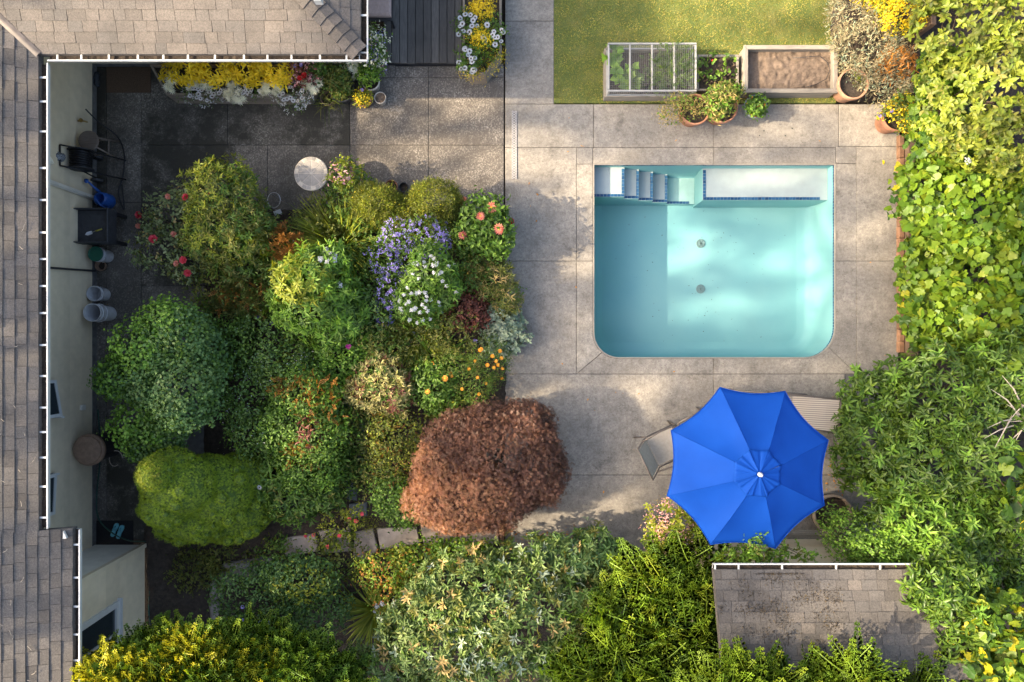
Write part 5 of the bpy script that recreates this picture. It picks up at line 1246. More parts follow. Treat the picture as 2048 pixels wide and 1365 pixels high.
# wall hose
pipe('garden_hose', [(WX + 0.16, 3.9, 0.52), (WX + 0.25, 3.75, 0.3), (WX + 0.4, 3.6, 0.04), (WX + 0.52, 3.3, 0.015), (WX + 0.5, 2.9, 0.015), (WX + 0.42, 2.6, 0.015), (WX + 0.52, 2.3, 0.015), (WX + 0.48, 2.75, 0.018)], 0.011, 'hose_black', label='thin black hose looping from brass spigot to stool legs', cat='hose')
pipe('garden_hose', [(WX + 0.06, -1.2, 0.014), (WX + 0.1, -2.0, 0.014), (WX + 0.04, -2.7, 0.014), (WX + 0.07, -3.1, 0.02), (WX + 0.3, -3.35, 0.03), (WX + 0.6, -3.5, 0.016), (WX + 0.9, -3.52, 0.014)], 0.012, 'hose_green', label='dark green hose along wall foot crossing the black doormat', cat='hose')
pipe('garden_hose', [(WBX + 0.06, -3.62, 0.014), (WBX + 0.13, -3.8, 0.014), (WBX + 0.11, -4.2, 0.014), (WBX + 0.07, -4.7, 0.014), (WBX + 0.12, -5.1, 0.014)], 0.012, 'hose_green', label='green hose along the foot of the wing wall with window', cat='hose')
m = MB(); c = P(253, 910); m.tube([(c.x + 0.1 * math.cos(t * 0.3), c.y + 0.13 * math.sin(t * 0.3), 0.3 + 0.004 * t) for t in range(19)], 0.007, 6); m.tube([(c.x + 0.1, c.y, 0.3), (c.x + 0.12, c.y, 0.0)], 0.007, 6); m.build('wire_hoop', MATS['twig_pale'], None, label='thin tan wire hoop sticking out beside the ivy shrub', cat='hoop')
# watering can
w0 = P(202, 398, 0.22); wc = thing('watering_can', 'blue plastic watering can behind the dark potting tub', 'watering can', (w0.x, w0.y, 0))
m = MB(); m.lathe([(0, 0), (0.13, 0), (0.135, 0.02), (0.12, 0.24), (0.09, 0.27), (0.085, 0.272), (0.08, 0.24), (0.1, 0.05), (0, 0.04)], (w0.x, w0.y, 0), 24); m.build('can_body', MATS['blue_plastic'], wc, smooth=True)
m = MB(); m.tube([(w0.x - 0.05, w0.y + 0.09, 0.08), (w0.x - 0.1, w0.y + 0.18, 0.2), (w0.x - 0.14, w0.y + 0.27, 0.36)], [0.03, 0.022, 0.016], 10); m.lathe([(0.016, 0), (0.04, 0.04), (0.038, 0.05), (0, 0.055)], (w0.x - 0.14, w0.y + 0.27, 0.36), 14); m.build('spout', MATS['blue_plastic'], wc, smooth=True)
m = MB(); m.tube([(w0.x + 0.06, w0.y - 0.09, 0.08), (w0.x + 0.09, w0.y - 0.17, 0.2), (w0.x + 0.05, w0.y - 0.12, 0.33), (w0.x - 0.02, w0.y, 0.37), (w0.x - 0.05, w0.y + 0.08, 0.27)], 0.014, 8); m.build('handle', MATS['blue_plastic'], wc, smooth=True)
# black potting tub on a stand with trowel
t0 = P(203, 450, 0.62); tb2 = thing('potting_tub', 'large dark rectangular potting tub holding a hand trowel', 'tub', (t0.x, t0.y, 0)); LX, LY = 0.30, 0.29
tx, ty = P(166, 417, 0.6), P(240, 484, 0.6); cx_, cy_ = (P(166, 0, 0.62).x + P(238, 0, 0.2).x) / 2 - 0.07, (tx.y + ty.y) / 2
for (xa, xb, ya, yb) in ((-LX, LX, -LY, -LY + 0.02), (-LX, LX, LY - 0.02, LY), (-LX, -LX + 0.02, -LY + 0.021, LY - 0.021), (LX - 0.02, LX, -LY + 0.021, LY - 0.021)):
    board(tb2, cx_ + xa, cx_ + xb, cy_ + ya, cy_ + yb, 0.36, 0.62, 'charcoal_plastic', 'side_wall', 0.006)
board(tb2, cx_ - LX + 0.021, cx_ + LX - 0.021, cy_ - LY + 0.021, cy_ + LY - 0.021, 0.37, 0.5, 'charcoal_plastic', 'tray_floor')
for sx in (-1, 1):
    for sy in (-1, 1): board(tb2, cx_ + sx * (LX - 0.05) - 0.03, cx_ + sx * (LX - 0.05) + 0.03, cy_ + sy * (LY - 0.05) - 0.03, cy_ + sy * (LY - 0.05) + 0.03, 0.001, 0.359, 'black_plastic', 'leg')
tw = thing('hand_trowel', 'steel hand trowel with yellow grip lying in the dark tub', 'trowel', (cx_, cy_, 0.505)); c = Vector((cx_ + 0.0, cy_ - 0.1, 0.512))
plain('yellow_grip', (0.35, 0.3, 0.05), 0.5)
M = Matrix.Rotation(R(18), 3, 'Z'); m = MB(); pr = [(-0.02, -0.028, 0.012), (-0.02, 0.028, 0.012), (-0.1, -0.03, 0.014), (-0.1, 0.03, 0.014), (-0.15, 0, 0.004), (-0.02, 0, 0), (-0.1, 0, 0)]
m.add([M @ Vector(p) + c for p in pr], [(5, 6, 2, 0), (5, 1, 3, 6), (6, 4, 2), (6, 3, 4)]); m.build('blade', MATS['white_plastic'], tw)
m = MB(); m.tube([M @ Vector((-0.03, 0, 0.006)) + c, M @ Vector((0.05, 0, 0.02)) + c], 0.006, 6); m.build('neck', MATS['steel'], tw)
m = MB(); m.tube([M @ Vector((0.05, 0, 0.02)) + c, M @ Vector((0.16, 0, 0.014)) + c], 0.013, 8); m.build('grip', MATS['yellow_grip'], tw, smooth=True)
# buckets
def bucket(label, x, y, h, r, inner=True, handle=True, group=None, wall='white_plastic'):
    p = P(x, y, h); c = thing('bucket', label, 'bucket', (p.x, p.y, 0), group); m = MB()
    pr = [(0, 0), (r * 0.86, 0), (r * 0.97, h * 0.8), (r * 1.03, h * 0.8), (r * 1.03, h * 0.84), (r * 0.98, h * 0.85), (r, h * 0.93), (r * 1.03, h * 0.94), (r * 1.03, h), (r * 0.97, h), (r * 0.95, h * 0.9), (r * 0.84, 0.015), (0, 0.015)]
    m.lathe(pr, (p.x, p.y, 0), 28); smooth_edges(m.build('bucket_body', MATS[wall], c), 40)
    if handle:
        m = MB(); m.tube([(p.x + r * 1.04 * math.cos(t), p.y + r * 1.04 * math.sin(t), h * 0.83 - 0.12 * math.sin(t * 1.0) ** 2) for t in [i * PI / 10 - PI / 2 for i in range(11)]], 0.004, 6); m.build('handle', MATS['steel'], c)
    return c, p
bucket('smaller empty white plastic bucket by the beige wall', 188, 587, 0.3, 0.128)
b2, bp = bucket('taller white plastic bucket nested in a second one by the wall', 184, 625, 0.5, 0.148)
m = MB(); m.tube([(bp.x + 0.153 * math.cos(t * 0.314), bp.y + 0.153 * math.sin(t * 0.314), 0.31) for t in range(21)], 0.008, 6); m.build('lower_rim', MATS['white_plastic'], b2)
b3, bp3 = bucket('white bucket with green lid near the black tub', 192, 508, 0.34, 0.125)
m = MB(); m.lathe([(0, 0.342), (0.128, 0.342), (0.13, 0.36), (0.12, 0.365), (0.1, 0.356), (0, 0.356)], (bp3.x, bp3.y, 0), 26); m.build('lid', MATS['green_plastic'], b3)
pot('plant_pot', 'small brown plastic pot beside the green lidded bucket', 200, 531, 11, 0.12, 'brown_plastic')
# barrel bin
bb = P(173, 901, 0.75); bn_ = thing('lidded_bin', 'round brown lidded bin against the beige house wall', 'bin', (bb.x, bb.y, 0))
m = MB(); m.lathe([(0, 0), (0.2, 0), (0.215, 0.05), (0.235, 0.66), (0, 0.66)], (bb.x, bb.y, 0), 28); m.build('bin_body', MATS['black_plastic'], bn_, smooth=False)
m = MB(); m.lathe([(0.24, 0.64), (0.262, 0.64), (0.265, 0.69), (0.25, 0.71), (0.235, 0.71), (0.225, 0.74), (0.15, 0.758), (0, 0.762)], (bb.x, bb.y, 0), 32); smooth_edges(m.build('lid', MATS['brown_plastic'], bn_), 35)
# ------------------------------------------------------------------ edging, stones, flagstones
ed = thing('brick_edging', 'long brown brick edging along the deck beside the grapevine', 'edging', (P(1800, 0).x, P(0, 500).y, 0))
y = P(0, 705).y; x0 = P(1793, 0).x; x1 = P(1803, 0).x
while y < P(0, 285).y:
    L_ = 0.2; m = MB(); m.box(((x0 + x1) / 2 + random.uniform(-0.003, 0.003), y + L_ / 2, 0.03), (x1 - x0, L_ - 0.008, 0.13 + random.uniform(-0.006, 0.006)), ch=0.008); m.build('brick', MATS['brick'], ed); y += L_
m = MB(); m.box((x1 + 0.09, P(0, 500).y, 0.06), (0.16, P(0, 285).y - P(0, 705).y, 0.3)); rw_ = m.build('retaining_board', MATS['wood_brown'], None, label='dark brown retaining board behind the brick edging', cat='board')
# flagstones beneath the maple
k = 0
for pts in ([(712, 1062), (748, 1056), (756, 1098), (738, 1118), (708, 1112)], [(755, 1054), (835, 1052), (842, 1086), (762, 1096)], [(842, 1050), (912, 1050), (916, 1088), (848, 1088)], [(918, 1050), (996, 1050), (998, 1086), (922, 1090)], [(640, 1060), (700, 1052), (704, 1100), (652, 1106)], [(560, 1075), (632, 1066), (640, 1100), (575, 1112)]):
    m = MB(); poly = px_poly(pts); poly = [(a_ + random.uniform(-0.01, 0.01), b_ + random.uniform(-0.01, 0.01)) for a_, b_ in poly]; m.prism(poly, -0.02, 0.075 + random.uniform(-0.006, 0.006), 0.012)
    m.build('flagstone', MATS['flagstone'], None, label=['mossy tan flagstone beside the pink sedum heads', 'wide tan flagstone under the clover leaved shrub', 'square tan flagstone under the red maple edge', 'tan flagstone touching the reddish edging board', 'tan flagstone below the pink sedum stems', 'tan flagstone closest to the dwarf conifer'][k], cat='stone', group='flagstones of the path below the maple'); k += 1
m = MB(); m.prism(px_poly([(999, 1040), (1008, 1040), (1008, 1090), (1000, 1090)]), -0.02, 0.085, 0.008); m.build('edging_board', MATS['brick'], None, label='short reddish edging board between flagstones and deck', cat='board')
for i, pts in enumerate(([(688, 805), (712, 800), (722, 838), (698, 842)], [(706, 848), (730, 846), (736, 880), (710, 884)], [(712, 890), (742, 892), (744, 918), (716, 920)], [(722, 926), (752, 930), (750, 958), (724, 954)], [(694, 960), (716, 962), (716, 1000), (696, 996)], [(700, 1006), (736, 1002), (736, 1030), (704, 1034)], [(668, 770), (696, 768), (700, 796), (674, 800)])):
    m = MB(); m.prism(px_poly(pts), -0.02, 0.09 + 0.01 * (i % 2), 0.015); m.build('stepping_stone', MATS['slate_step'], None, label='grey slate stepping stone ' + ['right of the rust plumed shrub', 'left of the rust tipped shrub top', 'beside the middle of the rust tipped shrub', 'above the clover leaved shrub', 'beside the leafy perennial', 'just above the pink sedum', 'next to the bright green magenta flowered plant'][i], cat='stone', group='stepping stones of the garden path')
for i, (x, y, rx, ry, h) in enumerate(((480, 1136, 34, 16, 0.2), (452, 1156, 24, 15, 0.17), (430, 1182, 13, 20, 0.16), (428, 1215, 10, 22, 0.14), (520, 1122, 20, 11, 0.12), (505, 1150, 16, 10, 0.1))):
    p = P(x, y, h * 0.6); bm = bmesh.new(); bmesh.ops.create_icosphere(bm, subdivisions=3, radius=1)
    for v in bm.verts:
        f = 1 + 0.12 * math.sin(v.co.x * 4 + i) + 0.1 * math.sin(v.co.y * 5 + i * 2) + 0.06 * math.sin(v.co.z * 9 + v.co.x * 7)
        v.co = Vector((v.co.x * rx * mpp() * f, v.co.y * ry * mpp() * f, max(-0.3, v.co.z) * h * f * 0.8))
    me = bpy.data.meshes.new('boulder'); bm.to_mesh(me); bm.free(); me.materials.append(MATS['stone']); me.polygons.foreach_set('use_smooth', [True] * len(me.polygons))
    link('boulder', me, None, ['largest long tan boulder above the blue green shrub', 'rounded tan boulder next to the largest one', 'upright narrow tan boulder at the bed corner', 'thin tan boulder beside the golden conifer', 'small tan boulder close to flagstones', 'smallest tan boulder half under the blue green shrub'][i], 'boulder', 'boulders edging the lower bed', loc=(p.x, p.y, h * 0.25))
# dry fallen leaves on the deck
n = 260; px_ = np.concatenate([np.stack([rng.uniform(1010, 1210, 150), rng.normal(1078, 12, 150)], -1), np.stack([rng.uniform(1652, 1690, 60), rng.uniform(900, 1010, 60)], -1), np.stack([rng.uniform(1010, 1780, 50), rng.uniform(220, 1060, 50)], -1)])
px_ = px_[~((px_[:, 0] > 1180) & (px_[:, 0] < 1680) & (px_[:, 1] > 320) & (px_[:, 1] < 722))]
pp = np.array([tuple(P(a_, b_, 0.006)) for a_, b_ in px_]); ph = rng.uniform(0, 6.28, len(pp))
link('fallen_leaves', leaf_mesh('fallen_leaves', [LANCE, OVATE], pp, np.stack([np.cos(ph), np.sin(ph), rng.uniform(0, 0.15, len(pp))], -1), np.tile(np.array([[0.0, 0, 1]]), (len(pp), 1)) + rng.normal(size=(len(pp), 3)) * 0.2, rng.uniform(0.02, 0.06, len(pp)), MATS['l_rust']), None, 'scattered dry rust coloured leaves on the concrete deck', 'leaves', kind='stuff')
p_ = P(1765, 320, 0.004); link('fallen_leaf', leaf_mesh('fallen_leaf', OVATE, np.array([[p_.x, p_.y, 0.012]]), np.array([[0.2, -1, 0.0]]), np.array([[0.1, 0.1, 1.0]]), 0.085, MATS['l_yellow']), None, 'single fallen yellow leaf on concrete beside the pool corner', 'leaf')
# ------------------------------------------------------------------ flowers (shared meshes, unit size about 1 across)
def petal_ring(m, n, r0, r1, w, z0, z1, mi=0, tw=0.0):
    for i in range(n):
        a = 2 * PI * i / n + tw; c, s = math.cos(a), math.sin(a); u = Vector((c, s, 0)); v = Vector((-s, c, 0)); mid = r0 + (r1 - r0) * 0.6
        m.add([u * r0 - v * w * 0.3 + Vector((0, 0, z0)), u * r0 + v * w * 0.3 + Vector((0, 0, z0)), u * mid + v * w * 0.5 + Vector((0, 0, (z0 + z1) / 2 + 0.03)), u * r1 + Vector((0, 0, z1)), u * mid - v * w * 0.5 + Vector((0, 0, (z0 + z1) / 2 + 0.03))], [(0, 1, 2, 3, 4)], mi)
def fl_mesh(name, rings, mats, center=None):
    m = MB()
    for i, r_ in enumerate(rings): petal_ring(m, *r_, tw=i * 0.4)
    if center: m.lathe([(0, center[1] - 0.04), (center[0], center[1] - 0.03), (center[0] * 0.7, center[1] + 0.05), (0, center[1] + 0.06)], (0, 0, 0), 8, mi=1)
    return m.mesh(name, [MATS[k] for k in mats])
F_DAISY = fl_mesh('flower', [(12, 0.08, 0.5, 0.2, 0.0, 0.02)], ['p_white', 'twig'], (0.16, 0.04))
F_DAHLIA = fl_mesh('flower', [(14, 0.05, 0.5, 0.14, 0.02, 0.0), (12, 0.05, 0.42, 0.13, 0.05, 0.14), (9, 0.03, 0.3, 0.12, 0.09, 0.22)], ['p_coral', 'p_yellow'], (0.08, 0.16))
F_ROSE = fl_mesh('flower', [(7, 0.05, 0.5, 0.5, -0.05, 0.05), (6, 0.04, 0.4, 0.42, 0.0, 0.2), (5, 0.03, 0.26, 0.3, 0.08, 0.3)], ['p_rose', 'p_red'], (0.08, 0.2))
F_ROSE2 = fl_mesh('flower', [(7, 0.05, 0.5, 0.5, -0.05, 0.05), (6, 0.04, 0.4, 0.42, 0.0, 0.2), (5, 0.03, 0.26, 0.3, 0.08, 0.3)], ['p_coral', 'p_pink'], (0.08, 0.2))
F_RED = fl_mesh('flower', [(8, 0.05, 0.5, 0.42, -0.05, 0.05), (8, 0.04, 0.42, 0.34, 0.02, 0.2), (6, 0.03, 0.28, 0.26, 0.1, 0.3)], ['p_red', 'p_red'], (0.1, 0.22))
F_MAG = fl_mesh('flower', [(9, 0.05, 0.5, 0.34, -0.05, 0.05), (8, 0.04, 0.4, 0.3, 0.02, 0.18)], ['p_magenta', 'p_magenta'], (0.1, 0.18))
F_PINK = fl_mesh('flower', [(7, 0.05, 0.5, 0.45, 0.0, 0.1), (5, 0.03, 0.3, 0.3, 0.06, 0.22)], ['p_pink', 'p_rose'], (0.1, 0.15))
F_ORANGE = fl_mesh('flower', [(8, 0.05, 0.5, 0.38, 0.0, 0.06), (6, 0.03, 0.32, 0.28, 0.04, 0.15)], ['p_orange', 'p_yellow'], (0.12, 0.1))
F_VIOLET = fl_mesh('flower', [(6, 0.05, 0.5, 0.42, 0.0, 0.06), (5, 0.03, 0.32, 0.3, 0.05, 0.14)], ['p_purple', 'p_yellow'], (0.09, 0.09))
def head_mesh(name, mat, n=16, seed=0):
    m = MB(); r = random.Random(seed)
    for i in range(n):
        t = i / n; a = i * 2.4; rad = 0.42 * math.sqrt(t); c = Vector((rad * math.cos(a), rad * math.sin(a), 0.3 * (1 - t) + r.uniform(-0.02, 0.02)))
        for k in range(5):
            b = 2 * PI * k / 5 + a; u = Vector((math.cos(b), math.sin(b), 0.1)); v = Vector((-math.sin(b), math.cos(b), 0))
            m.add([c, c + u * 0.09 + v * 0.06, c + u * 0.15, c + u * 0.09 - v * 0.06], [(0, 1, 2, 3)])
    return m.mesh(name, MATS[mat])
F_PHLOX = head_mesh('flower', 'p_white', 11, 1); F_PINKHEAD = head_mesh('flower', 'p_rose', 18, 2); F_PURPLEHEAD = head_mesh('flower', 'p_purple', 16, 3); F_PALEPINK = head_mesh('flower', 'p_pink', 14, 4)

RND = dict(mode='rand', per=4, crad=0.05, rin=0.8)
WH = dict(mode='whorl', per=8, lift=0.35, rin=0.82)
# ------------------------------------------------------------------ flower bed
plant('rose_bush', 'sprawling rose bush with red and coral blooms at patio edge', 'shrub', [(345, 420, 0.55, 48, 38, 0.3), (320, 500, 0.5, 42, 40, 0.3), (375, 530, 0.45, 34, 36, 0.3), (395, 395, 0.75, 36, 34, 0.25), (350, 465, 0.35, 55, 70, 0.25)],
      [(OVATE, 1500, 0.066, 'l_rose', dict(mode='rand', per=7, crad=0.05, rin=0.6, rnd=0.6)), (OVATE, 500, 0.058, 'l_olive', dict(mode='rand', per=7, crad=0.05, rin=0.7, rnd=0.6)), (OVATE, 130, 0.05, 'l_straw', dict(mode='rand', per=5, crad=0.04, rin=0.9))],
      [(F_ROSE, [(277, 430), (306, 478), (366, 520), (375, 546), (417, 391), (371, 394), (418, 502)], 0.15, 0.05), (F_ROSE2, [(385, 489), (347, 468), (336, 393), (276, 452), (352, 527)], 0.1, 0.04)], stems=14, kind_seed=1)
plant('pieris_shrub', 'large rounded yellow green shrub beside the rose bush', 'shrub', [(450, 385, 1.0, 62, 55, 0.45), (470, 450, 0.85, 72, 70, 0.45), (430, 480, 0.7, 55, 55, 0.4), (480, 530, 0.6, 62, 42, 0.35)],
      [(LANCE, 4200, 0.085, 'l_olive', dict(mode='whorl', per=7, lift=0.5, rin=0.7)), (LANCE, 3300, 0.08, 'l_green', dict(mode='whorl', per=7, lift=0.4, rin=0.6)), (LANCE, 2400, 0.08, 'l_yellowgreen', dict(mode='whorl', per=7, lift=0.6, rin=0.9, lobes=[(445, 375, 1.0, 66, 55, 0.5), (430, 450, 0.8, 58, 60, 0.5), (465, 490, 0.75, 60, 45, 0.45)]))], bumps=26, kind_seed=2, stems=8)
plant('ivy_shrub', 'tall dark green ivy leaved shrub with sunlit tops coloured brighter near the wall', 'shrub', [(355, 675, 1.15, 68, 56, 0.5), (365, 780, 1.2, 72, 82, 0.55), (243, 753, 1.1, 40, 34, 0.3), (318, 870, 0.8, 52, 48, 0.5), (405, 720, 0.8, 44, 78, 0.5), (300, 740, 1.15, 48, 60, 0.42)],
      [(BROAD, 12500, 0.05, 'l_bluegreen', dict(mode='rand', per=5, crad=0.045, rin=0.72, rnd=0.45)), (BROAD, 4200, 0.05, 'l_green', dict(mode='rand', per=5, crad=0.045, rin=0.8, rnd=0.45)), (BROAD, 4200, 0.05, 'l_fresh', dict(mode='rand', per=7, crad=0.05, rin=0.94, rnd=0.4, lobes=[(248, 755, 1.1, 44, 42, 0.36), (290, 700, 1.3, 55, 60, 0.42), (290, 850, 1.0, 50, 60, 0.45), (340, 640, 1.25, 50, 40, 0.4)]))], bumps=34, bfrac=0.3, kind_seed=3, stems=9)  # brighter leaf layer on the left knob and tops puts sunlight into the colour
# dwarf spruce: solid lumpy cone with short needles
sp_l = [(455, 1005, 0.35, 95, 80, 0.5), (415, 985, 0.7, 90, 76, 0.55), (360, 970, 1.15, 72, 62, 0.5), (335, 1010, 1.2, 50, 44, 0.4), (316, 948, 1.55, 33, 34, 0.34), (480, 960, 0.4, 60, 55, 0.4), (385, 1035, 0.75, 72, 48, 0.5), (345, 935, 1.2, 50, 40, 0.4)]
root, wl = plant('dwarf_spruce', 'dense lime green dwarf conifer with lumpy rounded crown', 'conifer', sp_l,
      [(TUFTS, 24000, 0.03, 'l_spruce', dict(mode='up', crad=0.008, rin=0.97, rnd=0.3, up=0.1, bumps=0.0, loose=0.0)), (TUFTS, 700, 0.04, 'l_yellowgreen', dict(mode='up', crad=0.01, rin=0.97, bumps=0.0, loose=0.0, lobes=[(312, 946, 1.56, 32, 33, 0.34)]))], bumps=120, bfrac=0.15, bdist=1.0, kind_seed=4, stems=3, shoots=0)  # yellower tufts on the apex knob paint its sunlight into the needle colour
bm = bmesh.new()
for l in wl:
    Mx = Matrix.Translation(l[:3]) @ Matrix.Diagonal((l[3] * 0.95, l[4] * 0.95, l[5] * 0.95, 1)); bmesh.ops.create_icosphere(bm, subdivisions=2 if l[3] < 0.25 else 3, radius=1, matrix=Mx)
me = bpy.data.meshes.new('inner_crown'); bm.to_mesh(me); bm.free(); plain('spruce_core', (0.06, 0.10, 0.014), 0.9, 0.4, 40, 0.8); me.materials.append(MATS['spruce_core']); link('inner_crown', me, root, kind='stuff')
plant('dark_shrub', 'dark leafy shrub with tiny white blossoms in the bed centre', 'shrub', [(520, 690, 0.5, 58, 60, 0.35), (500, 790, 0.45, 50, 70, 0.35), (570, 740, 0.55, 60, 62, 0.35), (520, 860, 0.4, 60, 55, 0.35)],
      [(OVATE, 4200, 0.05, 'l_green', RND), (OVATE, 1500, 0.055, 'l_bluegreen', RND), (SMALL, 420, 0.02, 'p_white', dict(mode='rand', per=6, crad=0.09, rin=0.98, name='blossom'))], bumps=14, kind_seed=5)
plant('astilbe_shrub', 'green shrub with rusty orange plumes beside the stepping stones', 'shrub', [(610, 790, 0.65, 62, 50, 0.35), (640, 860, 0.6, 52, 62, 0.35), (590, 850, 0.55, 62, 60, 0.35), (620, 930, 0.5, 62, 52, 0.35)],
      [(OVATE, 4300, 0.06, 'l_green', RND), (OVATE, 2600, 0.055, 'l_fresh', dict(mode='rand', per=5, crad=0.05, rin=0.9)), (FERN, 190, 0.15, 'l_rust', dict(mode='up', rin=0.95, rnd=0.5, name='plume', lobes=[(610, 775, 0.85, 60, 20, 0.2), (640, 810, 0.85, 25, 30, 0.2), (610, 900, 0.75, 30, 20, 0.2)])), (LANCE2, 160, 0.09, 'l_burgundy', dict(mode='whorl', per=6, rin=0.95, lobes=[(620, 865, 0.85, 22, 30, 0.15)]))], bumps=16, kind_seed=6)
plant('leafy_perennial', 'broad leaved green perennial with brownish leaves beside the conifer', 'plant', [(580, 990, 0.4, 58, 50, 0.3), (550, 960, 0.35, 40, 40, 0.3), (640, 985, 0.35, 45, 40, 0.25)],
      [(LANCE2, 1500, 0.12, 'l_green', dict(mode='whorl', per=6, lift=0.5, rin=0.7)), (LANCE2, 420, 0.1, 'l_olive', dict(mode='whorl', per=6, lift=0.4, rin=0.85))], [(F_DAISY, [(519, 975)], 0.09, 0.06)], kind_seed=7, stems=7)
plant('fern_astilbe', 'bronze feathery astilbe plumes above the dark soil by patio slabs', 'plant', [(520, 590, 0.45, 60, 34, 0.25), (490, 600, 0.5, 42, 25, 0.2)],
      [(FERN, 260, 0.15, 'l_olive', dict(mode='up', rin=0.5, rnd=0.9)), (FERN, 170, 0.15, 'l_rust', dict(mode='up', rin=0.9, rnd=0.9, name='plume')), (OVATE, 600, 0.05, 'l_green', RND)], [(F_PURPLEHEAD, [(516, 634), (544, 646)], 0.11, 0.03)], kind_seed=8)
plant('tall_phlox', 'bright lime green phlox clump with white blooms on its top', 'plant', [(640, 540, 1.0, 58, 48, 0.4), (630, 600, 0.85, 82, 72, 0.4), (670, 640, 0.65, 62, 52, 0.35), (590, 610, 0.65, 52, 52, 0.3), (650, 580, 0.5, 85, 85, 0.35)],
      [(LANCE, 3400, 0.115, 'l_fresh', dict(mode='whorl', per=8, lift=0.25, rin=0.75)), (LANCE, 2600, 0.11, 'l_green', dict(mode='whorl', per=8, lift=0.2, rin=0.6)), (LANCE, 900, 0.11, 'l_yellowgreen', dict(mode='whorl', per=8, lift=0.4, rin=0.95, lobes=[(610, 560, 1.05, 55, 55, 0.4)]))],
      [(F_PHLOX, [(596, 475), (617, 481), (590, 484), (641, 490), (652, 500), (636, 497), (662, 508), (641, 518), (668, 520), (572, 540), (655, 523), (600, 471), (680, 570), (670, 512)], 0.1, 0.03)], bumps=16, kind_seed=9, stems=10)
plant('orange_astilbe', 'small bright orange astilbe plume beside the white phlox', 'plant', [(578, 492, 0.75, 18, 30, 0.2), (586, 510, 0.7, 14, 16, 0.15)], [(FERN, 120, 0.12, 'l_rust', dict(mode='up', rin=0.5, rnd=0.8, name='plume')), (OVATE, 160, 0.05, 'l_green', dict(mode='rand', rin=0.3, lobes=[(578, 500, 0.4, 20, 30, 0.3)]))], kind_seed=10, stems=4)
# grass clumps
def grass_clump(name, label, x, y, n, length, spread, mat, tm, up=1.0, cat='grass', z=0.03, extra=None, lean=(0, 0)):
    p = P(x, y, 0); root = thing(name, label, cat, (p.x, p.y, z))
    a = rng.uniform(0, 6.28, n); r = np.sqrt(rng.random(n)) * 0.16
    pos = np.stack([p.x + r * np.cos(a), p.y + r * np.sin(a), np.full(n, z)], -1)
    out = spread * (0.25 + rng.random(n)); d = np.stack([np.cos(a) * out + lean[0], np.sin(a) * out + lean[1], np.full(n, up)], -1) + rng.normal(size=(n, 3)) * 0.12
    nr = np.stack([-np.cos(a), -np.sin(a), np.full(n, 0.6)], -1) * np.array([[-1, -1, 1]])
    nr = np.stack([-np.cos(a) * up, -np.sin(a) * up, out], -1)
    me = leaf_mesh('blades', tm, pos, d, nr, length * rng.uniform(0.6, 1.1, n), MATS[mat]); link('blades', me, root, kind='stuff'); return root
grass_clump('ornamental_grass', 'upright clump of glowing yellow green grass blades behind phlox', 688, 492, 620, 0.95, 0.8, 'l_grass', BLADES, lean=(-0.1, 0.2))
grass_clump('daylily_clump', 'arching strap leaved daylily clump below the white flowers', 838, 668, 130, 0.75, 1.1, 'l_grass', STRAPS, 0.7, cat='plant')
grass_clump('iris_fan', 'small clump of green strap leaves beside the variegated shrub', 872, 712, 46, 0.6, 0.9, 'l_fresh', STRAPS, 0.8, cat='plant', lean=(0, -0.4))
def feathery(label, x, y, rx, ry, z, seed, gold=0.5):
    plant('feathery_shrub', label, 'shrub', [(x, y, z, rx, ry, 0.3), (x + 8, y + 18, z * 0.7, rx * 0.9, ry, 0.3)],
          [(SLIM, 9000, 0.055, 'l_olive', dict(mode='up', per=3, crad=0.02, rin=0.75, rnd=0.8)), (SLIM, 5200, 0.05, 'l_yellowgreen', dict(mode='up', per=3, crad=0.02, rin=0.93, rnd=0.8)), (SMALL, 120, 0.022, 'p_yellow', dict(mode='rand', per=3, crad=0.04, rin=0.98, name='blossom'))], bumps=12, kind_seed=seed, stems=6)
feathery('feathery yellow green shrub just below two tiny pots', 752, 405, 44, 30, 0.65, 11)
feathery('rounded feathery golden shrub between tiny pots and red dahlias', 872, 400, 46, 36, 0.7, 12)
feathery('low feathery green shrub wedged between two taller golden ones', 812, 425, 30, 28, 0.45, 13)
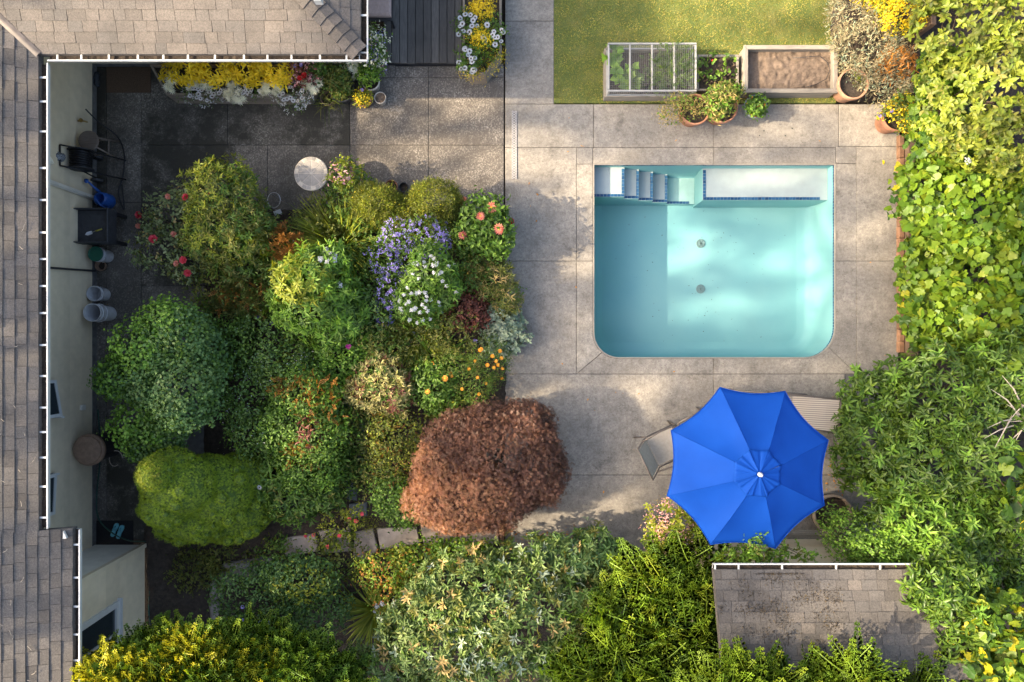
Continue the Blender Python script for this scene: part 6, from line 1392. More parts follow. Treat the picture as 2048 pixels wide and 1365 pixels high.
# aster ring with purple florets
ast_l = [(800, 470, 0.75, 38, 30, 0.22), (850, 462, 0.78, 40, 28, 0.22), (770, 520, 0.7, 30, 38, 0.22), (780, 570, 0.6, 28, 42, 0.22), (830, 500, 0.45, 55, 60, 0.3), (880, 480, 0.6, 22, 26, 0.2), (770, 625, 0.4, 18, 28, 0.2)]
plant('purple_aster', 'mound of lavender purple asters in the middle of the bed', 'flower', ast_l, [(SMALL, 2600, 0.045, 'l_green', RND), (SMALL, 4200, 0.03, 'p_purple', dict(mode='whorl', per=7, lift=0.25, rin=0.96, up=0.8, name='florets'))], bumps=8, kind_seed=14, stems=8)
ph_l = [(862, 540, 0.9, 44, 48, 0.33), (838, 602, 0.8, 46, 46, 0.3), (886, 572, 0.75, 32, 46, 0.28), (845, 580, 0.45, 58, 68, 0.3)]
plant('white_phlox', 'leafy green phlox with many white flower heads below purple asters', 'flower', ph_l, [(LANCE, 2400, 0.11, 'l_green', dict(mode='whorl', per=8, lift=0.3, rin=0.7)), (LANCE, 1100, 0.1, 'l_fresh', dict(mode='whorl', per=8, lift=0.3, rin=0.9))],
      [(F_PHLOX, [(815, 495), (832, 498), (858, 492), (862, 512), (880, 493), (893, 497), (827, 515), (848, 524), (835, 528), (905, 522), (897, 532), (908, 530), (818, 532), (800, 520), (838, 558), (803, 552), (893, 572), (885, 562), (876, 548), (912, 585), (800, 602), (812, 607), (804, 623), (786, 608), (830, 617), (845, 610), (855, 622), (840, 625), (819, 658), (826, 666), (790, 595), (815, 575), (823, 588), (860, 638), (868, 545), (781, 560), (826, 548), (850, 585), (872, 530), (798, 540), (862, 600), (840, 510), (808, 590), (845, 640)] + scatter_px(838, 585, 60, 82, 30), 0.08, 0.06)], bumps=14, kind_seed=15, stems=10)
plant('dahlia_plant', 'dahlia plant with coral and red blooms at the deck edge', 'flower', [(965, 440, 0.6, 45, 42, 0.3), (985, 470, 0.6, 38, 38, 0.3), (950, 470, 0.5, 36, 32, 0.3)],
      [(OVATE, 1100, 0.085, 'l_green', dict(mode='rand', per=5, crad=0.06, rin=0.7)), (OVATE, 420, 0.08, 'l_fresh', dict(mode='rand', per=5, crad=0.05, rin=0.92))],
      [(F_DAHLIA, [(927, 401), (983, 415), (961, 432), (998, 458), (925, 470)], 0.19, 0.06), (F_RED, [(1021, 443)], 0.15, 0.06)], kind_seed=16, stems=9)
plant('heather_plant', 'bronze green spiky heather spilling over the deck edge', 'plant', [(985, 560, 0.35, 38, 38, 0.28), (1005, 595, 0.3, 36, 32, 0.25), (960, 540, 0.3, 30, 30, 0.25)],
      [(THIN, 2200, 0.11, 'l_olive', dict(mode='whorl', per=10, lift=0.6, rin=0.6)), (THIN, 700, 0.1, 'l_straw', dict(mode='whorl', per=10, lift=0.5, rin=0.9)), (OVATE, 260, 0.05, 'l_green', RND)], kind_seed=17)
plant('burgundy_plant', 'small dark burgundy leaved plant right of white phlox', 'plant', [(935, 625, 0.35, 36, 32, 0.25), (950, 600, 0.3, 22, 20, 0.2)], [(OVATE, 900, 0.06, 'l_burgundy', RND)], kind_seed=18)
plant('lambs_ear', 'soft grey blue leaved ground cover at the deck edge', 'plant', [(1005, 640, 0.2, 38, 30, 0.2), (1015, 670, 0.18, 32, 28, 0.18), (995, 690, 0.15, 26, 20, 0.15)], [(OVATE, 620, 0.105, 'l_grey', dict(mode='whorl', per=6, lift=0.45, rin=0.7))], kind_seed=19, stems=4)
plant('fresh_foliage', 'bright green leafy plant with one magenta bloom', 'plant', [(670, 690, 0.4, 48, 40, 0.28), (690, 720, 0.4, 45, 42, 0.25), (660, 745, 0.35, 32, 32, 0.22)], [(OVATE, 2100, 0.06, 'l_fresh', RND), (OVATE, 900, 0.055, 'l_green', RND)], [(F_MAG, [(697, 693)], 0.13, 0.05)], bumps=8, kind_seed=20)
plant('variegated_shrub', 'cream and green variegated shrub beside orange flowers', 'shrub', [(760, 755, 0.5, 48, 42, 0.3), (790, 790, 0.45, 44, 38, 0.28), (735, 780, 0.45, 36, 36, 0.28)], [(LANCE, 2600, 0.085, 'l_variegated', dict(mode='whorl', per=8, lift=0.5, rin=0.75)), (LANCE, 700, 0.08, 'l_burgundy', dict(mode='whorl', per=8, lift=0.5, rin=0.6)), (LANCE, 600, 0.08, 'l_green', dict(mode='whorl', per=8, lift=0.5, rin=0.7))], bumps=8, kind_seed=21)
plant('marigold_patch', 'dark leafed patch dotted with small orange marigolds by deck', 'flower', [(975, 720, 0.3, 40, 45, 0.25), (945, 770, 0.35, 46, 36, 0.25), (910, 735, 0.3, 36, 36, 0.25)], [(SLIM, 3000, 0.06, 'l_green', dict(mode='rand', per=4, crad=0.04, rin=0.7)), (SLIM, 1500, 0.06, 'l_olive', dict(mode='rand', per=4, crad=0.04, rin=0.8))],
      [(F_ORANGE, [(963, 698), (985, 712), (992, 722), (1003, 716), (996, 730), (1005, 737), (975, 730), (950, 722), (955, 755), (1004, 757), (924, 778), (958, 788), (960, 700), (938, 738), (972, 767), (1000, 702), (903, 752), (988, 735)], 0.07, 0.05), (F_VIOLET, [(950, 683), (897, 700)], 0.1, 0.05)], kind_seed=22)
plant('yellow_lily_plant', 'leafy green plant with pale orange blooms above red maple', 'flower', [(870, 770, 0.35, 42, 40, 0.28), (880, 800, 0.35, 36, 26, 0.22), (850, 745, 0.3, 28, 26, 0.22)], [(OVATE, 1200, 0.07, 'l_green', RND), (OVATE, 500, 0.065, 'l_fresh', dict(mode='rand', per=5, crad=0.05, rin=0.92))], [(F_ORANGE, [(826, 760), (863, 728), (855, 783), (890, 757), (902, 748)], 0.11, 0.06)], kind_seed=23)
# the lace leaved maple
mp_l = [(1000, 900, 0.85, 128, 92, 0.5), (930, 880, 0.8, 80, 60, 0.5), (960, 985, 0.75, 125, 72, 0.5), (1065, 930, 0.75, 72, 85, 0.5), (895, 960, 0.7, 68, 72, 0.45), (1045, 850, 0.75, 60, 50, 0.45), (885, 905, 0.75, 38, 40, 0.4)]
plant('red_maple', 'round lace leaved red maple shrub overhanging the concrete deck', 'tree', mp_l,
      [(LACY, 30000, 0.05, 'l_maple', dict(mode='rand', per=4, crad=0.035, rin=0.75, rnd=0.7, lift=0.8, loose=0.015, bumps=0.08)), (LACY, 8000, 0.05, 'l_maple_sunlit', dict(mode='rand', per=5, crad=0.035, rin=0.9, rnd=0.7, lift=0.8, loose=0.02, bumps=0.08, lobes=[(925, 990, 0.85, 110, 70, 0.5), (885, 940, 0.85, 55, 70, 0.42)]))], bumps=30, bfrac=0.22, kind_seed=24, shoots=0, stems=12, stem_mat=MATS['twig_pale'])  # paler leaves at the lower left paint the sunlit side of the crown
plant('rust_tipped_shrub', 'olive shrub with rusty tips left of the red maple', 'shrub', [(795, 870, 0.45, 52, 42, 0.3), (790, 920, 0.4, 45, 40, 0.28)], [(OVATE, 1700, 0.045, 'l_olive', RND), (FERN, 110, 0.1, 'l_rust', dict(mode='up', rin=0.92, rnd=0.7, name='plume')), (OVATE, 700, 0.045, 'l_yellowgreen', dict(mode='rand', rin=0.95))], bumps=8, kind_seed=25)
plant('clover_shrub', 'small dense round leaved green shrub left below red maple', 'shrub', [(795, 990, 0.45, 42, 38, 0.3), (815, 1020, 0.4, 36, 30, 0.25)], [(BROAD, 2000, 0.045, 'l_green', RND), (BROAD, 420, 0.045, 'l_fresh', dict(mode='rand', rin=0.95, per=5))], bumps=6, kind_seed=26)
plant('pink_sedum', 'straggly yellow green stems with pink flower heads over flagstones', 'flower', [(680, 1050, 0.3, 38, 24, 0.15), (650, 1080, 0.25, 32, 20, 0.12), (712, 1030, 0.3, 20, 18, 0.15)], [(OVATE, 260, 0.05, 'l_yellowgreen', dict(mode='rand', per=5, crad=0.04, rin=0.5)), (OVATE, 160, 0.05, 'l_olive', dict(mode='rand', per=5, crad=0.04, rin=0.5))], [(F_PINKHEAD, [(699, 1037), (724, 1028), (627, 1070), (611, 1072), (679, 1071), (655, 1093), (712, 1042)], 0.075, 0.03)], kind_seed=27, stems=12)
plant('moss_cushion', 'bright yellow green moss cushion on the flagstone path', 'plant', [(742, 1048, 0.09, 13, 18, 0.05)], [(SMALL, 500, 0.022, 'l_yellowgreen', dict(mode='up', rin=0.8))], stems=0, kind_seed=28, shoots=0)
# low filler foliage between the big plants: each a separate little plant
fill = [(430, 575, 'l_olive', 0.25), (455, 640, 'l_green', 0.2), (560, 545, 'l_green', 0.4), (540, 480, 'l_green', 0.3), (735, 480, 'l_green', 0.3), (740, 545, 'l_green', 0.3), (735, 620, 'l_bluegreen', 0.35), (740, 660, 'l_olive', 0.3), (905, 660, 'l_olive', 0.3), (930, 545, 'l_green', 0.3), (700, 860, 'l_green', 0.12), (680, 830, 'l_olive', 0.14), (750, 830, 'l_olive', 0.2), (840, 690, 'l_olive', 0.2), (600, 720, 'l_green', 0.3), (470, 680, 'l_green', 0.3), (660, 925, 'l_green', 0.2), (560, 900, 'l_green', 0.25), (700, 400, 'l_green', 0.3), (725, 905, 'l_olive', 0.07), (905, 820, 'l_olive', 0.2), (700, 945, 'l_green', 0.1), (765, 700, 'l_green', 0.25), (640, 440, 'l_olive', 0.25), (755, 945, 'l_olive', 0.14), (450, 1110, 'l_olive', 0.03), (560, 1120, 'l_green', 0.06), (690, 1110, 'l_olive', 0.08), (400, 1140, 'l_olive', 0.02), (905, 470, 'l_green', 0.3), (955, 505, 'l_olive', 0.2), (690, 640, 'l_green', 0.3)]
FL = ['between roses and ivy shrub', 'at the bronze astilbe foot', 'under the orange astilbe plume', 'behind the rounded shrub near hoop', 'right of the grass clump', 'between phlox and purple asters', 'left of white phlox stems', 'above the daylily leaves', 'between daylily and burgundy plant', 'below the dahlia leaves', 'on the slate path middle', 'at the top of the slate path', 'below the variegated shrub', 'under the daylily straps', 'beside the magenta bloom plant', 'behind the ivy shrub', 'left of the lower slate steps', 'between dark shrub and astilbe', 'below the mosaic table', 'between two slate steps', 'above the red maple crown', 'beside the last slate step', 'between variegated shrub and daylily', 'behind the grass blades', 'left of the clover leaved shrub', 'between asters and dahlias', 'right under the dahlia blooms', 'below the lime phlox clump', 'near the boulders on bare soil', 'above the blue shrub by flagstones', 'under the pink sedum stems', 'in the dark soil corner near conifer', 'creeping over the flagstone closest to conifer', 'creeping over the mossy flagstone edge', 'between leafy perennial and flagstones']
for i, (x, y, mt, z) in enumerate(fill):
    cl = {'l_olive': 'olive', 'l_green': 'green', 'l_bluegreen': 'blue green'}[mt]
    for dx_, dy_ in ((0, 0),):
        plant('bedding_plant', 'low %s bedding plant %s' % (cl, FL[i]), 'plant', [(x, y, z * 1.5, 46, 42, 0.22), (x + random.uniform(-25, 25), y + random.uniform(-25, 25), z, 30, 28, 0.18)], [([OVATE, LANCE], 460, 0.062, mt, dict(mode='rand', per=5, crad=0.06, rin=0.4, loose=0.12)), ([OVATE, LANCE], 160, 0.055, ('l_fresh', 'l_olive', 'l_yellowgreen')[i % 3], dict(mode='rand', per=5, crad=0.05, rin=0.7, loose=0.12))], group='low bedding plants between taller flowers', kind_seed=40 + i, stems=3)
# small coral bush beside the table
plant('coral_bush', 'small shrub with yellow and coral leaves beside the mosaic table', 'shrub', [(695, 350, 0.6, 28, 24, 0.25), (715, 370, 0.45, 28, 26, 0.25)], [(OVATE, 360, 0.06, 'l_yellowgreen', dict(mode='rand', per=5, crad=0.04, rin=0.7)), (OVATE, 110, 0.055, 'p_pink', dict(mode='rand', per=4, crad=0.04, rin=0.95, lobes=[(685, 352, 0.65, 20, 22, 0.2)])), (OVATE, 260, 0.055, 'l_green', RND), (OVATE, 180, 0.05, 'l_grey', dict(mode='rand', per=4, lobes=[(722, 380, 0.45, 16, 14, 0.15)]))], kind_seed=70, stems=6)
pot('plant_pot', 'small brown clay pot at the patio edge beside golden shrub', 782, 372, 13, 0.2, 'terracotta'); pot('plant_pot', 'tiny dark pot next to the small brown clay pot', 807, 374, 10, 0.17, 'charcoal_plastic')
m = MB(); c = P(548, 400, 0.35); m.tube([(c.x + 0.11 * math.cos(t * 0.3927), c.y + 0.13 * math.sin(t * 0.3927), 0.35) for t in range(17)], 0.006, 6)
for t in (0, 2.1, 4.2): m.tube([(c.x + 0.11 * math.cos(t), c.y + 0.13 * math.sin(t), 0.35), (c.x + 0.11 * math.cos(t), c.y + 0.13 * math.sin(t), -0.02)], 0.005, 6)
m.build('plant_hoop', MATS['steel'], None, label='pale metal plant support hoop beside the large rounded shrub', cat='hoop')
m = MB(); c = P(556, 425, 0.2); m.box((c.x, c.y, 0.22), (0.13, 0.075, 0.006), R(20), rot=Matrix.Rotation(R(20), 3, 'Z') @ Matrix.Rotation(R(25), 3, 'X')); m.tube([(c.x, c.y, 0.21), (c.x, c.y, -0.02)], 0.005, 6); m.build('plant_tag', MATS['white_paint'], None, label='small blank white plant tag on a stake near the hoop', cat='tag')

# ------------------------------------------------------------------ bottom of the garden
plant('blue_shrub', 'blue green shrub with few pale blue blossoms beside the boulders', 'shrub', [(520, 1190, 0.45, 90, 62, 0.35), (600, 1160, 0.5, 80, 52, 0.35), (540, 1250, 0.45, 80, 45, 0.3), (630, 1210, 0.4, 62, 55, 0.3)],
      [(OVATE, 4600, 0.055, 'l_bluegreen', RND), (OVATE, 1700, 0.055, 'l_green', RND), (OVATE, 420, 0.06, 'l_yellowgreen', dict(mode='rand', per=6, crad=0.05, rin=0.95, lobes=[(600, 1165, 0.65, 62, 32, 0.25)]))], [(F_VIOLET, [(485, 1214), (520, 1245), (537, 1246), (522, 1277), (484, 1240)], 0.075, 0.05)], bumps=16, kind_seed=71, stems=8)
grass_clump('iris_clump', 'sunlit yellow strap leaved iris clump in the lower bed', 752, 1218, 110, 0.62, 0.9, 'l_yellowgreen', STRAPS, 0.8, cat='plant', lean=(-0.25, 0.0))
plant('golden_bush', 'golden tipped bush with pinkish leaves behind the iris clump', 'shrub', [(770, 1140, 0.4, 52, 38, 0.3), (830, 1130, 0.35, 50, 32, 0.28), (800, 1190, 0.4, 52, 45, 0.3)], [(OVATE, 1300, 0.055, 'l_yellowgreen', RND), (OVATE, 420, 0.055, 'l_rust', dict(mode='rand', per=6, crad=0.05, rin=0.92)), (OVATE, 800, 0.055, 'l_fresh', RND)], [(F_PHLOX, [(754, 1212), (765, 1207), (750, 1222)], 0.1, 0.08)], bumps=6, kind_seed=72)
plant('groundcover_plant', 'trailing light green plant along the flagstone row edge', 'plant', [(850, 1108, 0.25, 70, 22, 0.18), (930, 1105, 0.3, 60, 24, 0.2)], [(BROAD, 900, 0.055, 'l_fresh', RND), (BROAD, 300, 0.055, 'l_yellowgreen', dict(mode='rand', rin=0.95))], kind_seed=73)
rh_l = [(1080, 1150, 0.9, 130, 72, 0.4), (940, 1200, 1.1, 130, 90, 0.45), (1060, 1240, 1.15, 150, 92, 0.45), (1180, 1130, 0.75, 68, 68, 0.35), (900, 1300, 1.1, 120, 72, 0.45), (1010, 1330, 1.2, 130, 70, 0.45), (830, 1260, 0.9, 72, 72, 0.4), (780, 1330, 0.95, 80, 52, 0.4)]
plant('silver_rhododendron', 'wide silvery green rhododendron hedge along the lower deck edge', 'shrub', rh_l,
      [(LANCE2, 14500, 0.105, 'l_rhodo', dict(mode='whorl', per=9, lift=0.55, rin=0.7, rnd=0.8)), (LANCE2, 3000, 0.11, 'l_green', dict(mode='whorl', per=9, lift=0.4, rin=0.55, rnd=0.8)), (LANCE2, 1300, 0.1, 'l_grey', dict(mode='whorl', per=8, lift=0.8, rin=0.93, rnd=0.7)), (LANCE2, 2600, 0.105, 'l_olive', dict(mode='whorl', per=8, lift=0.8, rin=0.9, rnd=0.7)), (LANCE2, 700, 0.1, 'l_straw', dict(mode='whorl', per=7, lift=0.7, rin=0.97, rnd=0.7)), (LANCE2, 1600, 0.12, 'l_bluegreen', dict(mode='whorl', per=9, lift=0.4, rin=0.7, lobes=[(1150, 1115, 0.8, 95, 48, 0.35)]))], bumps=30, bfrac=0.3, kind_seed=74, stems=14)
# gold tipped conifer bottom left, sprays
gc_l = [(272, 1362, 2.0, 80, 55, 0.35), (400, 1318, 1.7, 110, 55, 0.4), (345, 1300, 1.5, 70, 36, 0.35), (530, 1320, 1.4, 120, 52, 0.4), (620, 1350, 1.3, 90, 40, 0.35), (330, 1380, 2.0, 160, 60, 0.4), (560, 1400, 1.6, 150, 60, 0.4)]
plant('golden_conifer', 'feathery golden green conifer hedge below the wing window', 'conifer', gc_l,
      [(SPRAYS, 1500, 0.26, 'l_fresh', dict(mode='frond', crad=0.05, rin=0.4, rnd=0.5, bias=(0.1, 0.3, 0.2))), (SPRAYS, 2600, 0.26, 'l_cedar', dict(mode='frond', crad=0.05, rin=0.7, rnd=0.4, bias=(0.1, 0.35, 0.25))), (SPRAYS, 1050, 0.24, 'l_cedar_gold', dict(mode='frond', crad=0.05, rin=0.92, rnd=0.35, bias=(0.1, 0.4, 0.3), lobes=[(225, 1358, 2.1, 50, 45, 0.35), (290, 1362, 2.15, 70, 36, 0.3), (390, 1305, 1.9, 40, 25, 0.3), (420, 1345, 1.9, 60, 30, 0.3), (500, 1335, 1.75, 50, 25, 0.25), (345, 1325, 1.85, 45, 25, 0.25)]))], bumps=26, bfrac=0.4, kind_seed=75, stems=12, base=(-4.2, -5.0))
jn_l = [(1330, 1180, 1.3, 60, 62, 0.4), (1390, 1140, 1.2, 45, 42, 0.35), (1290, 1240, 1.4, 72, 52, 0.4), (1390, 1250, 1.5, 62, 70, 0.45), (1260, 1310, 1.5, 90, 52, 0.4), (1380, 1330, 1.6, 90, 52, 0.4), (1200, 1360, 1.4, 70, 40, 0.35)]
plant('juniper', 'spreading yellow green juniper with pale bare twigs left of shed', 'conifer', jn_l,
      [(SPRAYS, 420, 0.5, 'l_cedar', dict(mode='frond', crad=0.06, rin=0.7, rnd=0.4, bias=(-0.15, 0.45, 0.15))), (SPRAYS, 360, 0.4, 'l_green', dict(mode='frond', crad=0.06, rin=0.35, rnd=0.5, bias=(-0.1, 0.3, 0.1))), (SPRAYS, 230, 0.5, 'l_cedar_lime', dict(mode='frond', crad=0.06, rin=0.92, rnd=0.35, bias=(-0.15, 0.5, 0.25)))], bumps=18, bfrac=0.45, kind_seed=76, stems=26, stem_mat=MATS['twig_pale'])
js_l = [(1540, 1365, 2.6, 110, 28, 0.25), (1470, 1380, 2.7, 70, 36, 0.3), (1640, 1385, 2.6, 70, 22, 0.2), (1708, 1345, 2.9, 22, 34, 0.22), (1720, 1385, 2.8, 50, 24, 0.2), (1830, 1385, 2.5, 60, 30, 0.2)]
plant('cypress_tree', 'cypress crown rising behind the shed ridge with flat sprays', 'conifer', js_l, [(SPRAYS, 300, 0.4, 'l_cedar', dict(mode='frond', crad=0.05, rin=0.4, rnd=0.4, bias=(0.05, 0.5, 0.2))), (SPRAYS, 130, 0.4, 'l_cedar_lime', dict(mode='frond', crad=0.05, rin=0.85, rnd=0.35, bias=(0.05, 0.6, 0.3)))], bumps=10, bfrac=0.45, kind_seed=77, stems=14, base=(4.0, -6.4))
plant('viburnum_bush', 'sunlit bush of cream pink blossom clusters left of umbrella', 'shrub', [(1345, 1040, 0.9, 48, 42, 0.4), (1375, 1075, 0.85, 42, 40, 0.35), (1325, 1080, 0.7, 36, 42, 0.35)], [(OVATE, 800, 0.075, 'l_yellowgreen', dict(mode='whorl', per=6, lift=0.4, rin=0.75)), (SMALL, 1500, 0.03, 'p_pink', dict(mode='rand', per=10, crad=0.045, rin=0.96, name='blossom')), (SMALL, 900, 0.03, 'l_straw', dict(mode='rand', per=10, crad=0.045, rin=0.96, name='blossom'))], bumps=10, kind_seed=78, stems=8)
plant('climber', 'thin leafy climber growing along the shed gutter below umbrella', 'plant', [(1490, 1108, 1.7, 50, 12, 0.2), (1570, 1106, 1.7, 55, 12, 0.2), (1510, 1085, 2.0, 14, 20, 0.2)], [(OVATE, 620, 0.06, 'l_fresh', dict(mode='rand', per=5, crad=0.05, rin=0.4)), (OVATE, 200, 0.06, 'l_olive', dict(mode='rand', per=5, crad=0.05, rin=0.4))], kind_seed=79, stems=10)
plant('nandina_shrub', 'light green small leaved shrub at the shed gutter end', 'shrub', [(1700, 1075, 1.3, 52, 42, 0.4), (1750, 1100, 1.6, 46, 34, 0.4), (1680, 1050, 0.9, 34, 34, 0.35)], [(OVATE, 1500, 0.05, 'l_fresh', RND), (OVATE, 1100, 0.05, 'l_green', RND)], bumps=8, kind_seed=80, stems=10)
bc_, bp_, br_ = pot('barrel_planter', 'large round wooden barrel planter beside the umbrella edge', 1668, 1030, 40, 0.5, 'barrel', soil_drop=0.12, cat='planter')
m = MB(); m.tube([(bp_.x + br_ * 0.97 * math.cos(t * 0.2618), bp_.y + br_ * 0.97 * math.sin(t * 0.2618), 0.36) for t in range(25)], 0.008, 6); m.build('hoop', MATS['metal_dark'], bc_)
m = MB()
for i in range(36): m.box((P(1560, 0, 0.5).x + i * 0.028, P(0, 1068, 0.5).y, 0.5), (0.02, 0.06, 0.02), R(45))
m.box((P(1615, 0, 0.5).x, P(0, 1068, 0.5).y, 0.47), (1.05, 0.1, 0.04)); m.box((P(1560, 0, .5).x, P(0, 1068, 0.5).y, 0.225), (0.06, 0.08, 0.45)); m.box((P(1670, 0, .5).x, P(0, 1068, 0.5).y, 0.225), (0.06, 0.08, 0.45)); m.build('lattice_rail', MATS['wood_grey'], None, label='low weathered lattice topped rail in front of shed wall', cat='rail')

# ------------------------------------------------------------------ right side
rr_l = [(1790, 800, 0.9, 95, 80, 0.45), (1900, 800, 1.3, 120, 110, 0.5), (1760, 900, 0.9, 85, 90, 0.45), (1870, 950, 1.25, 130, 110, 0.5), (1990, 900, 1.5, 110, 150, 0.5), (1820, 1080, 1.2, 110, 95, 0.5), (1930, 1120, 1.5, 120, 110, 0.5), (2030, 760, 1.5, 90, 90, 0.5), (1880, 1220, 1.5, 90, 72, 0.45), (2040, 1060, 1.6, 80, 120, 0.45), (1730, 850, 0.5, 55, 110, 0.5), (1865, 1180, 2.35, 62, 55, 0.35), (1905, 1140, 2.2, 60, 50, 0.35), (1925, 1260, 2.45, 62, 70, 0.35), (1990, 1350, 2.4, 80, 60, 0.35)]
plant('large_rhododendron', 'huge glossy green long leaved rhododendron filling the right side', 'shrub', rr_l,
      [(LANCE2, 19000, 0.125, 'l_rhodo2', dict(mode='whorl', per=9, lift=0.35, rin=0.7, rnd=0.8)), (LANCE2, 5000, 0.13, 'l_green', dict(mode='whorl', per=9, lift=0.3, rin=0.5, rnd=0.8)), (LANCE2, 2600, 0.12, 'l_fresh', dict(mode='whorl', per=9, lift=0.4, rin=0.92, rnd=0.7)), (LANCE2, 1900, 0.12, 'l_fresh', dict(mode='whorl', per=9, lift=0.4, rin=0.95, rnd=0.7, lobes=[(1850, 1060, 1.5, 110, 70, 0.4), (1900, 1170, 1.75, 100, 70, 0.35)]))], bumps=36, bfrac=0.3, kind_seed=81, stems=16)
m = MB()
for i in range(11):
    p0 = P(2048, 835, 1.9); a_ = random.uniform(2.2, 4.2); L_ = random.uniform(0.25, 0.6); d = Vector((math.cos(a_), math.sin(a_), random.uniform(0, 0.25))); q0 = p0 + Vector((random.uniform(-0.2, 0.1), random.uniform(-0.2, 0.2), 0))
    m.tube([q0, q0 + d * L_ * 0.5 + Vector((0, 0.04, 0.03)), q0 + d * L_], [0.014, 0.009, 0.003], 5)
m.tube([P(2048, 835, 1.9), P(2060, 860, 0.8), P(2070, 880, 0.1)], [0.02, 0.03, 0.04], 6); m.build('dead_branch', MATS['twig_pale'], None, label='bare pale dead branch poking out of the large rhododendron', cat='branch')
pi_l = [(1930, 60, 1.6, 100, 90, 0.5), (2000, 170, 1.7, 95, 110, 0.5), (1920, 200, 1.5, 80, 100, 0.45), (2040, 40, 1.8, 70, 100, 0.45), (2030, 290, 1.6, 70, 72, 0.4), (1950, 280, 1.4, 62, 55, 0.4), (1960, -40, 1.7, 120, 80, 0.5)]
plant('pieris_bush', 'large sunlit yellow green whorled leaf bush in the upper corner', 'shrub', pi_l, [(OVATE, 6500, 0.1, 'l_pieris', dict(mode='whorl', per=8, lift=0.35, rin=0.75, rnd=0.7)), (OVATE, 2200, 0.1, 'l_olive', dict(mode='whorl', per=8, lift=0.3, rin=0.7))], [(F_PHLOX, [(1934, 322)], 0.13, 0.06)], bumps=24, bfrac=0.32, kind_seed=82, stems=14)
def vine(label, lobes, n, sizes, seed, nobj, gold=0.15, darkf=0.3, bumps=16):
    wl0 = plobes(lobes); wl = grow_lobes(wl0, bumps, 0.4, seed); cx = sum(l[0] for l in wl0) / len(wl0); cy = sum(l[1] for l in wl0) / len(wl0)
    root = thing('grapevine', label, 'vine', (cx, cy, 0)); m = MB()
    for i in range(14):
        l = wl[(i * 5) % len(wl)]; b_ = Vector((cx + random.uniform(-0.3, 0.3), cy + random.uniform(-0.6, 0.6), 0.02)); e_ = Vector((l[0], l[1], l[2] + l[5] * 0.7)); m.tube([b_, b_.lerp(e_, 0.5) + Vector((0.05, 0.1, 0.15)), e_], [0.02, 0.014, 0.006], 5)
    m.build('stem', MATS['twig'], root)
    pos, d, nr = place(wl, n, mode='rand', per=1, crad=0.05, rin=0.75, rnd=0.8, up=0.5, lift=0.1, seed=seed)
    sz = rng.uniform(sizes[0], sizes[1], len(pos))
    # the leaves that show largest (top of the canopy, in the picture) are single objects
    ix = 1024 + pos[:, 0] * FPX / (H - pos[:, 2]); iy = 682 - pos[:, 1] * FPX / (H - pos[:, 2])
    vis = (ix > 1780) & (ix < 2045) & (iy > 0) & (iy < 1365)
    tz = np.array([top_z(wl, p[0], p[1]) for p in pos]); score = np.where(vis, sz - 0.6 * (tz - pos[:, 2]) , -9); order = np.argsort(-score); single = order[:nobj]; rest = order[nobj:]
    meshes = []
    for tv, tf in VINES:
        for mt in ('l_vine', 'l_vine_dark', 'l_vine_gold'):
            me = bpy.data.meshes.new('leaf'); me.from_pydata(tv.tolist(), [], tf); me.materials.append(MATS[mt]); meshes.append(me)
    y = d / np.linalg.norm(d, axis=1, keepdims=True); z = nr - y * (nr * y).sum(1, keepdims=True); z /= np.linalg.norm(z, axis=1, keepdims=True); x = np.cross(y, z)
    for i in single:
        k = random.random(); mi = 2 if k < gold else (1 if k < gold + darkf else 0)
        s_ = sz[i]; Mx = Matrix(((x[i, 0] * s_, y[i, 0] * s_, z[i, 0] * s_, pos[i, 0]), (x[i, 1] * s_, y[i, 1] * s_, z[i, 1] * s_, pos[i, 1]), (x[i, 2] * s_, y[i, 2] * s_, z[i, 2] * s_, pos[i, 2]), (0, 0, 0, 1)))
        link('leaf', meshes[random.randrange(len(VINES)) * 3 + mi], root, M=Mx)
    half = len(rest) // 2
    for part, mt in ((rest[:half], 'l_vine'), (rest[half:], 'l_vine_dark')):
        if len(part) == 0: continue
        link('foliage', leaf_mesh('foliage', VINES, pos[part], d[part], nr[part], sz[part], MATS[mt]), root, kind='stuff')
def vine_single(name, cols):
    m = leaf_mat(name, cols, trans=0.4, rough=0.45)
    n = m.node_tree.nodes; l = m.node_tree.links
    oi = n.new('ShaderNodeObjectInfo')
    for nd in n:
        if nd.type == 'VALTORGB' and len(nd.color_ramp.elements) == len(cols): 
            for lk in list(nd.inputs[0].links): l.remove(lk)
            g_ = [q for q in n if q.type == 'NEW_GEOMETRY'][0]
            ad = n.new('ShaderNodeMath'); ad.operation = 'ADD'; fr = n.new('ShaderNodeMath'); fr.operation = 'FRACT'
            l.new(oi.outputs['Random'], ad.inputs[0]); l.new(g_.outputs['Random Per Island'], ad.inputs[1]); l.new(ad.outputs[0], fr.inputs[0]); l.new(fr.outputs[0], nd.inputs[0]); break
vine_single('l_vine', [(0.04, 0.095, 0.01), (0.07, 0.135, 0.012), (0.105, 0.17, 0.014), (0.05, 0.11, 0.013), (0.14, 0.185, 0.016)])
vine_single('l_vine_dark', [(0.022, 0.06, 0.014), (0.038, 0.085, 0.018), (0.06, 0.115, 0.022)])
vine_single('l_vine_gold', [(0.16, 0.19, 0.01), (0.23, 0.22, 0.012), (0.19, 0.21, 0.015)])
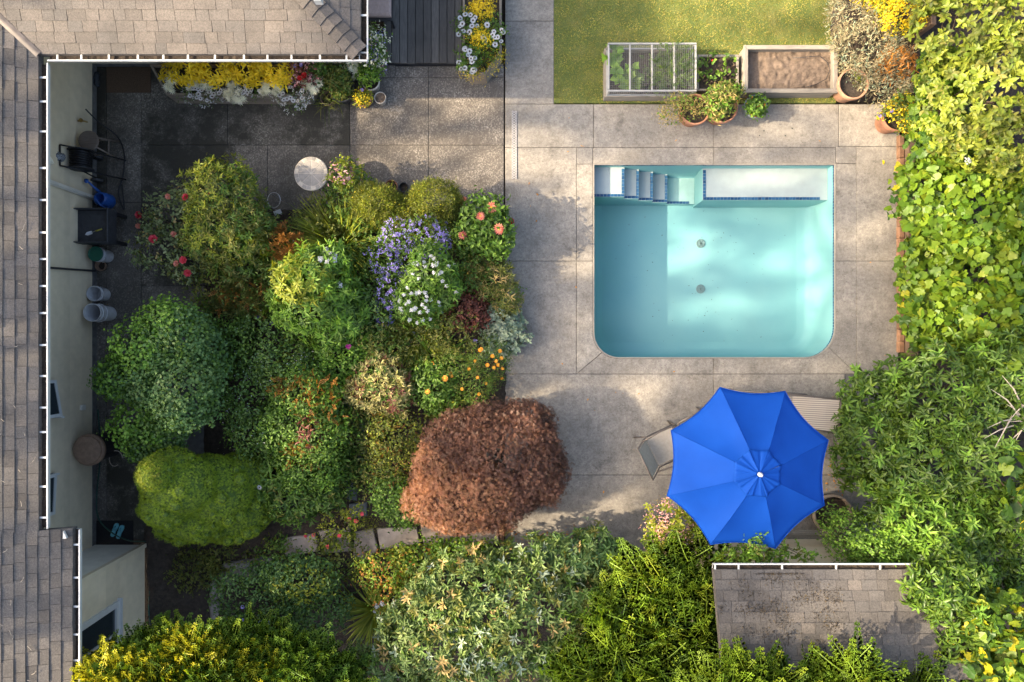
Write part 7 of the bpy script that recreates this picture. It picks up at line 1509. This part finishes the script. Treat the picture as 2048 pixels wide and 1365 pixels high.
vine('sprawling grapevine with large lobed leaves spilling over the brick edging', [(1870, 400, 0.7, 72, 110, 0.35), (1950, 420, 0.9, 110, 110, 0.4), (1880, 540, 0.7, 72, 100, 0.35), (1980, 540, 0.95, 100, 110, 0.4), (1870, 640, 0.7, 68, 60, 0.35), (1980, 640, 0.95, 100, 70, 0.4), (2070, 480, 1.1, 80, 150, 0.4), (1870, 250, 0.9, 48, 72, 0.3), (1880, 160, 0.9, 45, 60, 0.3)], 6200, (0.08, 0.17), 83, 290, 0.06, 0.4)
vine('bright yellow grapevine shoots at the lower right corner', [(1990, 1240, 2.6, 70, 50, 0.25), (2010, 1310, 2.7, 70, 50, 0.25), (1965, 1285, 2.6, 50, 50, 0.25), (2050, 1270, 2.6, 60, 90, 0.3)], 420, (0.09, 0.18), 84, 150, 0.25, 0.2, 6)
vine('few stray grapevine leaves climbing through the large rhododendron', [(2020, 930, 1.95, 30, 30, 0.12), (2035, 1010, 2.0, 28, 40, 0.12), (1880, 905, 1.75, 25, 16, 0.08), (2040, 720, 1.9, 20, 25, 0.1)], 34, (0.14, 0.22), 85, 34, 0.2, 0.5, 0)
lv_l = [(1730, 90, 0.35, 62, 62, 0.28), (1700, 30, 0.4, 46, 46, 0.28), (1770, 130, 0.35, 46, 46, 0.25), (1770, 175, 0.3, 48, 30, 0.22), (1730, 140, 0.25, 48, 40, 0.22)]
plant('lavender_bush', 'faded grey lavender bush beside the bare soil bed', 'shrub', lv_l, [(SLIM, 6500, 0.075, 'l_lavender', dict(mode='up', per=4, crad=0.03, rin=0.7, rnd=0.8)), (SLIM, 1500, 0.07, 'l_grey', dict(mode='up', per=4, crad=0.03, rin=0.85, rnd=0.8)), (SLIM, 500, 0.12, 'l_rust', dict(mode='rand', per=3, rin=0.7, lobes=[(1790, 130, 0.4, 32, 28, 0.2)]))], bumps=14, kind_seed=86, stems=8)
plant('gold_shrub', 'bright golden leaved shrub above the lavender', 'shrub', [(1800, 15, 0.6, 45, 48, 0.35), (1770, -20, 0.6, 52, 42, 0.3)], [(OVATE, 2600, 0.045, 'l_yellow', RND), (OVATE, 1500, 0.045, 'l_yellowgreen', RND)], bumps=10, kind_seed=87)
m = MB(); c = P(1815, 145, 0.4)
for (a_, b_) in (((1795, 160), (1835, 128)), ((1805, 148), (1830, 140)), ((1808, 165), (1828, 135)), ((1820, 155), (1832, 150))):
    m.box(((P(*a_, 0.4) + P(*b_, 0.4)) / 2), ((P(*a_, 0.4) - P(*b_, 0.4)).length, 0.03, 0.012), math.atan2((P(*b_) - P(*a_)).y, (P(*b_) - P(*a_)).x))
m.tube([P(1818, 146, 0.39), P(1818, 148, 0.0)], 0.015, 6); m.build('garden_stake', MATS['white_paint'], None, label='pale weathered slatted garden stake between lavender and grapevine', cat='stake')
m = MB(); m.box((P(1868, 0, 0.7).x, P(0, 0, 0.7).y + 0.2, 0.35), (0.09, 1.2, 0.7), ch=0.01); m.build('fence_board', MATS['wood_brown'], None, label='brown fence board end between gold shrub and yellow green bush', cat='fence')

# pots on the deck
def potted(label, x, y, rpx, h, mat, layers, flowers=(), lz=0.15, lr=1.0, seed=0, off=(0, 0), extra=(), name='potted_plant', z0=0.0, plobe=None):
    c, p, r = pot(name, label, x, y, rpx, h, mat, z0=z0)
    lob = plobe or [(x + off[0], y + off[1], h + lz, rpx * lr, rpx * lr, lz)]
    wl = plobes(lob)
    for i, (tm, n, size, mt, kw) in enumerate(layers):
        kw = dict(kw); pos, d, nr = place(wl, n, seed=seed + i, **kw); link('foliage', leaf_mesh('foliage', tm, pos, d, nr, size * (1 + rng.uniform(-0.25, 0.25, len(pos))), MATS[mt]), c, kind='stuff')
    m = MB()
    for i in range(4):
        l = wl[i % len(wl)]; m.tube([(p.x, p.y, z0 + h - 0.08), ((p.x + l[0]) / 2, (p.y + l[1]) / 2, h + 0.02), (l[0] + random.uniform(-0.5, 0.5) * l[3], l[1] + random.uniform(-0.5, 0.5) * l[4], l[2])], [0.008, 0.006, 0.003], 5)
    m.build('stem', MATS['twig'], c)
    for (fm, pts, size, add) in flowers:
        for q in pts: pp_ = on_top(wl, q[0], q[1], add); link('flower', fm, c, M=Matrix.Translation(pp_) @ Matrix.Rotation(random.uniform(0, 6), 4, 'Z') @ Matrix.Scale(size, 4))
    return c
r5 = dict(mode='rand', per=5, crad=0.04, rin=0.5)
potted('large terracotta pot with sparse wilting plant trailing over its left side', 1391, 218, 31, 0.4, 'terracotta', [(SLIM, 700, 0.06, 'l_straw', dict(mode='rand', per=4, crad=0.05, rin=0.3)), (OVATE, 160, 0.05, 'l_fresh', dict(mode='rand', per=5, crad=0.05, rin=0.4)), (SLIM, 500, 0.06, 'l_olive', dict(mode='rand', per=4, crad=0.05, rin=0.3))], seed=90, plobe=[(1345, 222, 0.4, 28, 24, 0.1), (1392, 212, 0.42, 14, 18, 0.1), (1365, 205, 0.45, 22, 14, 0.1)])
potted('large terracotta pot overflowing with tomato plant and one orange fruit', 1446, 214, 31, 0.4, 'terracotta', [(OVATE, 900, 0.055, 'l_olive', r5), (OVATE, 420, 0.055, 'l_fresh', r5), (SLIM, 260, 0.08, 'l_straw', r5)], [(F_ORANGE, [(1473, 205)], 0.09, 0.02)], seed=92, plobe=[(1440, 200, 0.55, 30, 28, 0.15), (1455, 185, 0.65, 26, 18, 0.15), (1432, 222, 0.5, 20, 14, 0.1)])
potted('small grey glazed pot of dark green leaves at bed corner', 1512, 212, 23, 0.3, 'glaze_grey', [(OVATE, 420, 0.06, 'l_green', r5), (OVATE, 180, 0.06, 'l_fresh', r5), (OVATE, 30, 0.06, 'l_rust', r5)], seed=94, lz=0.06, lr=0.72)
potted('wide terracotta pot with a single small seedling beside the soil bed', 1708, 167, 31, 0.42, 'terracotta_pale', [(OVATE, 40, 0.06, 'l_yellowgreen', r5)], seed=95, plobe=[(1715, 165, 0.34, 12, 10, 0.06)])
potted('tilted looking terracotta pot of golden foliage and violet flowers by the vine', 1796, 232, 30, 0.42, 'terracotta', [(OVATE, 500, 0.045, 'l_yellow', r5), (OVATE, 600, 0.05, 'l_olive', r5), (OVATE, 300, 0.05, 'l_green', r5)], [(F_VIOLET, [(1783, 222), (1760, 232), (1768, 230)], 0.07, 0.03), (F_RED, [(1822, 246)], 0.06, 0.03)], seed=96, plobe=[(1805, 212, 0.5, 24, 22, 0.12), (1790, 222, 0.48, 26, 16, 0.1), (1815, 250, 0.45, 20, 20, 0.1)])
# pots by the top planter
potted('terracotta pot of bright yellow green foliage beside a pale rimmed pot', 725, 194, 18, 0.25, 'terracotta', [(OVATE, 300, 0.035, 'l_yellowgreen', r5), (OVATE, 160, 0.035, 'l_yellow', r5)], [(F_VIOLET, [(724, 180)], 0.07, 0.03)], seed=97, lz=0.05, lr=0.85)
pot('plant_pot', 'small pale rimmed pot of stones beside the yellow green pot', 760, 195, 12, 0.2, 'ceramic_pale', soil_m='soil_dry', soil_drop=0.03)
potted('pale rimmed pot with leafy green plant below the gutter corner', 741, 162, 18, 0.28, 'ceramic_pale', [(OVATE, 420, 0.05, 'l_fresh', r5), (OVATE, 200, 0.05, 'l_green', r5)], seed=98, plobe=[(738, 150, 0.42, 18, 18, 0.12)])
potted('brown pot of grassy leaves at the planter end', 655, 195, 15, 0.22, 'brown_plastic', [(BLADES, 90, 0.3, 'l_olive', dict(mode='up', rin=0.3, rnd=0.9))], seed=99, plobe=[(655, 198, 0.24, 16, 16, 0.06)])
potted('dark pot of bushy olive foliage between planter and gutter corner', 682, 178, 26, 0.3, 'charcoal_plastic', [(OVATE, 1100, 0.045, 'l_olive', r5), (OVATE, 600, 0.045, 'l_green', r5)], seed=100, plobe=[(672, 160, 0.45, 26, 24, 0.14), (684, 184, 0.36, 17, 13, 0.08)])
potted('pot of trailing silver and purple flowers under the gutter corner', 752, 105, 22, 0.35, 'terracotta', [(OVATE, 300, 0.05, 'l_silver', r5), (OVATE, 700, 0.05, 'l_green', r5), (SMALL, 260, 0.03, 'p_purple', r5)], seed=101, plobe=[(752, 75, 0.5, 22, 20, 0.14), (755, 120, 0.5, 18, 24, 0.14), (745, 100, 0.55, 18, 36, 0.12)])
potted('pot of silvery leaves tucked beside the planter corner', 708, 140, 15, 0.25, 'ceramic_pale', [(LACY, 120, 0.08, 'l_silver', r5), (OVATE, 160, 0.05, 'l_bluegreen', r5)], seed=102, plobe=[(705, 135, 0.38, 18, 14, 0.1)])
m = MB(); c = P(313, 130, 0.5); m.lathe([(0, 0), (0.05, 0), (0.05, 0.26), (0.028, 0.3), (0.024, 0.33), (0.034, 0.335), (0.034, 0.37), (0, 0.37)], (c.x + 0.02, c.y + 0.02, 0.0), 18); m.build('bottle', MATS['window_glass'], None, smooth=True, label='dark spray bottle standing at the planter end by doormat', cat='bottle')

# ------------------------------------------------------------------ plants in the planters and beds
def tray(name, label, cat, lobes, layers, flowers=(), seed=0, z0=0.36):
    return plant(name, label, cat, lobes, layers, flowers, stems=4, kind_seed=seed, z0=z0, shoots=0)
for i, x in enumerate((370, 430, 500, 548)):
    tray('coleus', ['bright yellow coleus at the doormat end of the window planter', 'bright yellow coleus next to the pink bloom in the window planter', 'bright yellow coleus in the middle of the window planter', 'bright yellow coleus beside the red blooms in the window planter'][i], 'plant', [(x, 140, 0.62, 42, 26, 0.15), (x + 10, 152, 0.55, 30, 20, 0.12)], [(LANCE2, 420, 0.1, 'l_yellow', dict(mode='whorl', per=6, lift=0.4, rin=0.5))], [(F_PINK, [(408, 149)], 0.11, 0.05)] if i == 0 else (), seed=110 + i)
for i, (x, y) in enumerate(((345, 165), (400, 168), (470, 185), (540, 178), (625, 165))):
    tray('dusty_miller', 'silver grey dusty miller ' + ['at the doormat end of the window planter', 'below the pink bloom in the window planter', 'beneath the middle yellow coleus', 'beside white trailing blossoms in the window planter', 'under the red begonia in the window planter'][i], 'plant', [(x, y, 0.5, 22, 18, 0.1)], [(LACY, 130, 0.085, 'l_silver', dict(mode='whorl', per=6, lift=0.5, rin=0.4))], seed=115 + i)
for o in bpy.data.objects:
    if o.name.startswith('dusty_miller'): o['group'] = 'dusty millers in the window planter'
def white_trail(label, x, y, rx, ry, nd, ns, seed, name='trailing_daisy'):
    tray(name, label, 'flower', [(x, y, 0.42, rx, ry, 0.12)], [(SLIM, 500, 0.05, 'l_green', dict(mode='rand', per=4, crad=0.05, rin=0.4)), (SMALL, ns, 0.022, 'p_white', dict(mode='whorl', per=5, lift=0.2, rin=0.92, up=1.0, name='florets'))], [(F_DAISY, scatter_px(x, y - 4, rx * 0.9, ry * 0.8, nd), 0.085, 0.03)], seed=seed)
white_trail('white trailing daisies spilling from the planter near the doormat', 405, 185, 44, 26, 20, 420, 120)
white_trail('white trailing daisies spilling from the middle of the window planter', 492, 178, 40, 22, 16, 120, 121)
white_trail('white trailing blossoms hanging from the planter below the red blooms', 585, 190, 38, 32, 14, 620, 122)
tray('begonia', 'red and pink blooming begonia in the window planter', 'flower', [(604, 145, 0.6, 32, 22, 0.12)], [(OVATE, 260, 0.06, 'l_burgundy', r5), (SMALL, 220, 0.035, 'p_pink', r5)], [(F_RED, [(608, 151), (600, 156)], 0.11, 0.04), (F_VIOLET, [(590, 132), (602, 130), (630, 134), (625, 128)], 0.07, 0.05)], seed=123)
tray('green_filler', 'dark green leafy plant at the far end of window planter', 'plant', [(632, 140, 0.55, 20, 18, 0.12)], [(OVATE, 260, 0.06, 'l_green', r5)], seed=124)
for i, (y, lab) in enumerate(((20, 'golden leaved plant at the top of the daisy planter'), (76, 'golden leaved plant halfway along the daisy planter'))):
    tray('golden_plant', lab, 'plant', [(962, y, 0.62, 24, 20, 0.12)], [(SMALL, 900, 0.035, 'l_yellow', r5)], seed=130 + i)
tray('trailing_gold', 'golden moss trailing over the end of the daisy planter', 'plant', [(945, 145, 0.42, 20, 10, 0.1), (985, 125, 0.42, 10, 14, 0.1), (1003, 112, 0.42, 5, 10, 0.1)], [(SLIM, 700, 0.045, 'l_yellow', dict(mode='rand', per=4, rin=0.5))], seed=132)
for i, (x, y, n_, lab) in enumerate(((940, 118, 20, 'white daisies crowding the near end of the tall planter'), (985, 66, 13, 'white daisies along the outer rim of the tall planter'), (935, 50, 12, 'white daisies leaning from the tall planter towards plank deck'))):
    tray('daisy', lab, 'flower', [(x, y, 0.6, 26, 30, 0.14)], [(OVATE, 360, 0.05, 'l_green', r5)], [(F_DAISY, scatter_px(x, y, 24, 30, n_), 0.095, 0.05)], seed=133 + i)
tray('green_herb', 'fresh green herb beside daisies in the tall planter', 'plant', [(968, 112, 0.58, 22, 26, 0.12)], [(FERN, 90, 0.12, 'l_fresh', dict(mode='up', rin=0.4, rnd=0.7))], [(F_PINK, [(952, 40), (958, 44), (975, 50), (966, 56)], 0.08, 0.05)], seed=137)
def bedplant(name, label, lobes, layers, seed, flowers=()): plant(name, label, 'vegetable', lobes, layers, flowers, stems=3, kind_seed=seed, z0=0.13, shoots=0)
bedplant('chard', 'big leaved chard plant in the cage corner by the lawn', [(1228, 112, 0.26, 16, 14, 0.1)], [(BROAD, 34, 0.13, 'l_fresh', dict(mode='whorl', per=6, lift=0.7, rin=0.3))], 140)
bedplant('chard', 'paddle leaved chard in front of the cage centre bar', [(1238, 148, 0.26, 14, 12, 0.1), (1265, 150, 0.26, 14, 14, 0.1)], [(BROAD, 54, 0.13, 'l_fresh', dict(mode='whorl', per=6, lift=0.7, rin=0.3))], 141)
bedplant('chard', 'dark leafed chard at the front rail of the wire cage', [(1268, 165, 0.26, 16, 12, 0.1)], [(BROAD, 40, 0.12, 'l_green', dict(mode='whorl', per=6, lift=0.7, rin=0.3))], 142)
bedplant('carrot_tops', 'feathery carrot tops filling the right half of the caged bed', [(1325, 150, 0.27, 32, 34, 0.12), (1362, 140, 0.27, 28, 38, 0.12), (1345, 110, 0.27, 26, 18, 0.1)], [(FERN, 520, 0.12, 'l_fresh', dict(mode='up', rin=0.3, rnd=0.8)), (FERN, 260, 0.12, 'l_bluegreen', dict(mode='up', rin=0.3, rnd=0.8))], 143)
for i, (x, y) in enumerate(((1402, 130), (1425, 118), (1440, 140), (1462, 125), (1412, 155), (1460, 150), (1430, 160))):
    plant('strawberry_plant', 'strawberry plant with lobed green leaves in the low narrow bed', 'plant', [(x, y, 0.24, 13, 13, 0.08)], [(BROAD, 18, 0.055, 'l_green', dict(mode='whorl', per=6, lift=0.6, rin=0.3)), (BROAD, 10, 0.05, 'l_fresh', dict(mode='whorl', per=5, lift=0.6, rin=0.5))], [(F_RED, [(x, y + 3)], 0.04, 0.02)] if i == 1 else (), group='strawberry plants in the narrow bed', stems=2, kind_seed=150 + i, z0=0.13, shoots=0)

# ------------------------------------------------------------------ tall trees west of the house, beyond the frame: they give the broken light
LIT = [(860, 262, 190, 85, 0), (1105, 300, 75, 38, 0), (1060, 240, 50, 40, 0), (960, 360, 70, 45, 0), (1250, 228, 80, 22, 0), (1480, 20, 210, 90, 0), (1560, 150, 240, 75, .2), (1560, 262, 90, 28, 0), (1750, 290, 75, 60, 0), (1330, 300, 40, 22, 0),
       (1240, 365, 90, 45, -.3), (1500, 362, 80, 26, -.3), (1390, 480, 62, 52, -1.05), (1570, 520, 66, 54, -1.05), (1440, 612, 95, 26, -1.05), (1640, 590, 40, 60, -.7), (1665, 400, 22, 60, -.4), (1375, 375, 30, 24, -.84),
       (1740, 480, 56, 42, 0), (1170, 500, 14, 22, 0), (1172, 560, 12, 30, 0), (1075, 795, 60, 22, 0), (1262, 815, 95, 52, 0), (1150, 1062, 170, 30, 0), (1260, 1010, 40, 45, 0), (900, 1000, 90, 62, .9), (870, 930, 50, 60, .9), (1400, 868, 45, 32, 2.2), (1350, 985, 32, 60, 2.1), (1370, 1075, 60, 25, 2.1), (1345, 1050, 70, 60, .9),
       (1900, 420, 150, 260, 1.1), (1950, 120, 130, 170, 1.7), (1890, 1130, 190, 130, 1.6), (2000, 1290, 110, 90, 1.8), (1740, 110, 110, 110, .3), (1690, 830, 40, 40, .6),
       (350, 1325, 240, 70, 1.9), (620, 1340, 130, 45, 1.5), (770, 1180, 80, 80, .6), (960, 1170, 130, 60, 1.2), (1100, 1140, 90, 50, 1.2), (900, 1300, 160, 70, 1.4), (1340, 1200, 100, 100, 1.5), (1390, 1320, 150, 60, 1.7), (1560, 1352, 180, 30, 2.7), (1560, 1248, 60, 26, 2.4), (1690, 1172, 110, 24, 2.3), (1720, 1320, 40, 40, 2.8),
       (630, 332, 30, 16, .6), (440, 350, 70, 50, 1.2), (430, 470, 60, 60, 1.0), (625, 560, 60, 60, 1.2), (680, 460, 70, 60, .8), (760, 400, 60, 30, .8), (870, 400, 60, 34, .8), (820, 480, 70, 50, .9), (850, 570, 80, 70, 1.1), (975, 440, 60, 50, .7), (620, 800, 70, 40, .9), (640, 860, 50, 60, .8), (770, 770, 60, 50, .7), (320, 950, 40, 40, 1.8), (250, 755, 45, 45, 1.3), (320, 680, 70, 60, 1.5), (330, 850, 60, 60, 1.4), (400, 960, 60, 50, 1.3), (560, 1170, 60, 40, .6), (200, 60, 260, 90, 2.7), (520, 40, 130, 60, 2.7), (900, 740, 60, 60, .4)]
def to_ground(x, y, z):
    p = P(x, y, z); t = z / DL.z; return p - DL * t if z == 0 else p + DL * (-z / DL.z)
LITG = []
for (x, y, rx, ry, z) in LIT:
    c = to_ground(x, y, z); LITG.append((c.x, c.y, rx * mpp(z), ry * mpp(z)))
SHADE = [(1150, 240, 50, 16, 0), (1345, 262, 95, 20, 0), (1290, 310, 40, 14, 0), (1095, 470, 60, 70, 0), (1095, 640, 70, 100, 0), (1490, 470, 55, 36, -.98), (1500, 560, 130, 18, -.98), (1420, 672, 240, 34, -.98), (1620, 440, 30, 60, -.9), (1750, 400, 60, 26, 0), (1745, 590, 60, 60, 0), (1400, 740, 300, 24, 0), (1160, 720, 60, 30, 0), (800, 235, 60, 16, 0), (950, 330, 60, 16, 0), (1640, 262, 30, 14, 0), (1600, 60, 60, 20, 0)]
SHG = []
for (x, y, rx, ry, z) in SHADE:
    c = to_ground(x, y, z); SHG.append((c.x, c.y, rx * mpp(z), ry * mpp(z)))
TREES = []
for i, (yt, xt, lab) in enumerate(((-9.6, -25, 'tall tree standing southmost beyond the house'), (-7.0, -22.5, 'tall tree standing behind the wing of the house'), (-4.4, -26, 'tall leaning tree behind the middle of the house roof'), (-1.6, -23, 'tall slender tree behind the brown roof ridge'), (1.4, -25.5, 'tall tree standing northmost beyond the house'), (4.3, -23.5, 'tall tree behind the tan roof slope'))):
    TREES.append((xt, yt, thing('tall_tree', lab, 'tree', (xt, yt, 0)), []))
clumps = []
gx = np.arange(-3.2, 10.5, 0.36); gy = np.arange(-7.0, 6.3, 0.3)
for X in gx:
    for Y in gy:
        x = X + random.uniform(-0.2, 0.2); y = Y + random.uniform(-0.2, 0.2)
        dmin = min(((x - a) / (rx + 0.1)) ** 2 + ((y - b) / (ry + 0.1)) ** 2 for a, b, rx, ry in LITG)
        smin = min(((x - a) / rx) ** 2 + ((y - b) / ry) ** 2 for a, b, rx, ry in SHG)
        if (dmin < 1.0 and smin > 1.0) or random.random() < 0.03: continue
        t0_ = random.choice(TREES); xx = t0_[0] + random.uniform(-1.5, 1.5)
        s_ = (x - xx) / DL.x; p = Vector((x, y, 0)) - DL * s_
        tr = min(TREES, key=lambda q: abs(q[1] - p.y)); tr[3].append(p)
for (xt, yt, root, cl) in TREES:
    if not cl: cl.append(Vector((xt, yt, 28)))
    zt_ = max(p.z for p in cl) + 1.5
    m = MB(); m.tube([(xt, yt, -0.1), (xt + 0.1, yt, zt_ * 0.5), (xt, yt + 0.1, zt_)], [0.24, 0.09, 0.03], 10); m.build('trunk', MATS['bark'], root, smooth=True)
    m = MB(); pos = []; dd = []; nn_ = []
    for p in cl:
        b_ = Vector((xt, yt, max(2, p.z - 0.3 * abs(p.y - yt) - 0.3))); m.tube([b_, b_.lerp(p, 0.6) + Vector((0, 0, 0.15)), p], [0.02, 0.014, 0.008], 4)
        k = 14
        pos.append(np.array(p)[None] + rng.normal(size=(k, 3)) * np.array([[0.25, 0.11, 0.11]])); dd.append(rng.normal(size=(k, 3)) + np.array([[0, 0, -0.3]])); nn_.append(rng.normal(size=(k, 3)))
    m.build('limbs', MATS['bark'], root)
    link('foliage', leaf_mesh('foliage', [BROAD, OVATE], np.concatenate(pos), np.concatenate(dd), np.concatenate(nn_), rng.uniform(0.17, 0.3, len(pos) * 14), MATS['l_conifer']), root, kind='stuff')
